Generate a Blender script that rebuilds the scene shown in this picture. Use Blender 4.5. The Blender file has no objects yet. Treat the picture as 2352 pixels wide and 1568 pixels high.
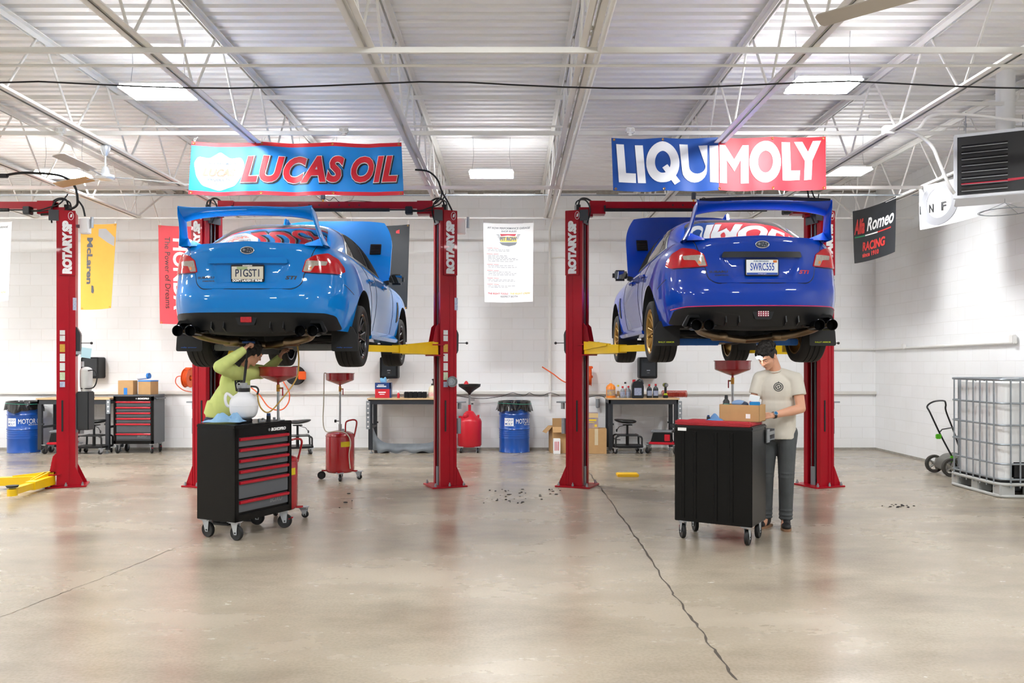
import bpy, bmesh, math, random
from math import sin, cos, pi, radians as R, sqrt, atan2, exp
from mathutils import Vector as V, Matrix as M
random.seed(7)
SC = bpy.context.scene
COL = SC.collection

# ---------------------------------------------------------------- camera, world, exposure
EYE, F, HOR = 1.59, 1880.0, 835.0
cam_d = bpy.data.cameras.new('camera')
cam = bpy.data.objects.new('camera', cam_d); COL.objects.link(cam)
cam.location = (0, 0, EYE); cam.rotation_euler = (pi/2, 0, 0)
cam_d.sensor_width = 36; cam_d.lens = F/2352*36
cam_d.shift_y = (HOR-784)/2352
cam_d.clip_start = .05; cam_d.clip_end = 200
SC.camera = cam
w = bpy.data.worlds.new('world'); SC.world = w; w.use_nodes = True
w.node_tree.nodes['Background'].inputs[0].default_value = (.9, .95, 1.0, 1)
w.node_tree.nodes['Background'].inputs[1].default_value = .25
vs = SC.view_settings
SC.display_settings.display_device = 'sRGB'
vs.view_transform = 'Standard'; vs.look = 'None'; vs.gamma = 1; vs.use_curve_mapping = False
vs.exposure = 0.71
PANEL_POWER = 102.0          # brightness of the ceiling light diffusers

def at(px, py, d):
    return V(((px-1176)/F*d, d, EYE+(HOR-py)/F*d))

# ---------------------------------------------------------------- materials
def lin(c):
    if isinstance(c, str):
        c = tuple(int(c[i:i+2], 16)/255 for i in (0, 2, 4))
    return tuple((x/12.92 if x <= .04045 else ((x+.055)/1.055)**2.4) for x in c)
MATS = {}
def mat(name, c, rough=.5, metal=0, coat=0, var=.06, vs_=6, emit=0, bump=0, bs=40, trans=0, alpha=1, spec=.5, c2=None, ior=1.5, sheen=0):
    if name in MATS: return MATS[name]
    m = bpy.data.materials.new(name); m.use_nodes = True
    nt = m.node_tree; b = nt.nodes['Principled BSDF']
    col = lin(c)
    b.inputs['Roughness'].default_value = rough
    b.inputs['Metallic'].default_value = metal
    b.inputs['Coat Weight'].default_value = coat
    b.inputs['Coat Roughness'].default_value = .03
    b.inputs['Specular IOR Level'].default_value = spec
    b.inputs['IOR'].default_value = ior
    if trans: b.inputs['Transmission Weight'].default_value = trans
    if alpha < 1: b.inputs['Alpha'].default_value = alpha
    b.inputs['Base Color'].default_value = (*col, 1)
    if var or c2:
        tc = nt.nodes.new('ShaderNodeTexCoord'); n = nt.nodes.new('ShaderNodeTexNoise')
        n.inputs['Scale'].default_value = vs_; n.inputs['Detail'].default_value = 4
        nt.links.new(tc.outputs['Object'], n.inputs['Vector'])
        mx = nt.nodes.new('ShaderNodeMix'); mx.data_type = 'RGBA'
        d = lin(c2) if c2 else tuple(x*(1-2.2*var) for x in col)
        mx.inputs[6].default_value = (*col, 1); mx.inputs[7].default_value = (*d, 1)
        nt.links.new(n.outputs['Fac'], mx.inputs[0]); nt.links.new(mx.outputs[2], b.inputs['Base Color'])
    if bump:
        tc = nt.nodes.new('ShaderNodeTexCoord'); n2 = nt.nodes.new('ShaderNodeTexNoise'); n2.inputs['Scale'].default_value = bs
        n2.inputs['Detail'].default_value = 3
        nt.links.new(tc.outputs['Object'], n2.inputs['Vector'])
        bp = nt.nodes.new('ShaderNodeBump'); bp.inputs['Strength'].default_value = bump; bp.inputs['Distance'].default_value = .01
        nt.links.new(n2.outputs['Fac'], bp.inputs['Height']); nt.links.new(bp.outputs['Normal'], b.inputs['Normal'])
    if emit:
        b.inputs['Emission Color'].default_value = (*col, 1); b.inputs['Emission Strength'].default_value = emit
    MATS[name] = m
    return m

black = mat('black_powdercoat', '0d0e0f', .35, var=.05, coat=.1, spec=.35)
rubber = mat('rubber_black', '111112', .62, var=.1, vs_=30)
blkpl = mat('black_plastic', '111214', .42, var=.06, spec=.35)
steel = mat('bright_steel', 'b9bcc0', .28, metal=1, var=.08, vs_=20)
galv = mat('galvanised_steel', 'a9b0b6', .42, metal=.8, var=.12, vs_=25)
chrome = mat('chrome', 'e4e6e8', .08, metal=1, var=0)
white = mat('white_print', 'f2f2f0', .5, var=.02)
whitepaint = mat('white_painted_steel', 'eceae5', .45, var=.05, vs_=3)
ink = mat('black_ink', '141416', .45, var=.04)
redlift = mat('red_powdercoat', 'a8041c', .36, var=.08, coat=.08, vs_=5, spec=.25)
redpl = mat('red_enamel', 'b30a16', .28, var=.08, coat=.3)
yellow = mat('yellow_powdercoat', 'f2c60a', .38, var=.1, coat=.2)
card = mat('brown_cardboard', 'c39a68', .8, var=.1, vs_=9)
bluerag = mat('blue_paper_towel', '8fb9dc', .85, var=.1, bump=.4, bs=30)
orange = mat('orange_plastic', 'f0601c', .35, var=.08)
wood = mat('maple_worktop', 'd9b98c', .5, var=.12, vs_=4)

# ---------------------------------------------------------------- mesh builder
class MB:
    def __init__(s, T=None):
        s.bm = bmesh.new(); s.T = T or M.Identity(4); s.m = 0
    def v(s, p): return s.bm.verts.new(s.T @ V(p))
    def f(s, vs):
        try:
            f = s.bm.faces.new(vs); f.material_index = s.m; return f
        except ValueError: return None
    def box(s, c, d, rot=None, bev=0, seg=2):
        r = bmesh.ops.create_cube(s.bm, size=1)
        mt = M.Translation(c) @ (rot.to_4x4() if rot else M.Identity(4)) @ M.Diagonal((d[0], d[1], d[2], 1))
        bmesh.ops.transform(s.bm, matrix=s.T @ mt, verts=r['verts'])
        fs = set(f for v in r['verts'] for f in v.link_faces)
        for f in fs: f.material_index = s.m
        if bev:
            es = list(set(e for v in r['verts'] for e in v.link_edges))
            rb = bmesh.ops.bevel(s.bm, geom=es, offset=bev, segments=seg, affect='EDGES', clamp_overlap=True)
            for f in rb['faces']: f.material_index = s.m
        return s
    def bb(s, a, b, bev=0):
        return s.box([(a[i]+b[i])/2 for i in range(3)], [abs(b[i]-a[i]) for i in range(3)], bev=bev)
    def ring(s, c, x, y, r, seg):
        return [s.v(c+x*(r*cos(2*pi*i/seg))+y*(r*sin(2*pi*i/seg))) for i in range(seg)]
    def cyl(s, p0, p1, r0, r1=None, seg=16, caps=True):
        p0, p1 = V(p0), V(p1); r1 = r0 if r1 is None else r1
        d = (p1-p0).normalized(); a = V((0, 0, 1)) if abs(d.z) < .9 else V((1, 0, 0))
        x = d.cross(a).normalized(); y = d.cross(x)
        A, B = s.ring(p0, x, y, r0, seg), s.ring(p1, x, y, r1, seg)
        for i in range(seg):
            j = (i+1) % seg; s.f([A[j], A[i], B[i], B[j]])
        if caps: s.f(A); s.f(B[::-1])
        return s
    def tube(s, pts, r, seg=8, closed=False, flat=1.0, caps=True):
        P = [V(p) for p in pts]; n = len(P); rr = r if isinstance(r, (list, tuple)) else [r]*n
        rings = []; prev = None
        for i in range(n):
            a = P[(i-1) % n] if (i or closed) else P[0]; b = P[(i+1) % n] if (i < n-1 or closed) else P[-1]
            d = (b-a).normalized() if (b-a).length > 1e-9 else V((0, 0, 1))
            if prev is None:
                up = V((0, 0, 1)) if abs(d.z) < .9 else V((1, 0, 0)); x = d.cross(up).normalized()
            else:
                x = (prev - d*prev.dot(d)).normalized()
            prev = x; y = d.cross(x)
            rings.append([s.v(P[i]+x*(rr[i]*cos(2*pi*k/seg))+y*(rr[i]*flat*sin(2*pi*k/seg))) for k in range(seg)])
        for i in range(n if closed else n-1):
            A, B = rings[i], rings[(i+1) % n]
            for k in range(seg):
                j = (k+1) % seg; s.f([A[k], A[j], B[j], B[k]])
        if not closed and caps: s.f(rings[0][::-1]); s.f(rings[-1])
        return s
    def lathe(s, prof, c=(0, 0, 0), seg=24, axis='z', a0=0, a1=2*pi):
        c = V(c); full = abs(a1-a0-2*pi) < 1e-6; n = seg if full else seg+1
        def pt(r, z, a):
            if axis == 'z': return c+V((r*cos(a), r*sin(a), z))
            if axis == 'x': return c+V((z, r*cos(a), r*sin(a)))
            return c+V((r*cos(a), z, r*sin(a)))
        rows = []
        for r, z in prof:
            if r < 1e-6: rows.append([s.v(pt(0, z, 0))]*n)
            else: rows.append([s.v(pt(r, z, a0+(a1-a0)*k/seg)) for k in range(n)])
        for i in range(len(rows)-1):
            A, B = rows[i], rows[i+1]
            for k in range(seg):
                j = (k+1) % n; q = []
                for u in (A[k], A[j], B[j], B[k]):
                    if u not in q: q.append(u)
                if len(q) > 2: s.f(q)
        return s
    def ell(s, c, r, rot=None, seg=20, rings=12):
        rt = bmesh.ops.create_uvsphere(s.bm, u_segments=seg, v_segments=rings, radius=1)
        if not isinstance(r, (tuple, list)): r = (r, r, r)
        mt = M.Translation(c) @ (rot.to_4x4() if rot else M.Identity(4)) @ M.Diagonal((*r, 1))
        bmesh.ops.transform(s.bm, matrix=s.T @ mt, verts=rt['verts'])
        for f in set(f for v in rt['verts'] for f in v.link_faces): f.material_index = s.m
        return s
    def cap(s, p0, r0, p1, r1, seg=14):
        s.cyl(p0, p1, r0, r1, seg); s.ell(p0, r0, seg=seg, rings=8); s.ell(p1, r1, seg=seg, rings=8); return s
    def prism(s, poly, a, b, plane='xz', bev=0):
        """polygon in a plane, extruded between a and b along the missing axis"""
        def pt(p, t):
            return {'xz': (p[0], t, p[1]), 'xy': (p[0], p[1], t), 'yz': (t, p[0], p[1])}[plane]
        A = [s.v(pt(p, a)) for p in poly]; B = [s.v(pt(p, b)) for p in poly]
        n = len(poly); f0 = s.f(A); f1 = s.f(B[::-1]); fs = [f0, f1]
        for i in range(n):
            j = (i+1) % n; fs.append(s.f([A[j], A[i], B[i], B[j]]))
        if bev:
            es = list(set(e for f in fs if f for e in f.edges))
            rb = bmesh.ops.bevel(s.bm, geom=es, offset=bev, segments=2, affect='EDGES', clamp_overlap=True)
            for f in rb['faces']: f.material_index = s.m
        return s
    def grid(s, fn, nu, nv, cu=False, cv=False):
        U = nu if cu else nu+1; W = nv if cv else nv+1
        g = [[s.v(fn(i/nu, j/nv)) for j in range(W)] for i in range(U)]
        for i in range(nu):
            for j in range(nv):
                s.f([g[i][j], g[(i+1) % U][j], g[(i+1) % U][(j+1) % W], g[i][(j+1) % W]])
        return s
    def build(s, name, mats, parent=None, smooth=40, recalc=True, weld=0, loc=None):
        if weld: bmesh.ops.remove_doubles(s.bm, verts=s.bm.verts, dist=weld)
        if recalc: bmesh.ops.recalc_face_normals(s.bm, faces=s.bm.faces)
        me = bpy.data.meshes.new(name); s.bm.to_mesh(me); s.bm.free()
        if smooth:
            me.polygons.foreach_set('use_smooth', [True]*len(me.polygons)); me.set_sharp_from_angle(angle=R(smooth))
        return link(name, me, mats, parent, loc)

def link(name, me, mats, parent=None, loc=None):
    o = bpy.data.objects.new(name, me); COL.objects.link(o)
    for m in (mats if isinstance(mats, (list, tuple)) else [mats]): me.materials.append(m)
    if parent is not None: o.parent = parent
    if loc is not None: o.location = loc
    return o

def tag(o, label=None, cat=None, group=None, kind=None):
    if label: o['label'] = label
    if cat: o['category'] = cat
    if group: o['group'] = group
    if kind: o['kind'] = kind
    return o
def thing(name, loc, label, cat, rz=0, group=None):
    o = bpy.data.objects.new(name, None); COL.objects.link(o)
    o.location = loc; o.rotation_euler = (0, 0, rz); o.empty_display_size = .1
    return tag(o, label, cat, group)
def kids(o): return [c for c in bpy.data.objects if c.parent == o]
def copy_tree(o, loc=None, rz=None, label=None, parent=None):
    c = o.copy(); COL.objects.link(c)
    if parent is not None:
        c.parent = parent; c.matrix_parent_inverse = o.matrix_parent_inverse
    for k in kids(o): copy_tree(k, parent=c)
    if loc is not None: c.location = loc
    if rz is not None: c.rotation_euler = (0, 0, rz)
    if label: c['label'] = label
    return c

def text_mesh(txt, size, depth=.002, bold=0, shear=0, align='CENTER', sx=1.0, space=1.0, cut=0):
    cu = bpy.data.curves.new('t', 'FONT'); cu.body = txt; cu.size = size; cu.extrude = depth/2; cu.offset = bold
    cu.shear = shear; cu.align_x = align; cu.align_y = 'CENTER'; cu.space_character = space; cu.resolution_u = 4
    ob = bpy.data.objects.new('t', cu); COL.objects.link(ob)
    me = bpy.data.meshes.new_from_object(ob.evaluated_get(bpy.context.evaluated_depsgraph_get()))
    bpy.data.objects.remove(ob); bpy.data.curves.remove(cu)
    if sx != 1.0: me.transform(M.Diagonal((sx, 1, 1, 1)))
    me.materials.clear()
    return me
def text(txt, size, m, parent, loc, rot=(pi/2, 0, 0), name='lettering', fit=None, **k):
    """fit=(width,height): scale to exactly that box"""
    me = text_mesh(txt, size, **k)
    if fit and len(me.vertices):
        xs = [v.co.x for v in me.vertices]; ys = [v.co.y for v in me.vertices]
        w_, h_ = max(xs)-min(xs), max(ys)-min(ys); cx, cy = (max(xs)+min(xs))/2, (max(ys)+min(ys))/2
        me.transform(M.Diagonal((fit[0]/w_ if fit[0] else 1, fit[1]/h_ if fit[1] else 1, 1, 1)) @ M.Translation((-cx, -cy, 0)))
    o = link(name, me, m, parent, loc); o.rotation_euler = rot
    return o
def multi_text(lines, m, parent, name='lettering', base=M.Identity(4), **k):
    """several text lines as one mesh: (txt, size, x, y[, opts])"""
    bm = bmesh.new()
    for ln in lines:
        o = dict(k); o.update(ln[4] if len(ln) > 4 else {})
        me = text_mesh(ln[0], ln[1], **o); me.transform(base @ M.Translation((ln[2], ln[3], 0))); bm.from_mesh(me); bpy.data.meshes.remove(me)
    me = bpy.data.meshes.new(name); bm.to_mesh(me); bm.free()
    return link(name, me, m, parent)

def rpoly(pts, r, seg=5):
    """round the corners of a polygon; r a number or list"""
    out = []; n = len(pts)
    for i in range(n):
        p = V(pts[i]); a = V(pts[i-1]); b = V(pts[(i+1) % n]); rr = r[i] if isinstance(r, (list, tuple)) else r
        if rr <= 0: out.append(tuple(p)); continue
        da, db = (a-p), (b-p); t = min(rr, da.length*.45, db.length*.45)
        p0 = p+da.normalized()*t; p1 = p+db.normalized()*t
        for k in range(seg+1):
            u = k/seg; q = p0*((1-u)**2)+p*(2*u*(1-u))+p1*(u*u); out.append((q.x, q.y))
    return out
def patch(mb, poly, fn, off=.004, depth=.012, h=.03, out=V((0, -1, 0)), offn=None):
    """a polygon in surface coordinates (u,w) laid on the surface fn(u,w), raised by off, with a skirt going in by depth"""
    bm = bmesh.new(); f = bm.faces.new([bm.verts.new((p[0], p[1], 0)) for p in poly])
    bmesh.ops.triangulate(bm, faces=[f])
    for ax in (0, 1):
        lo = min(p[ax] for p in poly); hi = max(p[ax] for p in poly); k = int((hi-lo)/h)
        for i in range(1, k+1):
            c = [0, 0, 0]; c[ax] = lo+(hi-lo)*i/(k+1); nn = [0, 0, 0]; nn[ax] = 1
            bmesh.ops.bisect_plane(bm, geom=bm.verts[:]+bm.edges[:]+bm.faces[:], plane_co=c, plane_no=nn)
    bm.verts.index_update(); top, low = {}, {}
    bnd = set(v for e in bm.edges if e.is_boundary for v in e.verts)
    for v in bm.verts:
        u, w_ = v.co.x, v.co.y; p = V(fn(u, w_)); e = .004
        n = (V(fn(u+e, w_))-V(fn(u-e, w_))).cross(V(fn(u, w_+e))-V(fn(u, w_-e)))
        n = n.normalized() if n.length > 1e-12 else out
        if n.dot(out) < 0: n = -n
        o = off+(offn(u, w_) if offn else 0)
        top[v] = mb.v(p+n*o)
        if v in bnd: low[v] = mb.v(p+n*(off-depth))
    for f in bm.faces: mb.f([top[v] for v in f.verts])
    for e in bm.edges:
        if e.is_boundary: a, b = e.verts; mb.f([top[a], top[b], low[b], low[a]])
    bm.free(); return mb
def lerp(a, b, t): return a+(b-a)*t
def itp(tab, x):
    if x <= tab[0][0]: return tab[0][1]
    for (x0, y0), (x1, y1) in zip(tab, tab[1:]):
        if x <= x1:
            t = (x-x0)/(x1-x0); return y0+(y1-y0)*t
    return tab[-1][1]
def sitp(tab, x):
    """smooth (Catmull-Rom / monotone-ish) interpolation"""
    n = len(tab)
    if x <= tab[0][0]: return tab[0][1]
    if x >= tab[-1][0]: return tab[-1][1]
    for i in range(n-1):
        x0, y0 = tab[i]; x1, y1 = tab[i+1]
        if x <= x1:
            t = (x-x0)/(x1-x0); h = x1-x0
            m0 = (y1-tab[i-1][1])/(x1-tab[i-1][0]) if i else (y1-y0)/h
            m1 = (tab[i+2][1]-y0)/(tab[i+2][0]-x0) if i < n-2 else (y1-y0)/h
            return (2*t**3-3*t*t+1)*y0+(t**3-2*t*t+t)*h*m0+(-2*t**3+3*t*t)*y1+(t**3-t*t)*h*m1
def curve(pts, n=8, closed=False):
    """Catmull-Rom through points"""
    P = [V(p) for p in pts]; N = len(P); out = []
    for i in range(N if closed else N-1):
        p0 = P[(i-1) % N] if (closed or i) else P[0]; p1 = P[i]; p2 = P[(i+1) % N]; p3 = P[(i+2) % N] if (closed or i < N-2) else P[-1]
        for k in range(n):
            t = k/n
            out.append(.5*((2*p1)+(p2-p0)*t+(2*p0-5*p1+4*p2-p3)*t*t+(3*p1-p0-3*p2+p3)*t**3))
    if not closed: out.append(P[-1])
    return out
def remesh(o, vox, smooth=4, fac=.5):
    md = o.modifiers.new('r', 'REMESH'); md.mode = 'VOXEL'; md.voxel_size = vox; md.use_smooth_shade = True
    if smooth:
        s_ = o.modifiers.new('s', 'SMOOTH'); s_.iterations = smooth; s_.factor = fac
    dg = bpy.context.evaluated_depsgraph_get(); dg.update()
    me = bpy.data.meshes.new_from_object(o.evaluated_get(dg)); old = o.data; ms = list(old.materials)
    o.modifiers.clear(); o.data = me; me.materials.clear()
    for m in ms: me.materials.append(m)
    bpy.data.meshes.remove(old)
    me.polygons.foreach_set('use_smooth', [True]*len(me.polygons))
    me.polygons.foreach_set('material_index', [0]*len(me.polygons))
    return o
# ================================================================ the room
YB, XR, ZC, XL, YF = 15.2, 6.75, 4.80, -13.0, -4.0
def node_mat(name):
    m = bpy.data.materials.new(name); m.use_nodes = True
    return m, m.node_tree, m.node_tree.nodes['Principled BSDF']
def block_wall(name, axis):
    m, nt, b = node_mat(name); N = nt.nodes.new; L = nt.links.new
    tc = N('ShaderNodeTexCoord'); sp = N('ShaderNodeSeparateXYZ'); cb = N('ShaderNodeCombineXYZ')
    L(tc.outputs['Object'], sp.inputs[0]); L(sp.outputs[axis], cb.inputs[0]); L(sp.outputs[2], cb.inputs[1])
    br = N('ShaderNodeTexBrick'); br.inputs['Scale'].default_value = 1; br.inputs['Brick Width'].default_value = .4064; br.inputs['Row Height'].default_value = .2032
    br.inputs['Mortar Size'].default_value = .006; br.inputs['Mortar Smooth'].default_value = .6; br.offset = .5
    br.inputs['Color1'].default_value = (*lin('f1f1f1'), 1); br.inputs['Color2'].default_value = (*lin('eeeeed'), 1); br.inputs['Mortar'].default_value = (*lin('e7e6e4'), 1)
    L(cb.outputs[0], br.inputs['Vector'])
    n = N('ShaderNodeTexNoise'); n.inputs['Scale'].default_value = 1.2; n.inputs['Detail'].default_value = 6
    L(tc.outputs['Object'], n.inputs['Vector'])
    mx = N('ShaderNodeMix'); mx.data_type = 'RGBA'; mx.blend_type = 'MULTIPLY'; mx.inputs[7].default_value = (.95, .94, .93, 1)
    rp = N('ShaderNodeMapRange'); rp.inputs[1].default_value = .5; rp.inputs[2].default_value = .75
    L(n.outputs['Fac'], rp.inputs[0]); L(rp.outputs[0], mx.inputs[0]); L(br.outputs['Color'], mx.inputs[6]); L(mx.outputs[2], b.inputs['Base Color'])
    n2 = N('ShaderNodeTexNoise'); n2.inputs['Scale'].default_value = 60; L(tc.outputs['Object'], n2.inputs['Vector'])
    ad = N('ShaderNodeMath'); ad.operation = 'MULTIPLY_ADD'; ad.inputs[1].default_value = .12
    inv = N('ShaderNodeMath'); inv.operation = 'SUBTRACT'; inv.inputs[0].default_value = 1; L(br.outputs['Fac'], inv.inputs[1])
    L(n2.outputs['Fac'], ad.inputs[0]); L(inv.outputs[0], ad.inputs[2])
    bp = N('ShaderNodeBump'); bp.inputs['Strength'].default_value = .28; bp.inputs['Distance'].default_value = .006
    L(ad.outputs[0], bp.inputs['Height']); L(bp.outputs['Normal'], b.inputs['Normal']); b.inputs['Roughness'].default_value = .5
    return m
wallm = block_wall('painted_block_back', 0); wallm2 = block_wall('painted_block_side', 1)
def concrete():
    m, nt, b = node_mat('polished_concrete'); N = nt.nodes.new; L = nt.links.new
    tc = N('ShaderNodeTexCoord')
    mp = N('ShaderNodeMapping'); mp.inputs['Scale'].default_value = (.55, 1.0, 1); L(tc.outputs['Object'], mp.inputs[0])
    n = N('ShaderNodeTexNoise'); n.inputs['Scale'].default_value = 1.1; n.inputs['Detail'].default_value = 9; n.inputs['Roughness'].default_value = .62; L(mp.outputs[0], n.inputs['Vector'])
    cr = N('ShaderNodeValToRGB'); e = cr.color_ramp.elements
    e[0].position = .22; e[0].color = (*lin('84796b'), 1); e[1].position = .8; e[1].color = (*lin('b6ac9b'), 1)
    k = e.new(.5); k.color = (*lin('a29786'), 1)
    L(n.outputs['Fac'], cr.inputs[0])
    n2 = N('ShaderNodeTexNoise'); n2.inputs['Scale'].default_value = .45; n2.inputs['Detail'].default_value = 5; L(tc.outputs['Object'], n2.inputs['Vector'])
    cr2 = N('ShaderNodeValToRGB'); cr2.color_ramp.elements[0].position = .3; cr2.color_ramp.elements[0].color = (.80, .77, .74, 1); cr2.color_ramp.elements[1].position = .62; cr2.color_ramp.elements[1].color = (1, 1, 1, 1)
    L(n2.outputs['Fac'], cr2.inputs[0])
    mx = N('ShaderNodeMix'); mx.data_type = 'RGBA'; mx.blend_type = 'MULTIPLY'; mx.inputs[0].default_value = .8
    L(cr.outputs[0], mx.inputs[6]); L(cr2.outputs[0], mx.inputs[7])
    n3 = N('ShaderNodeTexNoise'); n3.inputs['Scale'].default_value = 55; n3.inputs['Detail'].default_value = 3; L(tc.outputs['Object'], n3.inputs['Vector'])
    cr3 = N('ShaderNodeValToRGB'); cr3.color_ramp.elements[0].position = .35; cr3.color_ramp.elements[0].color = (.9, .89, .87, 1); cr3.color_ramp.elements[1].position = .6
    L(n3.outputs['Fac'], cr3.inputs[0])
    mx2 = N('ShaderNodeMix'); mx2.data_type = 'RGBA'; mx2.blend_type = 'MULTIPLY'; mx2.inputs[0].default_value = 1
    L(mx.outputs[2], mx2.inputs[6]); L(cr3.outputs[0], mx2.inputs[7]); L(mx2.outputs[2], b.inputs['Base Color'])
    mr = N('ShaderNodeMapRange'); mr.inputs[1].default_value = .3; mr.inputs[2].default_value = .7; mr.inputs[3].default_value = .16; mr.inputs[4].default_value = .34
    L(n.outputs['Fac'], mr.inputs[0]); L(mr.outputs[0], b.inputs['Roughness']); b.inputs['Specular IOR Level'].default_value = .5
    bp = N('ShaderNodeBump'); bp.inputs['Strength'].default_value = .06; bp.inputs['Distance'].default_value = .01
    L(n3.outputs['Fac'], bp.inputs['Height']); L(bp.outputs['Normal'], b.inputs['Normal'])
    return m
def struct(o): o['kind'] = 'structure'; return o
struct(MB().bb((XL, YF, -.2), (XR+.2, YB+.2, 0)).build('floor', concrete(), smooth=0))
struct(MB().bb((XL-.2, YB, 0), (XR+.2, YB+.2, ZC+.15)).build('wall_back', wallm, smooth=0))
struct(MB().bb((XR, YF, 0), (XR+.2, YB, ZC+.15)).build('wall_right', wallm2, smooth=0))
struct(MB().bb((XL-.2, YF, 0), (XL, YB, ZC+.15)).build('wall_left', wallm2, smooth=0))
# corrugated roof deck
deckm = mat('white_deck_paint', 'f4f3f1', .5, var=.03, vs_=2)
mb = MB(); y = YF; prof = []
while y < YB:
    prof += [(y, 0), (y+.085, 0), (y+.105, .04), (y+.145, .04), (y+.165, 0)]; y += .165
vs0 = [mb.v((XL, a, ZC+b)) for a, b in prof]; vs1 = [mb.v((XR, a, ZC+b)) for a, b in prof]
for i in range(len(prof)-1): mb.f([vs0[i], vs0[i+1], vs1[i+1], vs1[i]])
mb.bb((XL, YF, ZC+.06), (XR, YB, ZC+.12))
struct(mb.build('ceiling', deckm, smooth=0))
# ragged top course of the back wall and the ledge that runs round the room
ledge = mat('painted_ledge', 'e2dfd9', .5, var=.05)
struct(MB().bb((XL, YB-.06, 1.02), (XR, YB, 1.08), bev=.008).build('trim_1', ledge, smooth=0))
mort = mat('rough_mortar', 'b9b3a8', .9, var=.25, vs_=14, bump=.8, bs=25)
mb = MB(); x = XL
while x < XR:
    L_ = random.uniform(.25, .7); mb.bb((x, YB-random.uniform(.01, .05), ZC-random.uniform(.03, .07)), (min(x+L_, XR), YB+.01, ZC+.02), bev=.01); x += L_
struct(mb.build('trim_2', mort, smooth=0))
struct(MB().bb((XL, YB-.012, 0), (XR, YB, .035)).build('baseboard_back', mort, smooth=0))
struct(MB().bb((XR-.012, YF, 0), (XR, YB-.013, .035)).build('baseboard_right', mort, smooth=0))

# ---------------------------------------------------------------- steel joists
JX = [-9.73+1.72*k for k in range(10)]          # -9.73 ... 5.75
ZB, ZT, DJ = 4.04, 4.76, 13.75
def make_joist():
    j = thing('roof_joist', (0, 0, 0), 'x', 'joist')
    for nm, z0, z1, y1, nz in (('bottom_chord', ZB, ZB+.05, DJ+.1, 0), ('top_chord', ZT-.06, ZT, YB, 1)):
        mb = MB()
        for sx in (-1, 1):
            mb.bb((sx*.012, YF, z0), (sx*.065, y1, z0+.008)) if not nz else mb.bb((sx*.012, YF, z1-.008), (sx*.065, y1, z1))
            mb.bb((sx*.012, YF, z0), (sx*.02, y1, z1))
        mb.build(nm, whitepaint, j, smooth=0)
    mb = MB(); y = -3.6; st = 1.22
    while y < DJ-.2:
        mb.cyl((0, y, ZB+.03), (0, y+.5, ZT-.03), .0125, seg=8); mb.cyl((0, y+.62, ZT-.03), (0, y+st-.08, ZB+.03), .0125, seg=8); y += st
    mb.cyl((0, DJ, ZB+.03), (0, YB-.25, ZT-.03), .016, seg=8); mb.cyl((0, DJ-.05, ZB+.03), (0, DJ-.15, ZT-.03), .0125, seg=8)
    mb.build('web', whitepaint, j)
    return j
j0 = make_joist()
JL = ['white steel bar joist farthest out over the empty bay, past the ceiling fan', 'white steel bar joist between the ceiling fan and the picture edge', 'white steel bar joist carrying the ceiling fan', 'white steel bar joist beside the panel light over the light blue car',
      'white steel bar joist ending by the red lift post, next to the blue banner end', 'white steel bar joist with a conduit pipe clipped along its underside', 'white steel bar joist crossing over the blue half of the two-tone banner',
      'white steel bar joist meeting the junction box with the drooping white hose', 'white steel bar joist passing above the black heater', 'white steel bar joist closest to the side wall']
for k, x in enumerate(JX):
    o = j0 if k == 0 else copy_tree(j0)
    o.location = (x, 0, 0); o['label'] = JL[k]; o['group'] = 'roof joists'
# bridging bars across the joists
def bar(name, p0, p1, r, label, cat='bar', m=whitepaint, group=None, sq=False):
    mb = MB()
    if sq:
        p0, p1 = V(p0), V(p1); mb.box((p0+p1)/2, ((p1-p0).length, r*1.2, r*2))
    else: mb.cyl(p0, p1, r, seg=10)
    return tag(mb.build(name, m, smooth=30), label, cat, group)
G = 'bridging bars across the joists'
BARY, BARZ = 9.2, EYE+(HOR-306)/F*9.2
for yy, zz, lb in ((6.35, ZB-.02, 'white flat bridging bar nearest, first above everything'), (BARY, BARZ, 'thick white bridging bar with outlet boxes just above the banners'), (9.45, ZT-.1, 'thin white bridging bar up against the roof deck'),
                   (11.3, ZB-.02, 'white bridging bar passing behind the middle panel light'), (13.75, ZB-.005, 'white bridging bar the wall flags hang from')):
    bar('bridging_bar', (XL, yy, zz), (XR, yy, zz), .022 if yy < 13 else .013, lb, group=G, sq=True)
bar('conduit', (XL, 6.62, ZB-.04), (XR, 6.62, ZB-.04), .012, 'thin white conduit pipe crossing between the nearest bar and the black cable', 'conduit')
bar('conduit', (XL, 9.14, BARZ+.06), (XR, 9.14, BARZ+.06), .011, 'white conduit linking the outlet boxes above the banners', 'conduit')
bar('sprinkler_pipe', (XL, 12.0, ZB+.02), (XR, 12.0, ZB+.02), .012, 'thin grey rod crossing level with the middle panel light', 'pipe', galv)
for px, d, lb in ((140, 9.1, 'white outlet box above the ceiling fan'), (790, 9.1, 'white outlet box above the blue banner lettering'), (1447, 9.1, 'white outlet box above the dark blue banner end')):
    p = at(px, 300, d); o = thing('outlet_box', p, lb, 'outlet', group='outlet boxes on the conduit')
    MB().box((0, 0, 0), (.1, .07, .06), bev=.012).build('housing', white, o)
    mb = MB()
    for sx in (-.025, .025): mb.cyl((sx, -.036, 0), (sx, -.04, 0), .017)
    mb.build('receptacle', ledge, o); MB().box((0, 0, -.045), (.04, .04, .03), bev=.006).build('clamp', white, o)
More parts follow.
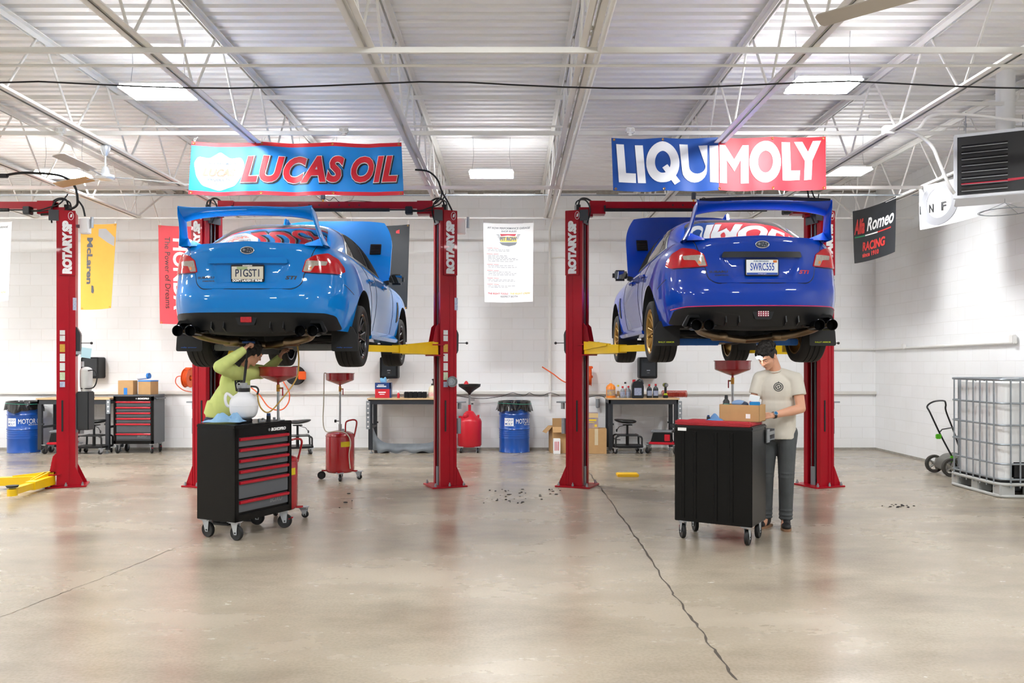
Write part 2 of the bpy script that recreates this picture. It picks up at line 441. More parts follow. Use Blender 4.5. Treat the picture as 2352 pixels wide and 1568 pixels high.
# conduit on the joist next to the middle bay
mb = MB(); xx = JX[6]+.09
mb.cyl((xx, YF, ZB-.02), (xx, 14.2, ZB-.02), .022, seg=10); mb.tube(curve([(xx, 14.2, ZB-.02), (xx, 14.7, ZB-.05), (xx+.02, YB-.06, ZB-.35), (xx+.02, YB-.06, ZB-.6)], 5), .022)
mb.cyl((xx+.02, YB-.06, ZB-.55), (xx+.02, YB-.06, .75), .026, seg=12)
for zz in (1.4, 2.3, 3.1): mb.cyl((xx+.02, YB-.06, zz-.03), (xx+.02, YB-.06, zz+.03), .034, seg=12)
tag(mb.build('conduit', whitepaint), 'white pipe running down the back wall beside the rules poster', 'pipe')
mb = MB(); mb.tube(curve([(xx+.05, YB-.036, 3.55), (xx+.28, YB-.03, 3.56), (xx+.42, YB-.03, 3.46), (xx+.46, YB-.03, 3.25), (xx+.46, YB-.03, 1.45)], 6), .013)
mb.box((xx+.46, YB-.034, 1.38), (.1, .06, .13), bev=.01)
tag(mb.build('conduit', whitepaint), 'thin grey conduit bending down to a wall outlet behind the red post', 'conduit')
# wall pipes on the right hand corner
zp = EYE+(HOR-802)/F*YB
mb = MB(); mb.cyl((4.0, YB-.03, zp), (XR-.04, YB-.03, zp), .02, seg=8); mb.cyl((XR-.04, YB-.03, zp), (XR-.04, 10.9, zp+.02), .02, seg=8)
mb.box((XR-.05, 14.0, zp+.03), (.05, .09, .09), bev=.01); mb.box((XR-.05, 10.95, zp+.06), (.06, .1, .12), bev=.01)
tag(mb.build('wall_conduit', whitepaint), 'white surface conduit turning the corner on to the side wall', 'conduit')
bar('wall_conduit', (-9.5, YB-.03, EYE+(HOR-898)/F*YB), (1.5, YB-.03, EYE+(HOR-898)/F*YB), .012, 'thin white conduit along the back wall just above the ledge', 'conduit')
# black cable swagging across
pts = []
for k in range(40):
    x = -9+16*k/39; pts.append((x, 7.05, 4.015-.045*abs(sin((x+.6)*pi/1.72/2))-.01*sin(x*1.7)))
tag(MB().tube(pts, .007, 6).build('cable', rubber), 'black cable swagging across the whole roof below the joists', 'cable')

# ---------------------------------------------------------------- ceiling lights
def lightmat():
    m, nt, b = node_mat('lamp_diffuser')
    b.inputs['Base Color'].default_value = (1, 1, 1, 1); b.inputs['Emission Color'].default_value = (.955, .982, 1, 1); b.inputs['Emission Strength'].default_value = PANEL_POWER
    return m
lampm = lightmat()
def make_panel():
    o = thing('panel_light', (0, 0, 0), 'x', 'ceiling light', group='ceiling panel lights')
    mb = MB(); mb.bb((-.30, -.19, .0), (.30, .19, .03)); mb.bb((-.25, -.12, .03), (.25, .12, .07)); mb.build('housing', white, o, smooth=0)
    MB().bb((-.31, -.20, -.010), (.31, .20, .001), bev=.003).build('diffuser', lampm, o, smooth=0)
    for sx in (-.28, .28): MB().tube([(sx, 0, .03), (sx*.9, 0, .28), (sx*.95, 0, .54)], .003, 5).build('hanger', steel, o)
    return o
p0 = make_panel()
for k, (x, y, lb) in enumerate(((-3.5, 8.1, 'bright square panel light above the light blue car'), (3.0, 7.9, 'bright square panel light above the dark blue car'), (-.29, 11.6, 'square panel light in the middle, between the two banners'),
      (-6.35, 11.6, 'square panel light behind the fan blades'), (4.65, 11.45, 'square panel light half hidden by the red banner end'), (-.3, 4.2, 'panel light in the roof bay over the middle of the aisle'),
      (-6.35, 4.2, 'panel light in the nearer bay by the far side'), (4.65, 4.2, 'panel light in the nearer bay by the side wall'), (-3.5, .8, 'panel light over the entrance, car side'), (3.0, .8, 'panel light over the entrance, wall side'), (-9.5, 8.1, 'panel light over the empty far bay'), (-9.5, .8, 'panel light over the entrance of the far bay'), (-12, 11.6, 'unseen panel light added at the far end of the empty bay for more floor bounce'), (-2.75, 11.6, 'unseen panel light added behind the blue banner to brighten the back wall'), (-8.6, 11.6, 'unseen panel light added just outside the picture over the empty lift to brighten the wall'), (-8.6, 10.0, 'second unseen panel light added over the empty lift, nearer'), (-9.5, 6.2, 'unseen panel light added in the empty far bay, nearer still'))):  # from the far-end lamp on, all are unseen extras added to brighten the room
    o = p0 if k == 0 else copy_tree(p0)
    o.location = (x, y, 4.27); o['label'] = lb

# ---------------------------------------------------------------- floor marks
crk = mat('dark_crack', '4b4238', .9, var=.2)
def crack(name, pts, w_, lb):
    mb = MB(); P = []
    for a, b in zip(pts, pts[1:]):
        for k in range(14): P.append(V(a).lerp(V(b), k/14)+V((random.uniform(-.012, .012), random.uniform(-.02, .02), 0)))
    a_ = []; b_ = []
    for i in range(len(P)):
        d = (P[min(i+1, len(P)-1)]-P[max(i-1, 0)]).normalized(); n = V((d.y, -d.x, 0))*w_*random.uniform(.4, 1.3)
        a_.append(mb.v((P[i].x+n.x, P[i].y+n.y, .001))); b_.append(mb.v((P[i].x-n.x, P[i].y-n.y, .001)))
    for i in range(len(P)-1): mb.f([a_[i], a_[i+1], b_[i+1], b_[i]])
    return struct(mb.build(name, crk, smooth=0))
def fl(px, py): d = EYE*F/(py-HOR); return V(((px-1176)/F*d, d, 0))
crack('floor_crack', [fl(1348, 1078), fl(1385, 1128), fl(1455, 1225), fl(1530, 1340), fl(1610, 1450), fl(1700, 1575)], .008, '')
crack('floor_crack', [fl(450, 1236), fl(330, 1290), fl(160, 1355), fl(-60, 1440)], .003, '')
grit = mat('dark_grit', '241f1c', .8)
mb = MB()
for cx, cy, n, sx, sy in ((1180, 1140, 34, 70, 16), (1265, 1128, 8, 30, 8), (2060, 1162, 22, 28, 4), (790, 1140, 6, 60, 30)):
    for _ in range(n):
        p = fl(random.gauss(cx, sx*.55), cy+random.uniform(-1, 1)*sy); r = random.uniform(.004, .016)
        mb.ell((p.x, p.y, r*.3), (r*random.uniform(.7, 1.8), r, r*.5), seg=7, rings=5)
tag(mb.build('grit', grit), 'dark specks of dirt scattered on the concrete floor', 'dirt', kind='stuff')
# ================================================================ the two sedans on the lifts
NS = 3.3
WZ = [(.1, .79), (.2, .825), (.3, .855), (.42, .876), (.58, .886), (.74, .886), (.88, .868), (.98, .84), (1.08, .79)]
LR = [(.1, .90), (.2, .95), (.27, .985), (.36, 1.03), (.46, 1.055), (.56, 1.052), (.62, 1.03), (.66, 1.008), (.78, .985), (.92, .985), (1.0, .995), (1.08, .985)]
LF = [(.1, .78), (.3, .88), (.5, .9), (.7, .86), (.8, .8)]
ZTT = [(-1.05, 1.06), (-.4, 1.06), (.3, 1.04), (1.0, .99), (2.1, .955), (2.65, .93), (3.1, .85), (3.55, .74)]
def zt(y): return sitp(ZTT, y)
def zb(y): return itp([(-1.05, .27), (-.8, .25), (-.3, .24), (.4, .2), (2.2, .19), (3, .22), (3.6, .25)], y)
def flare(y, z):
    k = exp(-((z-.55)/.27)**2)
    return k*(.024*exp(-(y/.44)**2)+.022*exp(-((y-2.65)/.44)**2)) - .02*exp(-((y-1.3)/.75)**4)*max(0, min(1, (.62-z)/.25))
def Wd(y, z):
    t = max(0, (z-(zt(y)-.13))/.13)
    return sitp(WZ, z+.12*max(0, min(1, (y-1.5)/2)))+flare(y, z)-.045*t*t
def Lr(z): return sitp(LR, z)
def rear_y(x, z):
    y = -.9
    for _ in range(3):
        q = min(.9995, abs(x)/Wd(y, z)); y = -Lr(z)*(1-q**NS)**(1/NS)
    return y
def rear_p(x, z): return V((x, rear_y(x, z), z))
def side_x(y, z):
    W_ = Wd(y, z)
    if y < 0: return W_*max(0, 1-(min(.999, -y/Lr(z)))**NS)**(1/NS)
    if y > 2.65: return W_*max(0, 1-(min(.999, (y-2.65)/sitp(LF, z)))**NS)**(1/NS)
    return W_
def side_p(sg): return lambda y, z: V((sg*side_x(y, z), y, z))
# cabin
ZR = [(-.60, 1.06), (-.50, 1.085), (-.40, 1.138), (-.2, 1.258), (0, 1.370), (.13, 1.420), (.3, 1.447), (.55, 1.46), (.9, 1.463), (1.2, 1.435), (1.45, 1.365), (1.75, 1.2), (2.12, .985)]
ZBL = [(-.60, 1.05), (0, 1.03), (1, .98), (2.12, .945)]
WB = [(-.60, .62), (-.3, .70), (0, .755), (.6, .79), (1.3, .785), (2.12, .72)]
MS, TILT = 4.2, .40
def cab(y): return sitp(ZR, y), itp(ZBL, y), sitp(WB, y)
def cab_x(y, z):
    r, b, w_ = cab(y); s = max(0, min(1, (z-b)/max(.01, r-b)))
    return (w_-TILT*(z-b))*(1-s**MS)**(1/MS)
def cab_side(sg): return lambda y, z: V((sg*cab_x(y, z), y, z))
def cab_top(x, y):
    r, b, w_ = cab(y); lo, hi = b, r
    for _ in range(24):
        m_ = (lo+hi)/2
        if cab_x(y, m_) > abs(x): lo = m_
        else: hi = m_
    return V((x, y, lo))
def unit_arc(n_):
    """arc-length spaced samples of the superellipse quarter, from the middle of the end to the side"""
    D = [(sin(a)**(2/NS), cos(a)**(2/NS)) for a in [pi/2*i/4000 for i in range(4001)]]
    L_ = [0]
    for p, q in zip(D, D[1:]): L_.append(L_[-1]+sqrt((p[0]-q[0])**2*.78+(p[1]-q[1])**2*1.08))
    out = []; i = 0
    for k in range(n_+1):
        t = L_[-1]*k/n_
        while i < 4000 and L_[i] < t: i += 1
        out.append(D[i])
    return out
AR = .375
def body_bm(mb):
    per = []
    ua = unit_arc(58)
    for xu, yu in ua: per.append((xu, -yu*1.04, 'r', yu))
    for k in range(1, 100): per.append((1, 2.65*k/100, 's', 0))
    for xu, yu in unit_arc(26)[::-1]: per.append((xu, 2.65+.88*yu, 'f', yu))
    NV = 34
    for sg in (1, -1):
        g = []
        for xu, yn, rg, yu in per:
            col = []
            for j in range(NV+1):
                z0, z1 = zb(yn), zt(yn); z = z0+(z1-z0)*j/NV
                y = -Lr(z)*yu if rg == 'r' else (2.65+sitp(LF, z)*yu if rg == 'f' else yn)
                inside = False
                if xu > .7:
                    for cy in (0, 2.65):
                        dx, dz = y-cy, z-.325; r = sqrt(dx*dx+dz*dz)
                        if abs(r-AR) < .022 and r > 0: y, z = cy+dx*AR/r, .325+dz*AR/r
                        elif r < AR: inside = True
                    x = side_x(y, z) if rg != 's' else Wd(y, z)
                else: x = Wd(y, z)*xu
                col.append((mb.v((sg*x, y, z)), inside))
            g.append(col)
        for i in range(len(g)-1):
            for j in range(NV):
                q = [g[i][j], g[i+1][j], g[i+1][j+1], g[i][j+1]]
                if any(t[1] for t in q): continue
                if all(abs(t[0].co.x) < .44 and t[0].co.y < -.8 and .66 < t[0].co.z < .915 for t in q): continue
                mb.f([t[0] for t in q])
        # deck / bonnet aperture closing panel
        for i in range(len(g)-1):
            A, B = g[i][NV][0].co, g[i+1][NV][0].co
            if A.y > 2.1: continue
            prev = None
            for k in range(9):
                t = 1-k/8; row = []
                for c in (A, B):
                    row.append(mb.v((c.x*t, c.y, c.z+.018*(1-t*t)*(1 if c.y < .2 else 0))))
                if prev: mb.f([prev[0], prev[1], row[1], row[0]])
                prev = row
def seam(mb, pts, fn, r=.0035, n=8):
    P = []
    for a, b in zip(pts, pts[1:]):
        for k in range(n): P.append(fn(lerp(a[0], b[0], k/n), lerp(a[1], b[1], k/n)))
    P.append(fn(*pts[-1])); mb.tube(P, r, 5)
glass = mat('dark_car_glass', '0a0d10', .02, coat=1, var=0, spec=.9, ior=1.9)
cabin_dark = mat('dark_cabin', '0b0d11', .8, var=.02, spec=.1)  # dark sheet in the open windows, painting the shaded cabin behind them
lensred = mat('red_lens', 'c2000f', .1, coat=.35, var=.15, vs_=40, spec=.3)
lensclr = mat('clear_lens', 'b8aea2', .12, coat=1, var=.25, vs_=45)
amber = mat('amber_lens', 'd9782c', .2, coat=.5)
exh = mat('heat_tinted_exhaust', '9a8468', .28, metal=.9, var=.25, vs_=7)
exhd = mat('black_chrome_tip', '2a2a2c', .2, metal=.9, var=.05)
pipein = mat('bore_black', '080808', .9, var=0)  # flat near-black for the exhaust bores and tool holder openings
under = mat('dark_underbody', '1d1e20', .75, var=.2)
subf = mat('grey_crossmember', '8d8f8e', .5, metal=.3, var=.15)
tyre = mat('tyre_rubber', '201f1e', .8, var=.12, vs_=25, bump=.15, bs=80)

def make_wheel(parent, name, loc, rimm, sg, first=None):
    if first is not None:
        c = copy_tree(first, parent=parent); c.location = loc; c.rotation_euler = (0, 0, 0 if sg > 0 else pi); return c
    w_ = bpy.data.objects.new(name, None); COL.objects.link(w_); w_.parent = parent; w_.location = loc
    w_.rotation_euler = (0, 0, 0 if sg > 0 else pi)
    P = [(.234, -.112), (.262, -.126), (.295, -.126), (.314, -.116), (.322, -.098)]
    for gx in (-.05, .0, .05): P += [(.326, gx-.006), (.318, gx-.005), (.318, gx+.005), (.326, gx+.006)]
    P += [(.322, .098), (.314, .116), (.295, .126), (.262, .126), (.234, .112)]
    mb = MB(); mb.lathe(P, seg=64, axis='x'); mb.build('tire', tyre, w_, smooth=50)
    mb = MB()
    mb.lathe([(.222, -.112), (.236, -.115), (.238, -.105), (.214, -.09), (.205, 0), (.214, .085), (.229, .1), (.238, .108), (.236, .116), (.222, .112), (.212, .095)], seg=56, axis='x')
    mb.lathe([(0, .075), (.03, .078), (.034, .07), (.072, .066), (.078, .05), (.078, .02), (0, .02)], seg=30, axis='x')
    for k in range(6):
        for s_ in (-1, 1):
            a = 2*pi*k/6; b = a+s_*.22
            p0 = V((.062, .055*cos(a+s_*.16), .055*sin(a+s_*.16))); p1 = V((.075, .135*cos(a+s_*.17), .135*sin(a+s_*.17))); p2 = V((.095, .217*cos(b), .217*sin(b)))
            mb.tube([p0, p1, p2], [.017, .0125, .0115], 8)
    mb.build('rim', rimm, w_, smooth=45)
    mb = MB(); mb.lathe([(0, -.02), (.165, -.02), (.165, .0), (0, .0)], seg=36, axis='x'); mb.build('brake_disc', steel, w_)
    mb = MB()
    for k in range(5): mb.cyl((.066, .045*cos(k*1.257), .045*sin(k*1.257)), (.085, .045*cos(k*1.257), .045*sin(k*1.257)), .008, seg=6)
    mb.build('lug_nut', exhd, w_)
    return w_

def build_car(name, loc, rz, label, paint, rimm, o):
    car = thing(name, loc, label, 'car', rz)
    mb = MB(); body_bm(mb); mb.build('body', paint, car, weld=.0004, smooth=35)
    # cabin shell
    mb = MB(); NY, NA = 70, 44
    def cf(u, w_):
        y = -.60+2.72*u; r, b, wd = cab(y); a = pi*w_; c_, s_ = cos(a), sin(a)
        z = b+(r-b)*abs(s_)**(2/MS); x = (wd-TILT*(z-b))*abs(c_)**(2/MS)*(1 if c_ > 0 else -1)
        return (x, y, z)
    mb.grid(cf, NY, NA); mb.build('cabin', paint, car, smooth=50)
    mb = MB(); patch(mb, rpoly([(-.60, -.45), (.60, -.45), (.50, .07), (-.50, .07)], [.05, .05, .1, .1]), cab_top, .005, .01, .04, V((0, -.5, 1))); mb.build('rear_window', glass, car)
    mb = MB(); patch(mb, rpoly([(-.6, 1.98), (.6, 1.98), (.5, 1.46), (-.5, 1.46)], .04), cab_top, .005, .01, .05, V((0, .5, 1))); mb.build('windshield', glass, car)
    for sg in (1, -1):
        fr = V((sg, 0, .2))
        mb = MB(); patch(mb, rpoly([(-.12, 1.075), (.05, 1.225), (.24, 1.335), (.45, 1.375), (.85, 1.39), (1.15, 1.365), (1.42, 1.275), (1.9, 1.0), (1.93, .975), (.9, 1.0), (0, 1.045)], .03), cab_side(sg), .0025, .008, .05, fr); mb.build('window_trim', ink, car)
        for nm, pl in (('rear_quarter_window', [(-.06, 1.075), (.06, 1.19), (.11, 1.215), (.12, 1.065)]), ('side_window', [(.15, 1.065), (.13, 1.245), (.25, 1.325), (.45, 1.355), (.74, 1.37), (.72, 1.03)]), ('side_window', [(.79, 1.025), (.81, 1.37), (1.13, 1.345), (1.38, 1.265), (1.76, 1.05), (1.78, 1.0)])):
            mb = MB(); patch(mb, rpoly(pl, .02), cab_side(sg), .006, .006, .05, fr); mb.build(nm, cabin_dark if nm == 'side_window' and (not o['gold'] or pl[0][0] > .7) else glass, car)
        mb = MB(); f = side_p(sg)
        seam(mb, [(.02, 1.03), (.34, .86), (.42, .66), (.5, .42), (.62, .27)], f); seam(mb, [(.76, .985), (.77, .7), (.74, .3)], f); seam(mb, [(1.86, .95), (1.9, .7), (1.84, .3)], f); seam(mb, [(.62, .27), (1.84, .27)], f)
        seam(mb, [(-.62, .7), (-.42, .62)], f)
        mb.build('door_seam', ink, car)
        for y0 in (.42, 1.28):
            mb = MB(); P = [f(y0-.11+.22*k/6, .84) for k in range(7)]; P = [p+V((sg*(.012+.022*sin(pi*k/6)), 0, 0)) for k, p in enumerate(P)]
            mb.tube(P, .013, 8, flat=1.0); mb.ell(f(y0, .83)+V((sg*.002, 0, 0)), (.006, .06, .03), seg=12, rings=8); mb.build('door_handle', paint, car)
        # fender vent, side skirt, mirror
        mb = MB(); patch(mb, rpoly([(2.12, .46), (2.2, .74), (2.27, .74), (2.25, .5)], .02), f, .006, .01, .05, fr); mb.build('fender_vent', blkpl, car)
        mb = MB(); mb.prism([(sg*.78, .18), (sg*.895, .2), (sg*.9, .24), (sg*.84, .3), (sg*.78, .3)], .42, 2.24, 'xz', bev=.006); mb.build('side_skirt', paint, car)
        mb = MB(); mb.box((sg*.955, 1.78, .995), (.19, .13, .135), bev=.04, seg=4); mb.prism([(sg*.86, .99), (sg*.86, .93), (sg*.79, .93), (sg*.76, .97)], 1.76, 1.83, 'xz', bev=.008)
        mi = mb.build('mirror', ink, car); MB().box((sg*.955, 1.712, .995), (.155, .01, .098), bev=.004).build('mirror_glass', glass, mi)
        # tail lamp: red body, clear insert
        T = [(.495, .79), (.525, .905), (.60, .958), (.70, .985), (.775, .94), (.815, .87), (.825, .825), (.79, .795), (.63, .788)]
        C = [(.505, .797), (.532, .903), (.70, .905), (.69, .865), (.60, .855), (.568, .797)]
        rf = lambda x, z: rear_p(x, z)
        mb = MB(); patch(mb, rpoly([(sg*a, b) for a, b in T], .012), rf, .012, .04, .025, V((sg*.5, -1, 0))); tl = mb.build('tail_light', lensred, car)
        mb = MB(); patch(mb, rpoly([(sg*a, b) for a, b in C], .008), rf, .0145, .006, .025, V((0, -1, 0))); mb.build('reversing_lens', lensclr, tl)
        mb = MB(); patch(mb, [(sg*.55, .815), (sg*.555, .845), (sg*.58, .845), (sg*.575, .815)], rf, .0155, .004, .03, V((0, -1, 0))); mb.build('indicator_lens', amber, tl)
        mb = MB(); seam(mb, [(sg*.49, .785), (sg*.63, .782), (sg*.79, .788)], lambda x, z: rear_p(x, z)+V((0, -.001, 0)), .003); mb.build('bumper_seam', ink, car)
        # arch liner, mud flaps
        for cy in (0, 2.65):
            mb = MB(); mb.lathe([(AR, 0), (AR, .40)], (.5 if sg > 0 else -.90, cy, .325), 30, 'x', -.25, pi+.25); mb.lathe([(AR, 0), (.02, 0)], (sg*.5, cy, .325), 30, 'x', -.25, pi+.25)
            mb.build('wheel_arch_liner', under, car, weld=.001)
        for y0, xa in ((-.43, .655), (2.2, .68)):
            mb = MB(); mb.prism(rpoly([(sg*xa, .05), (sg*.925, .05), (sg*.915, .2), (sg*.87, .3), (sg*xa, .3)], .025), y0-.004, y0+.004, 'xz')
            mf = mb.build('mud_flap', rubber, car)
            if y0 < 0: text('RALLY ARMOR' if o['gold'] else 'rally armor', .02, o['flap'], mf, (sg*.79, y0-.006, .088), fit=(.16, .014), bold=.0005)
    # trunk lid with plate recess
    LID = [(-.605, 1.05), (.605, 1.05), (.565, .92), (.515, .785), (.495, .68), (.43, .628), (-.43, .628), (-.495, .68), (-.515, .785), (-.565, .92)]
    lidr = rpoly(LID, [.03, .03, .03, .03, .05, .06, .06, .05, .03, .03])
    ol = rpoly([(x*1.008, z-.004*(z < .9)) for x, z in LID[2:]+LID[:0]], [0, .03, .05, .06, .06, .05, .03, 0]); ol = [(.61, 1.045)]+ol+[(-.61, 1.045)]
    mb = MB(); seam(mb, ol, rear_p, .0042, 3); mb.build('trunk_seam', ink, car)
    def rec(x, z):
        hw = .27+.1*max(0, (z-.66)/.2); e = min((hw-abs(x))/.02, (z-.665)/.02, (.895-z)/.012)
        return -.02*max(0, min(1, e))
    mb = MB(); patch(mb, lidr, rear_p, .004, .014, .02, offn=rec); lid = mb.build('trunk_lid', paint, car, smooth=60)
    mb = MB(); patch(mb, rpoly([(-.375, .87), (-.36, .925), (.36, .925), (.375, .87)], .015), rear_p, .022, .05, .04); mb.build('garnish_bar', o['garn'], car, smooth=50)
    # emblem: oval with six stars
    ye = rear_y(0, .99)-.006; em = bpy.data.objects.new('emblem', None); COL.objects.link(em); em.parent = car; em.location = (0, ye, .99)
    mb = MB(); mb.prism([(.062*cos(2*pi*k/40), .032*sin(2*pi*k/40)) for k in range(40)], -.004, .004, 'xz'); mb.build('emblem_field', mat('emblem_dark', '2b3442', .25, coat=.6), em)
    mb = MB(); mb.tube([(.0625*cos(2*pi*k/48), -.004, .0325*sin(2*pi*k/48)) for k in range(48)], .0035, 6, closed=True)
    for sx, sz, r in ((-.03, .004, .022), (.008, .013, .010), (.034, .010, .010), (.002, -.009, .010), (.022, -.013, .010), (.043, -.008, .010)):
        mb.prism([(sx+(r if k % 2 == 0 else r*.28)*cos(pi*k/4)*(1 if k % 4 == 0 else 1), sz+(r if k % 2 == 0 else r*.28)*sin(pi*k/4)*.75) for k in range(8)], -.007, -.003, 'xz')
    mb.build('emblem_stars', chrome, em)
    # badges
    yb = rear_y(.4, .73)-.007
    def lay(ob):   # bend flat lettering onto the lid
        me = ob.data; L = ob.matrix_basis
        for v_ in me.vertices:
            p = L @ v_.co; q = rear_y(p.x, p.z)-.0045-(.002 if v_.co.z > 0 else 0); v_.co = L.inverted() @ V((p.x, q, p.z))
    lay(text('SUBARU', .04, ink, car, (-.405, yb, .737), name='badge', fit=(.17, .021), bold=.001))
    lay(text('UNLIMITED' if 0 else 'SYMMETRICAL', .02, ink, car, (-.375, yb, .703), name='badge', fit=(.125, .011), bold=.0008))
    bd = text('STI', .06, o['sti'], car, (.405, yb, .735), name='badge', fit=(.105, .036), bold=.002, shear=.25); lay(bd)
    # licence plate
    yp = -.995; pl = bpy.data.objects.new('license_plate', None); COL.objects.link(pl); pl.parent = car; pl.location = (0, yp, .775)
    MB().box((0, .004, 0), (.318, .012, .162), bev=.006).build('plate_frame', ink, pl)
    MB().box((0, -.004, .004 if not o['gold'] else 0), (.298, .006, .142 if o['gold'] else .118), bev=.002).build('plate_sheet', o['plate'], pl)
    text(o['reg'], .085, o['regc'], pl, (0, -.0085, .006 if o['gold'] else .002), fit=(.225, .072), bold=.001)
    if o['gold']:
        MB().box((0, -.0078, -.06), (.29, .001, .02)).build('plate_band', mat('plate_blue', '1f4fae', .4), pl)
        text('michigan.gov', .02, white, pl, (0, -.009, -.06), fit=(.08, .01)); text('PURE MICHIGAN', .02, mat('plate_ink', '2e5f9a', .4), pl, (-.01, -.0085, .057), fit=(.14, .014))
        MB().box((.12, -.0082, .055), (.035, .002, .022)).build('registration_sticker', amber, pl)
    else:
        text("DON'T LAUGH IT RUNS", .02, white, pl, (0, -.0065, -.068), fit=(.28, .024), bold=.0012); text('HOONIGAN', .02, white, pl, (0, -.0065, .071), fit=(.09, .013), bold=.0008)
        MB().box((-.05, -.0075, .045), (.1, .001, .03)).build('registration_sticker', mat('plate_green', '9fb083', .5), pl)
    # bumper valance
    VA = [(-.775, .385), (-.7, .405), (.7, .405), (.775, .385), (.80, .26), (.74, .245), (.40, .245), (.36, .225), (-.36, .225), (-.40, .245), (-.74, .245), (-.80, .26)]
    mb = MB(); patch(mb, rpoly(VA, .025), rear_p, .005, .03, .04); va = mb.build('rear_valance', blkpl, car, smooth=50)
    mb = MB()
    for x in (-.34, -.22, .22, .34):
        y0 = rear_y(x, .3); mb.prism([(y0-.004, .36), (y0-.035, .26), (y0+.06, .215), (y0+.02, .3)], x-.006, x+.006, 'yz')
    mb.build('diffuser_fin', blkpl, va)
    mb = MB(); y0 = rear_y(0, .34); mb.prism(rpoly([(-.115, .395), (.115, .395), (.075, .285), (-.075, .285)], .015), y0-.012, y0+.03, 'xz', bev=.004); mb.build('fog_light_surround', blkpl, va)
    mb = MB(); mb.box((0, y0-.012, .338), (.115, .012, .062), bev=.006); fg = mb.build('rear_fog_light', o['fog'], va)
    if o['gold']:
        mb = MB()
        for i in range(5):
            for j in range(3): mb.ell((-.044+.022*i, y0-.018, .32+.018*j), (.006, .003, .006), seg=10, rings=6)
        mb.build('fog_light_bulb', white, fg)
        mb = MB(); P = [rear_p(x, .412+(.0 if abs(x) < .7 else -.02*(abs(x)-.7)/.1))+V((0, -.004, 0)) for x in [-.8+.04*k for k in range(41)]]; mb.tube(P, .0045, 6); mb.build('pinstripe', mat('pink_tape', 'd62a5e', .4), car)
    for sg in (1, -1):
        mb = MB(); y0 = rear_y(.57, .3)
        po = rpoly([(sg*.405, .225), (sg*.435, .33), (sg*.68, .335), (sg*.735, .225)], .02); pi_ = rpoly([(sg*.435, .215), (sg*.455, .305), (sg*.665, .31), (sg*.70, .215)], .02)
        A = [mb.v((p[0], y0-.018, p[1])) for p in po]; B = [mb.v((p[0], y0-.012, p[1])) for p in pi_]; C_ = [mb.v((p[0], y0+.12, p[1])) for p in pi_]; D = [mb.v((p[0], y0+.03, p[1])) for p in po]
        for i in range(len(A)):
            j = (i+1) % len(A); mb.f([A[i], A[j], B[j], B[i]]); mb.f([B[i], B[j], C_[j], C_[i]]); mb.f([A[j], A[i], D[i], D[j]])
        mb.f(C_); mb.build('exhaust_surround', blkpl, va)
        for x in (.515, .632):
            x *= sg; z = .232
            mb = MB(); mb.lathe([(.045, .2), (.05, 0), (.053, -.01), (.05, -.014), (.045, -.01), (.043, 0), (.043, .1)], (x, -1.06, z), 28, 'y'); 
            bpy_T = mb.build('exhaust_tip', exhd, car)
            MB().cyl((x, -.98, z), (x, -.979, z), .043, seg=24).build('exhaust_bore', pipein, bpy_T)
    # underside: pan, muffler pipes, crossmember, arms
    mb = MB(); mb.prism([(-.6, .23), (-.5, .27), (.5, .27), (.6, .23), (.5, .24), (-.5, .24)], -.93, -.4, 'xz'); mb.bb((-.78, -.38, .24), (.78, 3.3, .27)); mb.bb((-.45, 1.9, .16), (.45, 3.2, .24)); mb.bb((-.16, .2, .2), (.16, 2, .24))
    mb.ell((0, -.72, .25), (.55, .2, .06)); mb.build('underbody', under, car)
    mb = MB()
    for sg in (1, -1):
        mb.tube(curve([(sg*.57, -.9, .232), (sg*.55, -.78, .20), (sg*.45, -.66, .165), (sg*.2, -.54, .125), (0, -.44, .11)], 6), .037, 14)
        mb.lathe([(.036, -.08), (.046, -.06), (.046, .06), (.036, .08)], (sg*.3, -.58, .142), 16, 'x')
        mb.tube([(sg*.515, -.9, .232), (sg*.63, -.9, .232)], .04, 12)
    mb.tube([(0, -.46, .11), (0, .2, .15), (.05, 1.8, .16)], .035, 12); mb.lathe([(.03, -.25), (.07, -.2), (.07, .2), (.03, .25)], (0, .6, .155), 18, 'y')
    mb.build('exhaust_pipe', exh, car)
    mb = MB(); mb.bb((-.62, -.22, .06), (-.2, -.14, .13), bev=.01); mb.bb((.2, -.22, .06), (.62, -.14, .13), bev=.01); mb.bb((-.25, -.2, .09), (.25, -.15, .15), bev=.01)
    for sg in (1, -1):
        for x in (.3, .42, .55): mb.cyl((sg*x, -.225, .095), (sg*x, -.219, .095), .014, seg=10)
    mb.build('crossmember', o['sub'], car)
    for sg in (1, -1):
        MB().tube([(sg*.2, .1, .15), (sg*.7, 0, .2)], .025, 8).build('lower_arm', under, car); MB().tube([(sg*.2, 2.6, .15), (sg*.7, 2.65, .17)], .03, 8).build('lower_arm', under, car); MB().tube([(sg*.6, -.1, .3), (sg*.62, .02, .55)], .05, 12).build('damper', under, car)
    mb = MB(); mb.cyl((-.6, 0, .2), (.6, 0, .2), .03, seg=12); mb.cyl((-.3, 0, .2), (.3, 0, .2), .09, seg=16); mb.ell((0, 0, .2), (.16, .2, .13)); mb.build('differential', under, car)
    # wheels hang below the body
    fw = None
    for y in (0, 2.65):
        for sg in (1, -1):
            wl = make_wheel(car, 'wheel', (sg*.768, y, o['wz']), rimm, sg, fw); fw = fw or wl
    # rear wing
    mb = MB()
    def wf(u, v_):
        q_ = 2*u-1; x = .628*q_; a = 2*pi*v_; c_, s_ = cos(a), sin(a); e = abs(q_)**5
        zc = 1.325+.03*(1-q_*q_); th = (.014+.010*e)*s_+.004*c_*s_
        drop = .026+.030*e                      # leading edge sits lower, most of all at the ends
        return (x, -.965-.095*c_-.02*e, zc+th+drop*c_+.01*c_*c_)
    mb.grid(wf, 56, 28, cv=True)
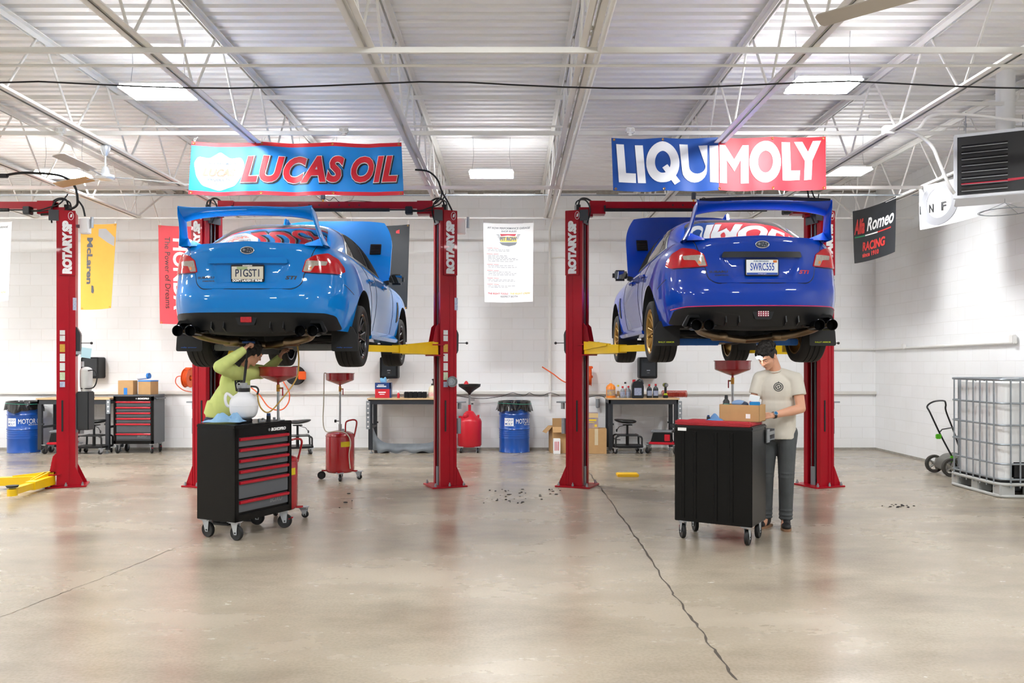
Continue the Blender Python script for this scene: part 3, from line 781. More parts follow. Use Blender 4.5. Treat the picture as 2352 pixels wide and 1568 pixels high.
    for sg in (1, -1):
        S = [(.626, -1.09, -.90, 1.362, .006), (.629, -1.08, -.885, 1.32, .011), (.637, -1.03, -.85, 1.25, .014), (.652, -.98, -.80, 1.17, .017), (.674, -.93, -.73, 1.10, .021), (.69, -.90, -.66, 1.055, .026)]
        rows = []
        for x, ya, yb_, z, t in S:
            ym, hy = (ya+yb_)/2, (yb_-ya)/2
            rows.append([mb.v((sg*(x+t*sin(2*pi*k/20)), ym-hy*cos(2*pi*k/20), z+(.02 if z > 1.36 else 0)*cos(2*pi*k/20))) for k in range(20)])
        for A, B in zip(rows, rows[1:]):
            for i in range(20): j = (i+1) % 20; mb.f([A[i], A[j], B[j], B[i]])
        mb.f(rows[0])
        F_ = lambda t: (.40+.285*t, 1.05+.022*t+.085*t**1.7)       # foot sweeping up from the deck into the plate
        for k in range(10):
            (x0, z0), (x1, z1) = F_(k/10), F_((k+1)/10); y0, y1 = -.93+.04*k/10, -.93+.04*(k+1)/10; y2, y3 = -.80+.08*k/10, -.80+.08*(k+1)/10
            T0, T1 = mb.v((sg*x0, (y0+y2)/2, z0)), mb.v((sg*x1, (y1+y3)/2, z1))
            A0, A1, B0, B1 = mb.v((sg*x0, y0, 1.045)), mb.v((sg*x1, y1, 1.045)), mb.v((sg*x0, y2, 1.045)), mb.v((sg*x1, y3, 1.045))
            mb.f([A0, A1, T1, T0]); mb.f([T0, T1, B1, B0])
    wg = mb.build('rear_wing', paint, car, smooth=45)
    if o['gold']:
        mb = MB(); mb.grid(lambda u, v_: (-.61+1.22*u, -1.06-.03*v_, 1.383+.018*(1-(2*u-1)**2)+.02*v_), 30, 2); 
        mb.grid(lambda u, v_: (-.61+1.22*u, -1.06-.03*v_, 1.375+.018*(1-(2*u-1)**2)+.02*v_), 30, 2); mb.build('wing_lip', ink, wg)
    mb = MB(); mb.prism([(.16, 1.372), (.36, 1.415), (.34, 1.43), (.24, 1.50), (.2, 1.505)], -.014, .014, 'yz', bev=.012); mb.lathe([(.055, 1.36), (.052, 1.43), (.04, 1.455), (.024, 1.475), (.012, 1.50), (0, 1.505)], (0, .27, 0), 20); mb.build('antenna_fin', paint, car)
    # raised bonnet
    hp = bpy.data.objects.new('hood', None); COL.objects.link(hp); hp.parent = car; hp.location = (0, 2.13, .99); hp.rotation_euler = (R(64), 0, 0)
    HW = lambda t: .80-.02*t-.13*max(0, (t-.55)/.45)**2.2
    def hf(off):
        return lambda u, t: ((2*u-1)*HW(t), 1.0*t, off+.05*(1-(2*u-1)**4)-.06*t*t)
    mb = MB(); mb.grid(hf(.0), 30, 24); mb.grid(hf(-.025), 30, 24)
    for e in (0, 1): mb.grid(lambda u, t: tuple(V(hf(0)(e, t)).lerp(V(hf(-.025)(e, t)), u)), 1, 24); mb.grid(lambda u, t: tuple(V(hf(0)(u, e)).lerp(V(hf(-.025)(u, e)), t)), 30, 1)
    mb.build('hood_panel', paint, hp, weld=.0003)
    mb = MB(); mb.prism([(.12, .05), (.16, .13), (.5, .06), (.52, .04)], -.2, .2, 'yz', bev=.015); mb.build('hood_scoop', paint, hp)
    for sg in (1, -1):
        mb = MB(); cy, cx = .5, sg*.585; mb.box((cx, cy, .043), (.15, .17, .012), bev=.01); hv = mb.build('hood_vent', blkpl, hp)
        mb = MB(); 
        for k in range(5): mb.box((cx, cy-.056+.028*k, .052), (.12, .006, .008))
        mb.build('vent_slat', ink, hv)
    return car

blueA = mat('bright_blue_paint', '0078c8', .45, coat=1, var=.01, spec=.05)
blueB = mat('deep_blue_paint', '0036a0', .4, metal=.0, coat=1, var=.01, spec=.05)
blkrim = mat('gloss_black_rim', '18191b', .25, var=.03, coat=.5)
goldrim = mat('gold_rim', 'b08a4a', .35, metal=.7, var=.06)
LIFT_A, LIFT_B = 1.665, 1.72
carA = build_car('car', (-2.465, 8.69, LIFT_A), R(-1.2), 'light blue sedan with black wheels raised on the lift under the banner with red lettering', blueA, blkrim,
    dict(gold=False, flap=mat('flap_blue_ink', '2255aa', .5), garn=blueA, sti=ink, plate=mat('plate_cream', 'c9cfd2', .4, c2='d8c9a0', vs_=9), reg='P1GST1', regc=mat('plate_navy', '1d2a4a', .4), fog=mat('fog_red', 'd01018', .2, coat=1, var=.3, vs_=60), sub=subf, wz=.215))
carB = build_car('car', (2.345, 8.69, LIFT_B), R(.3), 'dark blue sedan with gold wheels raised on the lift under the two-tone white lettered banner', blueB, goldrim,
    dict(gold=True, flap=mat('flap_yellow_ink', 'c9d622', .5), garn=mat('carbon_black', '17171a', .2, coat=1), sti=mat('badge_red', 'c3121e', .3), plate=mat('plate_white', 'e8ebee', .35, var=.02), reg='SWRC555', regc=mat('plate_blue_ink', '1f4fae', .4), fog=mat('fog_pink', 'b0405a', .2, coat=1, var=.3, vs_=60), sub=mat('blue_crossmember', '1261b4', .4), wz=.21))
# ================================================================ two-post lifts
ROT_UP = M(((0, -1, 0), (0, 0, -1), (1, 0, 0))).to_euler()
ROT_DN = M(((0, 1, 0), (0, 0, -1), (-1, 0, 0))).to_euler()
def obeam(mb, p0, p1, w0, h0, w1=None, h1=None):
    """tapered box from p0 to p1"""
    p0, p1 = V(p0), V(p1); w1 = w1 or w0; h1 = h1 or h0; d = (p1-p0).normalized(); s = d.cross(V((0, 0, 1))).normalized(); u = s.cross(d)
    A = [mb.v(p0+s*a*w0/2+u*b*h0/2) for a, b in ((-1, -1), (1, -1), (1, 1), (-1, 1))]; B = [mb.v(p1+s*a*w1/2+u*b*h1/2) for a, b in ((-1, -1), (1, -1), (1, 1), (-1, 1))]
    mb.f(A); mb.f(B[::-1])
    for i in range(4): mb.f([A[i], A[(i+1) % 4], B[(i+1) % 4], B[i]])
slabel = [mat('sticker_white', 'e6e6e2', .4, var=.12, vs_=60), mat('sticker_yellow', 'd9a83c', .4, var=.2, vs_=50), mat('sticker_green', '8fae5a', .4, c2='e8e8e0', vs_=40), mat('sticker_blue', '3f68a8', .4, c2='e6e6e6', vs_=45)]
ropem = mat('steel_chain', '6d6f73', .4, metal=.8)
CY = 10.67
def column(lift, x, sg, H, stick=True, fresh=False):
    """sg=+1: opening faces -x (right hand post of a lift)"""
    T = M.Translation((x, CY-lift.location.y, 0)) @ M.Rotation(sg*R(22), 4, 'Z')
    T = M.Translation((-lift.location.x, 0, 0)) @ T
    mb = MB(T); a = .012
    mb.bb((sg*.09, -.14, .02), (sg*.102, .14, 3.55)); mb.bb((-sg*.1, -.152, .02), (sg*.102, -.14, 3.55)); mb.bb((-sg*.1, .14, .02), (sg*.102, .152, 3.55))
    mb.bb((-sg*.112, -.152, .02), (-sg*.1, -.085, 3.55)); mb.bb((-sg*.112, .085, .02), (-sg*.1, .152, 3.55))
    mb.bb((sg*.012, -.158, .03), (sg*.03, -.152, 2.72)); mb.bb((sg*.07, -.158, .03), (sg*.104, -.152, 2.72))
    col = mb.build('column', redlift, lift, smooth=0)
    mb = MB(T); mb.bb((-.235, -.22, 0), (.235, .22, .02), bev=.004)
    for yy in (-.16, .16):
        mb.prism([(sg*.1, .02), (sg*.21, .02), (sg*.1, .27)], yy-.005, yy+.005, 'xz')
    bp = mb.build('base_plate', redlift, col, smooth=30)
    mb = MB(T)
    for xx in (-.19, 0, .19):
        for yy in (-.19, .19): mb.cyl((xx, yy, .02), (xx, yy, .045), .017, seg=6); mb.cyl((xx, yy, .045), (xx, yy, .065), .009, seg=8)
    mb.build('anchor_bolt', galv, col)
    mb = MB(T); mb.bb((sg*-.075, -.176, 2.725), (sg*.108, -.158, 3.56), bev=.004); mb.build('sign_panel', redlift, col, smooth=30)
    t = text('ROTARY.SP', .13, white, col, T @ V((sg*.012-.0, -.1785, 3.085)), name='sign_lettering', fit=(.68, .112), bold=.010)
    t.rotation_euler = (T.to_3x3() @ ROT_UP.to_matrix()).to_euler()
    mb = MB(T); mb.tube([(.055+.03*cos(2*pi*k/24), -.178, 3.49+.05*sin(2*pi*k/24)) for k in range(24)], .003, 5, closed=True)
    mb.prism([(sg*0+.043, 3.47), (.067, 3.475), (.072, 3.515), (.052, 3.51)], -.1785, -.177, 'xz'); mb.build('sign_oval', white, col)
    mb = MB(T); mb.bb((-sg*.112, -.11, 3.40), (-sg*.12, .11, 3.56)); mb.bb((-sg*.2, -.165, 3.42), (-sg*.085, -.158, 3.56), bev=.003); mb.build('top_bracket', mat('dark_grey_plate', '3a3c40', .4), col, smooth=0)
    mb = MB(T)
    mb.cyl((-sg*.03, .02, .05), (-sg*.03, .02, 3.4), .03, seg=12); mb.build('cylinder', ink, col)
    mb = MB(T); mb.cyl((-sg*.095, -.04, .1), (-sg*.095, -.04, 3.4), .007, seg=6); mb.cyl((-sg*.095, .03, .1), (-sg*.095, .03, 3.4), .007, seg=6); mb.build('lift_chain', ropem, col)
    mb = MB(T); mb.bb((-sg*.118, -.05, .02), (-sg*.10, .02, .26)); mb.build('chain_guard', mat('grey_guard', '7d8084', .5), col, smooth=0)
    mb = MB(T); mb.bb((-sg*.055, -.159, .72), (-sg*.035, -.152, 1.12)); mb.build('wear_strip', ink, col, smooth=0)
    mb = MB(T); mb.prism([(sg*.1, 1.68), (sg*.15, 1.75), (sg*.155, 1.98), (sg*.1, 2.08)], -.1, .1, 'xz', bev=.01); mb.build('release_cover', mat('grey_cover', '303236', .45), col)
    mb = MB(T); mb.tube([(sg*.15, -.02, 1.86), (sg*.27, -.05, 1.86)], .006, 6); mb.ell((sg*.28, -.05, 1.86), .018); mb.build('release_knob', ink, col)
    mb = MB(T); mb.bb((sg*.102, -.1, .70), (sg*.12, .06, 1.15)); mb.bb((sg*.12, -.11, 1.08), (sg*.25, .05, 1.10)); mb.cyl((sg*.16, -.06, .68), (sg*.16, -.06, .88), .035, seg=12); mb.cyl((sg*.18, -.05, 1.0), (sg*.18, -.05, 1.08), .025, seg=10)
    mb.build('tool_tray', galv, col)
    if stick:
        k = 0
        for z0, h, m in ((1.96, .06, 0), (1.88, .07, 0), (1.74, .1, 1), (1.62, .1, 0), (1.50, .1, 0), (1.38, .1, 2), (1.29, .07, 3)):
            MB(T).bb((sg*-.045-.028, -.16, z0), (sg*-.045+.03, -.152, z0+h)).build('warning_label', slabel[m], col, smooth=0)
        MB(T).bb((sg*.075, -.1605, 2.28), (sg*.118, -.158, 2.44)).build('warning_label', slabel[3], col, smooth=0)
    return col, T
def lift(name, xl, xr, z_arm, label, targets, padz, stick=True):
    o = thing(name, ((xl+xr)/2, CY, 0), label, 'car lift'); L = o.location
    inv = M.Translation(-V((L.x, 0, 0)))
    loc = lambda p: V((p[0]-L.x, p[1]-L.y, p[2]))
    for x, sg in ((xl, -1), (xr, 1)):
        col, T = column(o, x, sg, 3.55, stick and sg > 0)
        # carriage
        mb = MB(T); z0 = z_arm
        mb.bb((-sg*.09, -.08, z0-.1), (-sg*.02, .08, z0+.75)); mb.bb((-sg*.22, -.17, z0+.06), (-sg*.06, .17, z0+.075)); mb.bb((-sg*.22, -.17, z0-.075), (-sg*.06, .17, z0-.06))
        mb.prism([(-sg*.1, z0+.075), (-sg*.2, z0+.09), (-sg*.16, z0+.3), (-sg*.1, z0+.36)], -.1, -.09, 'xz'); mb.prism([(-sg*.1, z0+.075), (-sg*.2, z0+.09), (-sg*.16, z0+.3), (-sg*.1, z0+.36)], .09, .1, 'xz')
        mb.build('carriage', redlift, o, smooth=0)
        for tgt in [t for t in targets if (t[0]-L.x)*sg > 0]:
            far = tgt[1] > CY+.1
            p0 = T @ V((-sg*.19, .11 if far else -.11, z_arm)); p1 = loc((tgt[0], tgt[1], z_arm))
            mid = p0.lerp(p1, .55); mb = MB()
            obeam(mb, p0, mid, .13, .115, .12, .10); obeam(mb, p0.lerp(p1, .4), p1, .085, .075)
            q = p0.lerp(p1, .38); n = (p1-p0).normalized().cross(V((0, 0, 1)))
            obeam(mb, p0+V((0, 0, .05)), q+V((0, 0, .05))+n*.02, .02, .12, .02, .03); obeam(mb, p0+n*.07+V((0, 0, .05)), q+n*.07+V((0, 0, .05)), .012, .11, .012, .02)
            mb.cyl(p0-V((0, 0, .06)), p0+V((0, 0, .1)), .06, seg=18)
            ar = mb.build('arm', yellow, o, smooth=30)
            mb = MB(); mb.cyl(p1-V((0, 0, .05)), p1+V((0, 0, .03)), .055, seg=20); mb.build('pad_screw', yellow, ar)
            MB().lathe([(0, padz-.02), (.06, padz-.02), (.07, padz), (.05, padz+.001), (0, padz-.004)], (p1.x, p1.y, 0), 24).build('pad', rubber, ar)
            lb = p0.lerp(p1, .12)+V((0, 0, -.02)); 
        # hoses and sensor at the post top
        mb = MB(); xx = x-L.x
        mb.tube(curve([(xx-sg*.02, .05, 3.55), (xx-sg*.03, .03, 3.72), (xx-sg*.12, 0, 3.74), (xx-sg*.22, -.03, 3.66), (xx-sg*.26, -.06, 3.56)], 6), .013, 8)
        mb.tube(curve([(xx+sg*.02, .05, 3.55), (xx+sg*.01, .02, 3.70), (xx-sg*.1, -.06, 3.71), (xx-sg*.16, -.1, 3.58), (xx-sg*.12, -.16, 3.4)], 6), .010, 8)
        mb.cyl((xx-sg*.01, 0, 3.55), (xx-sg*.01, 0, 3.66), .035, seg=12)
        mb.build('hydraulic_hose', rubber, o)
    mb = MB(); a, b = xl+.16-L.x, xr-.16-L.x
    mb.bb((a, -.06, 3.60), (b, .06, 3.69))
    for x, s_ in ((a, 1), (b, -1)): mb.bb((x, -.075, 3.53), (x+s_*.2, .075, 3.70)); mb.bb((x-s_*.14, -.05, 3.50), (x+s_*.04, .05, 3.62))
    bm_ = mb.build('overhead_beam', redlift, o, smooth=0)
    mb = MB(); mb.cyl((a+.18, -.1, 3.575), (b-.55, -.1, 3.575), .022, seg=12); mb.cyl((b-.55, -.1, 3.575), (b-.33, -.1, 3.575), .008, seg=8); mb.box((a+.19, -.08, 3.6), (.02, .05, .07)); mb.build('shutoff_bar', rubber, o)
    mb = MB(); mb.box((b-.30, -.1, 3.565), (.09, .1, .1), bev=.008); mb.build('limit_switch', ink, o)
    mb = MB(); mb.tube(curve([(b-.28, -.12, 3.57), (b-.15, -.14, 3.56), (b-.03, -.12, 3.60), (b+.1, -.08, 3.66), (b+.16, 0, 3.8)], 6), .009, 6); mb.tube(curve([(b-.28, -.12, 3.55), (b-.12, -.14, 3.55), (b+.02, -.13, 3.57)], 5), .007, 6); mb.build('switch_cable', rubber, o)
    mb = MB()
    for k in range(-3, 4):
        mb.cyl((k*.13+.05, -.061, 3.645), (k*.13+.05, -.063, 3.645), .010, seg=10)
    mb.build('bolt_hole', ink, bm_)
    return o
liftA = lift('two_post_lift', -3.97, -.87, LIFT_A+.1, 'red two-post lift with yellow arms holding up the light blue sedan', [(-1.70, 9.22), (-1.72, 11.3), (-3.22, 9.22), (-3.2, 11.3)], LIFT_A+.20)
liftB = lift('two_post_lift', .85, 4.0, LIFT_B+.05, 'red two-post lift with yellow arms holding up the dark blue sedan', [(1.6, 9.22), (1.6, 11.3), (3.1, 9.22), (3.1, 11.3)], LIFT_B+.20, False)
liftC = lift('two_post_lift', -8.98, -5.79, .10, 'empty red two-post lift, yellow arms lowered to the floor, mostly out of view', [(-5.83, 9.55), (-7.05, 10.25), (-9.0, 9.55), (-8.0, 10.3)], .17)
# junction boxes on the beams
for lf_, px, lb in ((liftA, 742, 'small grey junction box on the beam below the blue banner'), (liftB, 1593, 'small grey junction box on the beam below the two-tone banner')):
    p = at(px, 461, CY); b_ = thing('junction_box', (p.x, CY, 3.69), lb, 'junction box')
    MB().box((0, 0, .085), (.05, .05, .09), bev=.006).build('housing', mat('grey_box', '4b5560', .5), b_); MB().cyl((0, 0, 0), (0, 0, .04), .012, seg=10).build('fitting', mat('brass', 'c08a3e', .3, metal=.8), b_)
    MB().tube(curve([(.02, 0, .05), (.09, .01, .03), (.14, .02, .07), (.22, .02, .01), (.4, .03, .03), (.7, .03, .01)], 5), .004, 5).build('wire', rubber, b_)
# cables dropping from the roof to the lifts
mb = MB(); mb.tube(curve([(-6.35, 10.2, 3.93), (-6.1, 10.25, 3.98), (-5.75, 10.4, 3.98), (-5.62, 10.5, 3.88), (-5.6, 10.55, 3.7), (-5.66, 10.6, 3.62), (-5.85, 10.62, 3.56), (-6.1, 10.6, 3.52)], 7), .016, 8)
mb.box((-6.38, 10.2, 3.93), (.2, .05, .05), V((0, 0, 0)).to_track_quat('X', 'Z').to_matrix() if 0 else None, bev=.01); mb.tube(curve([(-5.6, 10.55, 3.7), (-5.56, 10.6, 3.62), (-5.54, 10.62, 3.5)], 5), .012, 8)
tag(mb.build('power_cable', rubber), 'thick black cable hanging from the roof to the lowered-arm lift, in front of the fan', 'cable')
mb = MB(); mb.tube(curve([(-1.22, 10.3, 4.03), (-1.06, 10.35, 4.02), (-.95, 10.4, 3.93), (-.9, 10.5, 3.8), (-.84, 10.6, 3.7), (-.78, 10.66, 3.58)], 7), .012, 8); mb.tube(curve([(-.9, 10.5, 3.8), (-.92, 10.55, 3.72), (-1.0, 10.6, 3.66)], 5), .010, 8)
tag(mb.build('power_cable', rubber), 'black cable coming down to the red post beside the rules poster', 'cable')
mb = MB(); mb.tube(curve([(3.75, 10.5, 4.1), (3.8, 10.55, 3.9), (3.84, 10.6, 3.75), (3.88, 10.66, 3.6)], 6), .012, 8); mb.tube(curve([(3.78, 10.5, 4.1), (3.87, 10.55, 3.8), (3.95, 10.62, 3.7), (4.02, 10.66, 3.56)], 6), .010, 8)
tag(mb.build('power_cable', rubber), 'black cables dropping behind the red banner end to the lift', 'cable')
# sensor boxes on posts
for x, lb in ((-5.56, 'white control box on the post next to the yellow flag'), (-.66, 'grey control box on the post by the rules poster')):
    b_ = thing('control_box', (x, CY, 3.38), lb, 'control box'); MB().box((0, 0, 0), (.12, .09, .2), bev=.012).build('housing', white, b_); MB().cyl((.085, 0, -.02), (.085, 0, .12), .02, seg=10).build('gland', galv, b_); MB().bb((-.11, -.02, -.02), (-.05, .02, .02)).build('bracket', galv, b_)
# round magnetic tray on the post
b_ = thing('magnetic_tray', (-.775, CY-.155, 1.36), 'round steel magnetic parts tray stuck on the red post', 'tray'); b_.rotation_euler = (0, 0, R(16))
mb = MB(); mb.lathe([(0, -.004), (.045, -.004), (.047, -.012), (.06, -.02), (.066, -.035), (.07, -.035), (.066, -.012), (.05, .004), (0, .004)], seg=32, axis='y'); mb.build('dish', steel, b_); MB().lathe([(.02, -.006), (.022, -.009), (.035, -.009), (.037, -.006)], seg=28, axis='y').build('ring', galv, b_)
# motor pump on the empty lift's post
b_ = thing('pump_unit', (-5.55, CY, 1.0), 'grey and black pump motor on the post in front of the towel dispenser', 'pump')
MB().box((-.01, 0, -.02), (.16, .16, .5), bev=.012).build('tank', mat('tank_dark', '2b2d30', .45), b_); mb = MB(); mb.cyl((0, 0, .23), (0, 0, .30), .06, .075, seg=18); mb.cyl((0, 0, .30), (0, 0, .5), .075, seg=22); mb.ell((0, 0, .5), (.075, .075, .05)); mb.cyl((-.05, 0, .55), (-.05, 0, .62), .02, seg=8); mb.build('motor', mat('motor_grey', 'c9c8c4', .45), b_)
MB().tube(curve([(.05, -.05, .5), (.14, -.06, .5), (.17, -.06, .4), (.12, -.06, .28), (-.04, -.06, .27)], 6), .008, 6).build('hose', rubber, b_); MB().bb((-.12, -.05, .05), (-.08, .05, .2)).build('bracket', galv, b_)
b_ = thing('notice_card', (-5.5, CY-.1, 1.73), 'pale blue card clipped behind the post of the empty lift', 'card'); MB().box((0, 0, 0), (.13, .004, .13), M.Rotation(R(8), 3, 'Y')).build('sheet', mat('card_blue', 'b9dbe6', .5), b_); MB().bb((-.13, -.004, -.02), (-.06, .004, .02)).build('clip', galv, b_)

# ================================================================ banners and flags
def lay_text(mb, txt, size, cx, cy, fn, off, fit=None, h=.04, out=V((0, -1, 0)), rot=0, **k):
    me = text_mesh(txt, size, depth=0, **k)
    xs = [v.co.x for v in me.vertices]; ys = [v.co.y for v in me.vertices]; w_, hh = max(xs)-min(xs), max(ys)-min(ys)
    me.transform(M.Translation((cx, cy, 0)) @ M.Rotation(rot, 4, 'Z') @ M.Diagonal((fit[0]/w_ if fit and fit[0] else 1, fit[1]/hh if fit and fit[1] else 1, 1, 1)) @ M.Translation((-(max(xs)+min(xs))/2, -(max(ys)+min(ys))/2, 0)))
    bm = bmesh.new(); bm.from_mesh(me); bpy.data.meshes.remove(me)
    for ax in (0, 1):
        lo = min(v.co[ax] for v in bm.verts); hi = max(v.co[ax] for v in bm.verts); n = int((hi-lo)/h)
        for i in range(math.floor(lo/h)+1, math.ceil(hi/h)):
            c = [0, 0, 0]; c[ax] = h*i; nn = [0, 0, 0]; nn[ax] = 1
            bmesh.ops.bisect_plane(bm, geom=bm.verts[:]+bm.edges[:]+bm.faces[:], plane_co=c, plane_no=nn)
    mp = {}
    for v in bm.verts:
        u, q = v.co.x, v.co.y; e = .005; p = V(fn(u, q)); n = (V(fn(u+e, q))-V(fn(u-e, q))).cross(V(fn(u, q+e))-V(fn(u, q-e))).normalized()
        if n.dot(out) < 0: n = -n
        mp[v] = mb.v(p+n*off)
    for f in bm.faces: mb.f([mp[v] for v in f.verts])
    bm.free(); return mb
def rect(a, b, c, d): return [(a, b), (c, b), (c, d), (a, d)]
def cloth(name, hexc, rough=.45): return mat(name, hexc, rough, var=.04, vs_=8, spec=.4, sheen=0)
def banner(name, TL, TR, BL, BR, label, cat, amp, ties, folds):
    """corners in the world; u along the width in m, v up from the bottom in m"""
    TL, TR, BL, BR = V(TL), V(TR), V(BL), V(BR); W_ = (TR-TL).length; H_ = (TL-BL).length
    root = thing(name, (TL+TR)/2, label, cat); o = (TL+TR)/2; nrm = (TR-TL).cross(V((0, 0, 1))).normalized()
    def fn(u, v):
        a, b = u/W_, v/H_; p = BL.lerp(BR, a).lerp(TL.lerp(TR, a), b)
        sag = 0
        for s0, s1 in zip(ties, ties[1:]):
            if s0 <= a <= s1: t = (a-s0)/(s1-s0); sag = .07*(s1-s0)*4*t*(1-t)*W_*.3
        w_ = amp*(sin(2*pi*a*folds*.5+1.2*b)*.5+.5*sin(2*pi*a*folds*.31+2-1.7*b))*(1-.45*b)
        cr = abs(((a*folds+.15*b) % 1)-.5); w_ += amp*.45*(cr-.25)
        return p-o+V((0, 0, -sag*(1-.15*(1-b))))+nrm*w_
    return root, fn, W_, H_
bblue = cloth('banner_blue', '1283cf'); bred = cloth('banner_red', 'd51f2e'); bnavy = cloth('banner_navy', '0b4a9c'); bcoral = cloth('banner_scarlet', 'e0343f'); bwhite = cloth('banner_white', 'f4f4f2')
def P(px, py, d): return at(px, py, d)
rt, fn, W_, H_ = banner('banner', P(441, 325, 9.1), P(922, 327, 9.1), P(434, 446, 9.1), P(927, 447, 9.1), 'blue banner with red borders and slanted red lettering hung over the light blue sedan', 'banner', .022, (0, .335, .67, 1), 11)
mb = MB(); patch(mb, rect(0, 0, W_, H_), fn, 0, .003, .035); sh = mb.build('sheet', bblue, rt, smooth=60)
mb = MB(); patch(mb, rect(0, 0, W_, .042), fn, .002, .002, .035); patch(mb, rect(0, H_-.042, W_, H_), fn, .002, .002, .035); mb.build('border', bred, sh, smooth=60)
kb = W_/2.19
S = [(.05, .40), (.16, .385), (.27, .46), (.38, .385), (.49, .40), (.53, .33), (.50, .19), (.44, .10), (.27, .05), (.10, .10), (.04, .19), (.01, .33)]
mb = MB(); patch(mb, rpoly([((a+.03)*kb, b*kb) for a, b in S], .03), fn, .004, .002, .035); mb.build('shield', bwhite, sh, smooth=60)
mb = MB(); lay_text(mb, 'LUCAS', .1, .30*kb, .24*kb, fn, .010, (.36, .085), shear=.25, bold=.004); mb.build('shield_lettering', mat('pale_red', 'e8705c', .5), sh)
mb = MB(); lay_text(mb, 'HIGH PERFORMANCE', .05, .33*kb, .335*kb, fn, .010, (.30, .028), bold=.001); lay_text(mb, 'PRODUCTS', .05, .30*kb, .165*kb, fn, .010, (.24, .03), bold=.001); lay_text(mb, 'INC.', .05, .30*kb, .115*kb, fn, .010, (.1, .03)); mb.build('shield_print', mat('grey_print', '5a6a80', .5), sh)
for nm, off, bo, m in (('lettering_shadow', .004, .026, ink), ('lettering_outline', .010, .020, bwhite), ('lettering', .016, .013, bred)):
    mb = MB(); dx = .008 if bo == .026 else 0
    lay_text(mb, 'LUCAS', .30, W_*.484+dx, H_*.49-dx, fn, off, (W_*.475+bo*2, H_*.46+bo*2), shear=.28, bold=bo, space=1.12); lay_text(mb, 'OIL', .30, W_*.866+dx, H_*.50-dx, fn, off, (W_*.205+bo*2, H_*.46+bo*2), shear=.28, bold=bo, space=1.12); mb.build(nm, m, sh, smooth=60)
def ties(rt, fn, us, H_, up):
    mb = MB()
    for u in us: p = V(fn(u, H_-.02)); mb.tube([p, p+V((.01, .03, up*.6)), p+V((0, .1, up))], .004, 5); mb.tube([p, p+V((-.012, .03, up*.6)), p+V((0, .13, up))], .004, 5)
    mb.build('cable_tie', white, rt)
    mb = MB()
    for u in us:
        for v in (.02, H_-.02): p = V(fn(u, v)); mb.lathe([(.006, -.005), (.012, -.007), (.014, -.003)], p, 14, 'y')
    mb.build('eyelet', mat('brass', 'c08a3e', .3), rt)
ties(rt, fn, (.03, W_*.335, W_*.67, W_-.03), H_, .1)
rt, fn, W_, H_ = banner('banner', P(1404, 317, 9.1), P(1897, 313, 9.1), P(1408, 438, 9.1), P(1897, 435, 9.1), 'two-tone banner, dark blue and red, with huge white capitals', 'banner', .02, (0, .24, .5, .75, 1), 9)
mb = MB(); patch(mb, rect(0, 0, W_*.498, H_), fn, 0, .003, .035); sh = mb.build('sheet', bnavy, rt, smooth=60)
mb = MB(); patch(mb, rect(W_*.498, 0, W_, H_), fn, 0, .003, .035); mb.build('sheet', bcoral, rt, smooth=60)
mb = MB()
Lk = W_/2150; Lq = lambda pts: [((x-100)*Lk, (640-y)*H_/520) for x, y in pts]
def oval(cx, cy, rx, ry, n=36): return [(cx+rx*cos(2*pi*k/n), cy+ry*sin(2*pi*k/n)) for k in range(n)]
def ringp(cx, cy, rx, ry, ix, iy):
    A, B = oval(cx, cy, rx, ry), oval(cx, cy, ix, iy)
    for k in range(36): patch(mb, Lq([A[k], A[(k+1) % 36], B[(k+1) % 36], B[k]]), fn, .006, .0005, .04)
for pl in ([(145, 180), (222, 180), (235, 462), (334, 462), (334, 556), (160, 556)], [(332, 184), (414, 184), (437, 556), (354, 556)], [(603, 415), (655, 380), (778, 545), (722, 582)],
           [(1078, 200), (1168, 200), (1168, 568), (1080, 555)], [(1180, 195), (1240, 195), (1330, 330), (1415, 190), (1475, 190), (1472, 566), (1394, 566), (1398, 330), (1330, 448), (1252, 340), (1252, 568), (1180, 570)],
           [(1803, 168), (1888, 168), (1900, 442), (1990, 442), (1985, 536), (1814, 542)], [(1928, 164), (2010, 164), (2068, 262), (2118, 158), (2202, 158), (2112, 350), (2102, 536), (2030, 540), (2036, 350)]):
    patch(mb, Lq(pl), fn, .006, .0005, .04)
ringp(610, 358, 166, 202, 78, 108); ringp(1638, 362, 158, 206, 75, 108)
U_ = [(780, 178), (864, 180), (872, 400)]+[(955-82*cos(a), 400+68*sin(a)) for a in [pi*k/10 for k in range(11)]]+[(970, 195), (1058, 195), (1050, 440)]+[(925+125*cos(a), 440+115*sin(a)) for a in [pi*k/10 for k in range(1, 11)]]
patch(mb, Lq(U_), fn, .006, .0005, .04)
mb.build('lettering', bwhite, rt, smooth=60); ties(rt, fn, (.03, W_*.24, W_*.5, W_*.75, W_-.03), H_, .05)
# flags at the back, hung from the far bridging bar
fy = cloth('flag_yellow', 'dda640', .6); fr_ = cloth('flag_red', 'd8434c', .6); fb = cloth('flag_black', '24272b', .5); fgr = mat('flag_grey', 'a9a8a8', .6); fdk = mat('flag_ink', '4a4c52', .5)
rt, fn, W_, H_ = banner('flag', P(186, 514, 13.7), P(268, 513, 13.7), P(186, 711, 13.7), P(255, 707, 13.7), 'yellow flag with grey vertical lettering hanging beside the empty lift post', 'flag', .015, (0, 1), 2)
ties(rt, fn, (.03, W_-.03), H_, .11)
mb = MB(); patch(mb, rect(0, 0, W_, H_), fn, 0, .002, .06); sh = mb.build('sheet', fy, rt, smooth=60)
mb = MB(); lay_text(mb, 'McLaren', .15, .16, .82, fn, .004, (.78, .10), rot=-pi/2, bold=.006); patch(mb, [(.20, .41), (.235, .40), (.25, .31), (.235, .27), (.20, .29)], fn, .004, .003, .05); mb.build('lettering', fdk, sh)
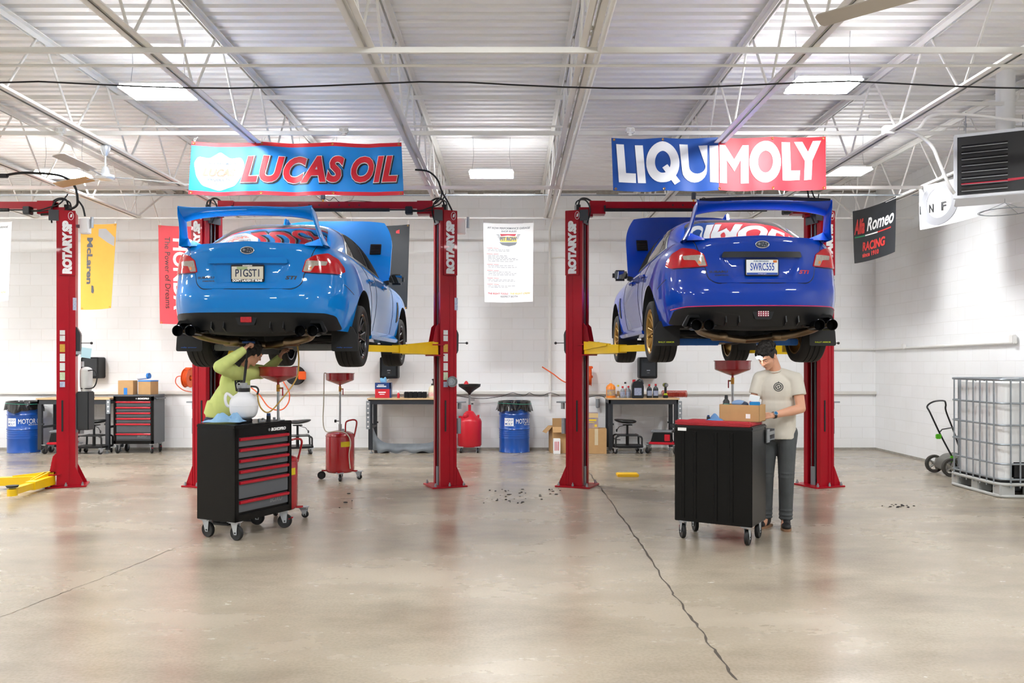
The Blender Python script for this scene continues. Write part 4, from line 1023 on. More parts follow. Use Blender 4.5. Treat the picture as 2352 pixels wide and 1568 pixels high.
mb = MB(); patch(mb, [(.30, 1.36), (.42, 1.36), (.58, 1.2), (.58, 1.05), (.45, 1.13), (.30, 1.24)], fn, .003, .002, .05); mb.build('stripes', fgr, sh)
rt, fn, W_, H_ = banner('flag', P(364, 517, 13.7), P(510, 517, 13.7), P(368, 743, 13.7), P(510, 740, 13.7), 'red flag with white vertical capitals hanging behind the light blue sedan', 'flag', .02, (0, 1), 2)
ties(rt, fn, (.03, W_-.03), H_, .11)
mb = MB(); patch(mb, rect(0, 0, W_, H_), fn, 0, .002, .06); sh = mb.build('sheet', fr_, rt, smooth=60)
mb = MB(); lay_text(mb, 'HONDA', .4, .36, .84, fn, .004, (1.2, .24), rot=-pi/2, bold=.012); mb.build('lettering', bwhite, sh); mb = MB(); lay_text(mb, 'The Power of Dreams', .1, .15, .86, fn, .004, (1.2, .09), rot=-pi/2); mb.build('small_lettering', ink, sh)
rt, fn, W_, H_ = banner('flag', P(800, 517, 13.7), P(941, 515, 13.7), P(806, 712, 13.7), P(935, 709, 13.7), 'black flag hanging behind the raised light blue hood', 'flag', .02, (0, 1), 2)
ties(rt, fn, (.03, W_-.03), H_, .11)
mb = MB(); patch(mb, rect(0, 0, W_, H_), fn, 0, .002, .06); sh = mb.build('sheet', fb, rt, smooth=60); mb = MB(); patch(mb, [(.80, 1.33), (.86, 1.35), (.86, 1.28), (.8, 1.29)], fn, .003, .002, .05); mb.build('red_mark', bred, sh)
def poster(TLpx, TRpx, BLpx, BRpx, label, full=True):
    rt, fn, W_, H_ = banner('poster', P(*TLpx, 13.7), P(*TRpx, 13.7), P(*BLpx, 13.7), P(*BRpx, 13.7), label, 'poster', .003, (0, 1), 1)
    mb = MB(); patch(mb, rect(0, 0, W_, H_), fn, 0, .003, .08); sh = mb.build('sheet', white, rt)
    gy, rd, yl = mat('print_grey', '74777c', .5), mat('print_red', 'c8283a', .5), mat('print_yellow', 'd8c83a', .5); k = W_/114; h0 = H_
    def y(p): return h0-(p-511)*k
    def x(p): return (p-1110)*k
    mb = MB(); lay_text(mb, 'PIT ROW PERFORMANCE GARAGE', .05, x(1168), y(522), fn, .004, (x(1216)-x(1119), .033), shear=.2, bold=.001); lay_text(mb, 'SHOP RULES', .05, x(1168), y(529), fn, .004, (.26, .03), shear=.2, bold=.001); lay_text(mb, 'RESPECT BOTH', .05, x(1168), y(678), fn, .004, (.3, .03), shear=.2, bold=.001); mb.build('heading', gy, sh)
    mb = MB(); lay_text(mb, 'THE RIGHT TOOLS', .05, x(1142), y(671.5), fn, .004, (.35, .03), shear=.2, bold=.001)
    for py in (568, 581.5, 605, 619, 636.5, 650.5): patch(mb, rect(x(1117), y(py)-.003, x(1117)+.1, y(py)+.003), fn, .004, .002, .1); patch(mb, rect(x(1117)+.115, y(py)-.003, x(1117)+.2, y(py)+.003), fn, .004, .002, .1)
    patch(mb, rpoly([(x(1148), y(535)), (x(1185), y(535)), (x(1182), y(540)), (x(1166), y(538)), (x(1150), y(540))], .005), fn, .004, .003, .05); mb.build('red_print', rd, sh)
    mb = MB(); lay_text(mb, 'THE RIGHT CREW', .05, x(1194), y(671.5), fn, .004, (.35, .03), shear=.2, bold=.001); patch(mb, rect(x(1148), y(553), x(1186), y(541)), fn, .0035, .003, .05); mb.build('yellow_print', mat('print_gold', 'e8d060', .5), sh)
    mb = MB(); lay_text(mb, 'PIT ROW', .05, x(1167), y(546), fn, .006, (.29, .065), bold=.004)
    patch(mb, [(x(1146), y(554)), (x(1187), y(554)), (x(1183), y(560)), (x(1168), y(563)), (x(1152), y(560))], fn, .004, .003, .05)
    for sg in (-1, 1):
        for q in range(3): patch(mb, [(x(1167+sg*20), y(537+q*4)), (x(1167+sg*(28-q*2)), y(536.5+q*4)), (x(1167+sg*(26-q*2)), y(538+q*4)), (x(1167+sg*20), y(539+q*4))], fn, .004, .003, .05)
    random.seed(3)
    for py in (571, 574, 585, 588, 591, 594, 597.5, 608, 611.5, 622, 625.5, 629, 640, 643, 654, 657):
        u = x(1117)+.02; end = u+random.uniform(.3, .5)
        while u < end: w2 = random.uniform(.02, .07); patch(mb, rect(u, y(py)-.003, u+w2, y(py)+.003), fn, .004, .002, .1); u += w2+.012
    mb.build('print', gy, sh)
    mb = MB()
    for a in (0, .5, 1): p = V(fn(a*W_, H_-.01)); mb.tube([p, p+V((0, .04, .05))], .003, 5)
    mb.build('tie', white, rt)
poster((1110, 511), (1225, 511), (1113, 693), (1224, 692), 'white shop rules poster with a winged emblem hanging between the two lifts')
poster((-88, 510), (27, 509), (-84, 692), (19, 690), 'white poster cut off by the picture edge, hanging past the empty lift')
# flags along the side wall, hung from the last joist
xj = 5.68
def PJ(px, py): d = xj*F/(px-1176); return at(px, py, d)
rt, fn, W_, H_ = banner('flag', PJ(1960, 485), PJ(2057, 450), PJ(1965, 605), PJ(2050, 578), 'black flag with white script and red block lettering hanging near the room corner', 'flag', .03, (0, 1), 1.5)
mb = MB(); out = V((-1, 0, 0)); patch(mb, rect(0, 0, W_, H_), fn, 0, .003, .06, out); sh = mb.build('sheet', fb, rt, smooth=60)
mb = MB(); lay_text(mb, 'Romeo', .3, W_*.67, .60, fn, .005, (.9, .22), out=out, shear=.3, bold=.008); patch(mb, rect(W_*.33, .42, W_*.62, .44), fn, .004, .003, .06, out); mb.build('script_lettering', bwhite, sh)
mb = MB(); lay_text(mb, 'Alfa', .3, W_*.18, .60, fn, .005, (.42, .26), out=out, shear=.3, bold=.012); lay_text(mb, 'RACING', .2, W_*.52, .25, fn, .005, (.78, .15), out=out, bold=.008, shear=.1); lay_text(mb, 'since 1910', .1, W_*.45, .11, fn, .005, (.6, .08), out=out, bold=.004); patch(mb, rect(W_*.62, .42, W_*.9, .44), fn, .004, .003, .06, out); mb.build('red_lettering', mat('flag_redink', 'cf3530', .5), sh)
mb = MB(); patch(mb, rect(W_*.05, .42, W_*.33, .44), fn, .004, .003, .06, out); mb.build('green_stripe', mat('flag_green', '1e8a5a', .5), sh)
rt, fn, W_, H_ = banner('flag', PJ(2113, 428), PJ(2352, 350), PJ(2116, 528), PJ(2352, 455), 'white flag with a grey oval emblem partly behind the black heater', 'flag', .03, (0, 1), 2.5)
mb = MB(); patch(mb, rect(0, 0, W_, H_), fn, 0, .003, .06, out); sh = mb.build('sheet', cloth('flag_pale_grey', 'd2d2d2', .6), rt, smooth=60)
mb = MB()
for k in range(40):
    if k in (9, 10, 11): continue
    a, b = 2*pi*k/40, 2*pi*(k+1)/40; patch(mb, [(.50+.46*cos(a), .31+.29*sin(a)), (.50+.46*cos(b), .31+.29*sin(b)), (.52+.30*cos(b), .33+.21*sin(b)), (.52+.30*cos(a), .33+.21*sin(a))], fn, .004, .003, .1, out)
mb.build('emblem_ring', mat('emblem_grey', '8e8e92', .5), sh)
mb = MB()
for i, ch in enumerate('INFINITI'): lay_text(mb, ch, .12, .04+.30*i, .27, fn, .006, (.025 if ch == 'I' else .11, .12), out=out, bold=.003)
mb.build('lettering', ink, sh)
# ================================================================ shop equipment
zinc = mat('zinc_plate', 'c6cbd0', .4, metal=.45, var=.08, vs_=20)
def sub(name, parent, loc, rz=0):
    o = bpy.data.objects.new(name, None); COL.objects.link(o); o.parent = parent; o.location = loc; o.rotation_euler = (0, 0, rz); return o
def caster(parent, x, y, h, r=.06, rz=0, brake=False, fork=None):
    c = sub('caster', parent, (x, y, 0), rz); fk = fork or zinc
    mb = MB(); mb.lathe([(r-.022, -.012), (r-.004, -.017), (r, -.012), (r, .012), (r-.004, .017), (r-.022, .012)], (0, -.02, r), 24, 'x'); mb.build('tire', rubber, c)
    mb = MB(); mb.lathe([(0, -.013), (r-.02, -.012), (r-.02, .012), (0, .013)], (0, -.02, r), 20, 'x'); mb.cyl((-.026, -.02, r), (.026, -.02, r), .008, seg=8); mb.build('hub', mat('caster_hub', '2a2b2d', .4), c)
    mb = MB()
    for s in (-1, 1): mb.prism([(-.035, r*.75), (-.005, r*.75), (.035, h-.012), (-.045, h-.012)], s*.02-.0015, s*.02+.0015, 'yz')
    mb.bb((-.04, -.045, h-.014), (.04, .04, h-.006)); mb.bb((-.05, -.05, h-.006), (.05, .05, h)); mb.build('fork', fk, c, smooth=0)
    if brake: MB().box((0, -.075, r*1.35), (.03, .05, .012), M.Rotation(R(-20), 3, 'X'), bev=.003).build('brake_pedal', redlift, c)
    return c
cabr = mat('chest_red_handle', 'c31a2e', .22, metal=.35, coat=.4)
dgrey = mat('drawer_grey', '54575b', .42, var=.05)
def chest(name, loc, rz, label, W_, D_, body, dmat, ribs=False, brand='BOXO', z0=.17, z1=1.04, cr=.068):
    o = thing(name, loc, label, 'tool chest', rz); w2, d2 = W_/2, D_/2
    mb = MB(); mb.bb((-w2, -d2+.02, z0), (w2, d2, z1-.035), bev=.004)
    fm = MB(); fm.bb((-w2, -d2, z0), (-w2+.045, -d2+.03, z1-.03), bev=.003); fm.bb((w2-.045, -d2, z0), (w2, -d2+.03, z1-.03), bev=.003); fm.bb((-w2, -d2, z0), (w2, -d2+.03, z0+.06), bev=.003); fm.bb((-w2, -d2, z1-.105), (w2, -d2+.03, z1-.03), bev=.003); fm.build('front_frame', blackgloss, o, smooth=30)
    if ribs:
        for x in (-.17, -.03, .16, .27):
            mb.prism([(x-.018, d2-.002), (x-.012, d2+.008), (x+.012, d2+.008), (x+.018, d2-.002)], z0+.03, z1-.06, 'xy')
    mb.build('cabinet', body, o, smooth=30)
    mb = MB(); mb.bb((-w2-.004, -d2-.004, z1-.035), (w2+.004, d2+.004, z1), bev=.008); mb.build('top_tray', body if not ribs else black, o)
    zs = [z1-.112]; hs = [.098, .098, .098, .098, .175]; 
    for h in hs: zs.append(zs[-1]-h)
    zs.append(z0+.07)
    for k in range(6):
        a, b = zs[k], zs[k+1]; dr = MB().bb((-w2+.05, -d2+.004, b+.012), (w2-.05, -d2+.03, a-.004), bev=.003).build('drawer', dmat, o)
        mb = MB(); mb.prism([(-d2+.004, a-.004), (-d2-.016, a-.008), (-d2-.02, a-.020), (-d2-.012, a-.034), (-d2+.004, a-.034)], -w2+.05, w2-.05, 'yz', bev=.002); mb.build('handle', cabr, dr, smooth=60)
    t = text(brand, .06, mat('emboss_grey', '7a7d81', .3, metal=.4), o, (w2*.42, -d2+.0035, z0+.14), fit=(.17, .05), bold=.003, shear=.25, name='embossed_lettering')
    text(brand+'PRO' if brand == 'BOXO' else brand, .04, white, o, (w2*.5, -d2-.001, z1-.068), fit=(.2, .03), bold=.002, shear=.2, name='name_lettering')
    mb = MB(); mb.cyl((w2*.15, -d2+.002, z1-.068), (w2*.15, -d2-.006, z1-.068), .014, seg=14); mb.build('lock', steel, o)
    mb = MB()
    for x in (w2+.0045,):
        pass
    xs = ((-w2+.06, -d2+.06), (w2-.06, -d2+.06), (-w2+.06, d2-.06), (w2-.06, d2-.06))
    for k, (x, y) in enumerate(xs): caster(o, x, y, z0, cr, rz=(0 if x < 0 else R(35)), brake=x > 0)
    mb = MB(); s = w2+.05; mb.tube(curve([(w2, -d2+.08, z1-.07), (s, -d2+.09, z1-.07), (s, d2-.09, z1-.07), (w2, d2-.08, z1-.07)], 6), .012, 10); mb.build('push_handle', black if body is not dgrey else dgrey, o)
    return o
blackgloss = mat('black_gloss_enamel', '080808', .3, var=.03, coat=.12, spec=.2)
chA = chest('tool_chest', (-2.517, 7.736, 0), R(63.8), 'black rolling tool chest with six red-handled drawers, under the light blue sedan', .74, .47, blackgloss, dgrey)
chB = chest('tool_chest', (1.90, 7.462, 0), R(148.9), 'black rolling tool chest seen from its ribbed back, with a red top mat', .70, .47, blackgloss, dgrey, ribs=True)
chC = chest('tool_chest', (-6.70, 14.72, 0), 0, 'grey rolling tool chest with red drawer handles by the back wall', .71, .47, dgrey, mat('drawer_dark', '4a4d52', .4), brand='BOXO')
mb = MB(M.Translation((0, 0, 0))); mb.bb((-.335, -.20, 1.04), (.335, .235, 1.068), bev=.012)
mb.bb((-.345, .19, 1.035), (.345, .25, 1.085), bev=.018); 
for k in range(3): mb.cyl((-.34, .252, 1.048+.013*k), (.34, .252, 1.048+.013*k), .004, seg=8)
mb.build('top_mat', mat('red_foam_mat', 'b3202c', .55, var=.06, bump=.15), chB)
MB().bb((.24, .236, .985), (.32, .2375, 1.02)).build('label_sticker', white, chB, smooth=0)
mb = MB(); mb.bb((-.37-.0, -.30, .87), (-.36, -.2, .99)); mb.bb((-.36, -.52, .93), (-.345, -.235, .96)); mb.bb((-.36, -.52, .88), (-.345, -.235, .89)); mb.bb((-.36, -.53, .87), (.3, -.515, .98)); mb.bb((.33, -.5, .87), (.345, -.235, .96)); mb.build('open_drawer', galv, chB, smooth=0)

# ---------------------------------------------------------------- waste oil drainers
oilred = mat('oil_drain_red', 'a80f1a', .25, coat=.6, var=.06)
clearhose = mat('clear_hose', 'd9d2c0', .25, var=.05)
def drainer(loc, rz, label, ztop=1.457, hose=True):
    o = thing('oil_drainer', loc, label, 'oil drain tank', rz, 'red oil drainers'); r = .195
    mb = MB(); mb.lathe([(0, .10), (r-.03, .10), (r-.008, .115), (r, .14), (r, .60), (r-.012, .63), (r-.06, .655), (.04, .675), (0, .675)], seg=40); mb.tube([(r*cos(2*pi*k/40), r*sin(2*pi*k/40), .6) for k in range(40)], .006, 6, closed=True); mb.build('tank', oilred, o)
    mb = MB(); mb.cyl((0, 0, .67), (0, 0, .76), .024, seg=14); mb.cyl((0, 0, .76), (0, 0, ztop-.2), .014, seg=14); mb.build('pole', steel, o)
    mb = MB(); zt_ = ztop; mb.lathe([(.012, zt_-.19), (.012, zt_-.16), (.05, zt_-.148), (.18, zt_-.098), (.19, zt_-.088), (.192, zt_), (.2, zt_+.004), (.2, zt_-.004), (.186, zt_-.004), (.184, zt_-.085), (.05, zt_-.138), (0, zt_-.143)], seg=44); mb.build('funnel', oilred, o)
    mb = MB(); mb.cyl((0, 0, zt_-.25), (0, 0, zt_-.18), .018, seg=10); mb.cyl((0, -.02, zt_-.215), (.04, -.02, zt_-.215), .009, seg=8); mb.build('valve', mat('brass', 'c08a3e', .3, metal=.8), o)
    mb = MB(); mb.box((.045, -.02, zt_-.25), (.012, .01, .09), bev=.003); mb.build('valve_lever', redlift, o)
    mb = MB(); mb.tube(curve([(r*.45, -.06, .645), (r*.45, -.06, .75), (r*.55, -.055, .80), (r*1.0, -.04, .82), (r*1.2, -.03, .79), (r*1.1, 0, .68), (r*.98, 0, .58)], 6), .011, 10); mb.build('handle', oilred, o)
    mb = MB(); mb.cyl((-.06, 0, .80), (-.005, 0, .80), .006, seg=8); mb.cyl((-.075, 0, .80), (-.05, 0, .80), .02, seg=12); mb.build('clamp_knob', ink, o)
    mb = MB(); mb.cyl((.05, -.08, .66), (.05, -.08, .70), .02, seg=10); mb.cyl((.02, -.08, .69), (.08, -.08, .69), .006, seg=6); mb.build('air_valve', galv, o)
    MB().lathe([(r+.001, .46), (r+.002, .46), (r+.002, .53), (r+.001, .53)], seg=10, a0=R(-75), a1=R(-30)).build('warning_label', mat('label_yellow', 'e6c813', .4, var=.15, vs_=30), o)
    if hose:
        mb = MB(); mb.tube(curve([(-.19, 0, zt_), (-.215, 0, zt_), (-.22, 0, zt_-.06), (-.225, 0, zt_-.4), (-.235, 0, .85), (-.22, -.02, .72), (-.17, -.05, .655), (-.05, -.1, .665), (.08, -.12, .655), (.15, -.145, .6), (.17, -.13, .5), (.15, -.13, .35), (.165, -.125, .16)], 6), .0075, 8); mb.build('hose', clearhose, o)
    mb = MB()
    for a in (R(180), R(-80), R(-10)): mb.bb((-.01, -.01, .1), (.01, .01, .11)); mb.box((cos(a)*.19, sin(a)*.19, .12), (.12 if abs(cos(a)) > .5 else .03, .03 if abs(cos(a)) > .5 else .12, .02))
    mb.build('foot_bracket', oilred, o)
    mb = MB(); 
    w_ = sub('wheel', o, (0, 0, 0)); mb.lathe([(.03, -.016), (.05, -.02), (.055, -.012), (.055, .012), (.05, .02), (.03, .016)], (-.255, 0, .055), 22, 'y'); mb.build('tire', rubber, w_); MB().lathe([(0, -.018), (.032, -.014), (.032, .014), (0, .018)], (-.255, 0, .055), 18, 'y').build('hub', mat('caster_hub', '2a2b2d', .4), w_)
    caster(o, .04, -.2, .115, .035, R(20)); caster(o, .25, 0, .115, .035, R(70)); caster(o, -.02, .2, .115, .035, R(-20))
    return o
drainer((-2.37, 11.28, 0), 0, 'red oil drain tank with a pan on a pole, standing alone near the red post')
drainer((-2.40, 8.40, 0), R(15), 'red oil drain tank mostly hidden behind the black chest with drawers', 1.555, hose=False)
drainer((2.385, 8.85, 0), R(160), 'red oil drain tank whose pan shows beside the man in the cream shirt', 1.62, hose=False)
# plastic drainer with a black funnel
o = thing('oil_drainer', (-.765, 14.75, 0), 'squat red plastic oil drain with a black funnel, beside the red post', 'oil drain tank')
redplas = mat('red_moulded_plastic', 'c51428', .35, var=.05)
mb = MB(); mb.lathe([(0, .1), (.19, .1), (.215, .13), (.218, .4), (.22, .55), (.2, .6), (.12, .66), (.08, .72), (.05, .74), (0, .74)], seg=36); mb.cyl((-.17, -.02, .57), (-.17, -.02, .65), .025, seg=12); mb.cyl((.16, -.02, .57), (.16, -.02, .67), .02, seg=12); mb.ell((-.06, -.12, .66), (.05, .05, .06)); mb.build('tank', redplas, o)
mb = MB(); mb.cyl((0, 0, .72), (0, 0, .85), .027, seg=14); mb.build('socket', redplas, o); MB().cyl((0, 0, .85), (0, 0, 1.07), .018, seg=14).build('pole', steel, o)
mb = MB(); mb.lathe([(.02, 1.03), (.03, 1.06), (.09, 1.11), (.195, 1.18), (.2, 1.215), (.205, 1.225), (.192, 1.22), (.185, 1.185), (.08, 1.12), (0, 1.09)], seg=36); mb.build('funnel', ink, o)
MB().lathe([(.055, 0), (.06, .01), (.03, .07), (.012, .09), (0, .09)], (-.06, 0, 1.19), 18).build('small_funnel', redplas, o)
mb = MB(); mb.cyl((.03, -.02, .87), (.07, -.02, .87), .012, seg=8); mb.tube([(.02, -.02, .93), (.09, -.02, .93), (.09, -.02, .95), (.02, -.02, .95)], .004, 6); mb.build('clamp', ink, o)
for x, y in ((-.15, -.14), (.15, -.14), (-.15, .14), (.15, .14)): caster(o, x, y, .11, .038, 0)

# ---------------------------------------------------------------- blue drums
bagm = mat('black_bin_bag', '121314', .22, var=.05, coat=.3)
drumb = mat('drum_blue', '0b4da4', .28, coat=.4, var=.06)
def drum(loc, rz, label, seed):
    o = thing('oil_drum', loc, label, 'drum', rz, 'blue oil drums'); r = .275; P = [(0, .012), (r-.01, .012), (r, 0), (r+.006, .008), (r, .02)]
    z = .03
    for zz in (.26, .30, .34, .38): P += [(r, zz-.015), (r+.006, zz), (r, zz+.015)]
    P += [(r, .40), (r+.012, .42), (r, .44), (r, .66), (r+.012, .68), (r, .70)]
    for zz in (.73, .765, .80): P += [(r, zz-.014), (r+.005, zz), (r, zz+.014)]
    P += [(r, .87), (r+.006, .885), (r-.002, .89), (r-.01, .88)]
    mb = MB(); mb.lathe(P, seg=64); d = mb.build('barrel', drumb, o, smooth=50)
    # print laid on the curved side
    def wrapt(tx, fit, cx, cz, m, nm, bold, al='x'):
        me = text_mesh(tx, .1, depth=0, bold=bold); xs = [v.co.x for v in me.vertices]; ys = [v.co.y for v in me.vertices]
        bm = bmesh.new(); bm.from_mesh(me)
        for v in bm.verts: v.co.x = (v.co.x-(max(xs)+min(xs))/2)*fit[0]/(max(xs)-min(xs)); v.co.y = (v.co.y-(max(ys)+min(ys))/2)*fit[1]/(max(ys)-min(ys))
        for i in range(1, 14):
            bmesh.ops.bisect_plane(bm, geom=bm.verts[:]+bm.edges[:]+bm.faces[:], plane_co=(-fit[0]/2+fit[0]*i/14, 0, 0), plane_no=(1, 0, 0))
        for v in bm.verts: a = (cx+v.co.x)/r-pi/2; v.co = V(((r+.004)*cos(a), (r+.004)*sin(a), cz+v.co.y))
        bm.to_mesh(me); bm.free(); return link(nm, me, m, d)
    wrapt('MOTOR OIL', (.42, .085), .21, .565, white, 'lettering', 0); wrapt('Made in Germany', (.2, .025), .26, .50, white, 'lettering', .001)
    mb = MB(); W_ = .155
    patch(mb, rect(-.215, .48, -.04, .62), lambda u, v: ((r+.0015)*cos(u/r-pi/2), (r+.0015)*sin(u/r-pi/2), v), .001, .002, .03); mb.build('logo_block', white, d)
    wrapt('LIQUI', (.145, .045), -.128, .582, drumb, 'logo_lettering', .001); wrapt('MOLY', (.145, .045), -.128, .518, drumb, 'logo_lettering', .001)
    random.seed(seed); ph = [random.uniform(0, 6.28) for _ in range(8)]
    mb = MB()
    def bag(u, v):
        a = 2*pi*u; n = .5*sin(7*a+ph[0])+.35*sin(13*a+ph[1]+3*v)+.16*sin(23*a+ph[2]-9*v+2*sin(5*a))+.1*sin(37*a+ph[3])+.4*sin(4*a+ph[5]+6*v)
        if v < .45: t = v/.45; rr = r-.05+.06*t; z = .6+.32*t
        elif v < .55: t = (v-.45)/.1; rr = r+.01+.012*t; z = .92-.005*t
        else: t = (v-.55)/.45; rr = r+.022+.02*t+.022*n*t; z = .915-(.165+.02*sin(3*a+ph[4])+.018*n)*t
        return (rr*cos(a), rr*sin(a), z)
    mb.grid(bag, 150, 22, cu=True); mb.build('bin_bag', bagm, o, smooth=35)
    mb = MB(); mb.tube([((r+.03)*cos(2*pi*k/48), (r+.03)*sin(2*pi*k/48), .875+.008*sin(2*pi*k/48*2)) for k in range(48)], .004, 6, closed=True); mb.build('bag_band', mat('green_band', '2f9c86', .4), o)
    return o
drum((.045, 14.83, 0), R(5), 'blue oil drum with a black bin liner, standing between the two lifts', 1)
drum((-8.80, 14.78, 0), R(10), 'blue oil drum with a black bin liner beside the bench at the picture edge', 4)

# ---------------------------------------------------------------- workbenches
darkst = mat('dark_grey_steel', '2b2e33', .4, var=.05)
def bench(x0, x1, label, y0=14.52, y1=15.08, z=.98):
    o = thing('workbench', ((x0+x1)/2, (y0+y1)/2, 0), label, 'workbench', group='wooden topped workbenches'); w2 = (x1-x0)/2; d2 = (y1-y0)/2
    MB().bb((-w2-.02, -d2-.02, z-.03), (w2+.02, d2, z), bev=.005).build('worktop', wood, o)
    mb = MB(); mb.bb((-w2, -d2, z-.11), (w2, -d2+.04, z-.03)); mb.bb((-w2, d2-.04, z-.11), (w2, d2, z-.03)); mb.bb((-w2, -d2, z-.1), (-w2+.03, d2, z-.03)); mb.bb((w2-.03, -d2, z-.1), (w2, d2, z-.03)); mb.build('apron', darkst, o, smooth=0)
    for sx in (-1, 1):
        for sy in (-1, 1):
            x = sx*(w2-.05); y = sy*(d2-.035); mb = MB(); mb.bb((x-.05 if sx < 0 else x-.02, y-.03, .06), (x+.02 if sx < 0 else x+.05, y+.03, z-.03), bev=.004); mb.bb((x-.04, y-.025, .5), (x+.04, y+.025, .53)); l_ = mb.build('leg', darkst, o)
            mb = MB(); mb.cyl((x, y, 0), (x, y, .015), .03, seg=12); mb.cyl((x, y, .015), (x, y, .06), .01, seg=8); mb.build('levelling_foot', galv, l_)
        x = sx*(w2-.05); MB().bb((x-.015, -d2+.03, .44), (x+.015, d2-.03, .48)).build('cross_rail', darkst, o, smooth=0)
    return o, z
bench(-8.42, -7.15, 'wood-topped workbench behind the empty lift post'); bench(-2.55, -1.15, 'wood-topped workbench with a red glove box and a sprayer jug'); bench(1.72, 2.95, 'wood-topped workbench crowded with oil bottles')
def strip(x, y, z, label):
    o = thing('power_strip', (x, y, z), label, 'power strip', group='power strips on bench legs')
    MB().bb((-.05, -.03, -.13), (.02, .0, .13), bev=.006).build('housing', galv, o); mb = MB()
    for zz in (-.08, 0, .08): mb.cyl((-.015, -.031, zz), (-.015, -.034, zz), .015, seg=12)
    mb.build('socket', white, o)
strip(-2.535, 14.53, .80, 'upper grey power strip on the leg of the glove box bench'); strip(-2.535, 14.53, .56, 'lower grey power strip on the leg of the glove box bench'); strip(2.99, 14.52, .80, 'upper grey power strip on the leg of the oil bottle bench'); strip(2.99, 14.52, .54, 'lower grey power strip on the leg of the oil bottle bench'); strip(-7.14, 14.53, .83, 'grey power strip on the bench leg beside the grey tool chest')

# ---------------------------------------------------------------- stools and roller seats
vinyl = mat('black_vinyl', '1a1b1d', .35, var=.04, coat=.2)
def stool(loc, rz, label):
    o = thing('shop_stool', loc, label, 'stool', rz, 'black rolling shop stools')
    mb = MB(); mb.grid(lambda u, v: ((.19+.035*cos(2*pi*u))*v_(v)*cos(2*pi*u)*1.05, (.17)*v_(v)*sin(2*pi*u), .56+zz(v)+.03*max(0, cos(2*pi*u))*v_(v)**2), 36, 12, cu=True); mb.build('seat', vinyl, o)
    mb = MB(); mb.cyl((0, 0, .25), (0, 0, .5), .02, seg=12); mb.cyl((0, 0, .12), (0, 0, .32), .028, seg=14); mb.box((0, 0, .5), (.16, .14, .015)); mb.build('post', ink, o)
    mb = MB(); mb.tube([(.03, -.05, .49), (.13, -.1, .46), (.17, -.12, .40)], .006, 6); mb.ell((.175, -.122, .39), (.014, .014, .03)); mb.build('lever', ink, o)
    mb = MB(); mb.prism(rpoly([(-.19, -.19), (.19, -.19), (.19, .19), (-.19, .19)], .05), .31, .325, 'xy'); 
    for sx in (-1, 1):
        for sy in (-1, 1): mb.tube(curve([(sx*.17, sy*.17, .315), (sx*.225, sy*.2, .29), (sx*.23, sy*.2, .2), (sx*.235, sy*.2, .12)], 4), .016, 8)
    mb.build('frame', ink, o)
    mb = MB(); mb.prism(rpoly([(-.26, -.22), (.26, -.22), (.26, .22), (-.26, .22)], .07), .105, .14, 'xy', bev=.008); mb.build('base_tray', blkpl, o)
    for sx in (-1, 1):
        for sy in (-1, 1): caster(o, sx*.22, sy*.18, .11, .038, R(30*sx*sy))
    return o
def v_(v): return sin(pi*v)**.6 if 0 < v < 1 else .001
def zz(v): return .035*(-cos(pi*v))
stool((-7.43, 14.55, 0), R(0), 'black rolling stool tucked under the bench by the grey chest'); stool((-3.80, 14.5, 0), R(20), 'black rolling stool half hidden by the front tool chest'); stool((2.06, 14.62, 0), R(180), 'black rolling stool under the oil bottle bench')
def creeper(loc, rz, label):
    o = thing('roller_seat', loc, label, 'roller seat', rz, 'low red and black roller seats')
    mb = MB(); mb.box((0, 0, .385), (.38, .26, .04), bev=.015); mb.build('seat', mat('grey_cushion', '85888c', .5), o)
    mb = MB()
    for sy in (-1, 1): mb.prism([(-.15, .36), (.15, .36), (.19, .2), (-.19, .2)], sy*.12-.01, sy*.12+.01, 'xz')
    mb.build('side_panel', blkpl, o, smooth=0)
    mb = MB(); mb.box((0, 0, .18), (.44, .3, .045), bev=.012); mb.box((.1, -.135, .28), (.1, .01, .12), bev=.01); mb.build('tray', redplas, o)
    for sx in (-1, 1):
        for sy in (-1, 1): caster(o, sx*.23, sy*.15, .165, .055, R(25*sx), fork=steel)
    return o
creeper((2.68, 14.62, 0), R(-15), 'low roller seat with red tray under the oil bottle bench'); creeper((-8.02, 14.62, 0), R(10), 'low roller seat with red tray behind the empty lift post')

# ---------------------------------------------------------------- wall towel dispensers and hose reels
def dispenser(px, label, paper=False):
    p = at(px, 845, 15.06); o = thing('towel_dispenser', (p.x, 15.2, p.z), label, 'towel dispenser', group='black towel dispensers')
    mb = MB(); mb.prism(rpoly([(-.165, -.19), (.165, -.19), (.165, .2), (-.165, .2)], .03), -.24, 0, 'xz', bev=.02); mb.build('cover', blkpl, o)
    mb = MB(); mb.bb((-.135, -.246, -.15), (.135, -.238, .18), bev=.01); mb.build('front_panel', mat('smoked_plastic', '26282b', .15, coat=.5), o)
    mb = MB(); mb.bb((-.03, -.249, -.05), (.03, -.246, -.035)); mb.bb((-.02, -.249, -.09), (.02, -.246, -.082)); mb.build('maker_mark', mat('mark_grey', '8f9296', .5), o, smooth=0)
    if paper:
        mb = MB(); mb.grid(lambda u, v: (-.1+.19*u-.08*v*u, -.2-.06*v, -.185-.09*v*(1-u*.8)), 6, 6); mb.build('paper_towel', white, o)
    return o
dispenser(213, 'black towel dispenser on the wall behind the pump motor'); dispenser(895, 'black towel dispenser with a paper towel sticking out, above the glove box', True); dispenser(1487, 'black towel dispenser above the oil bottles')
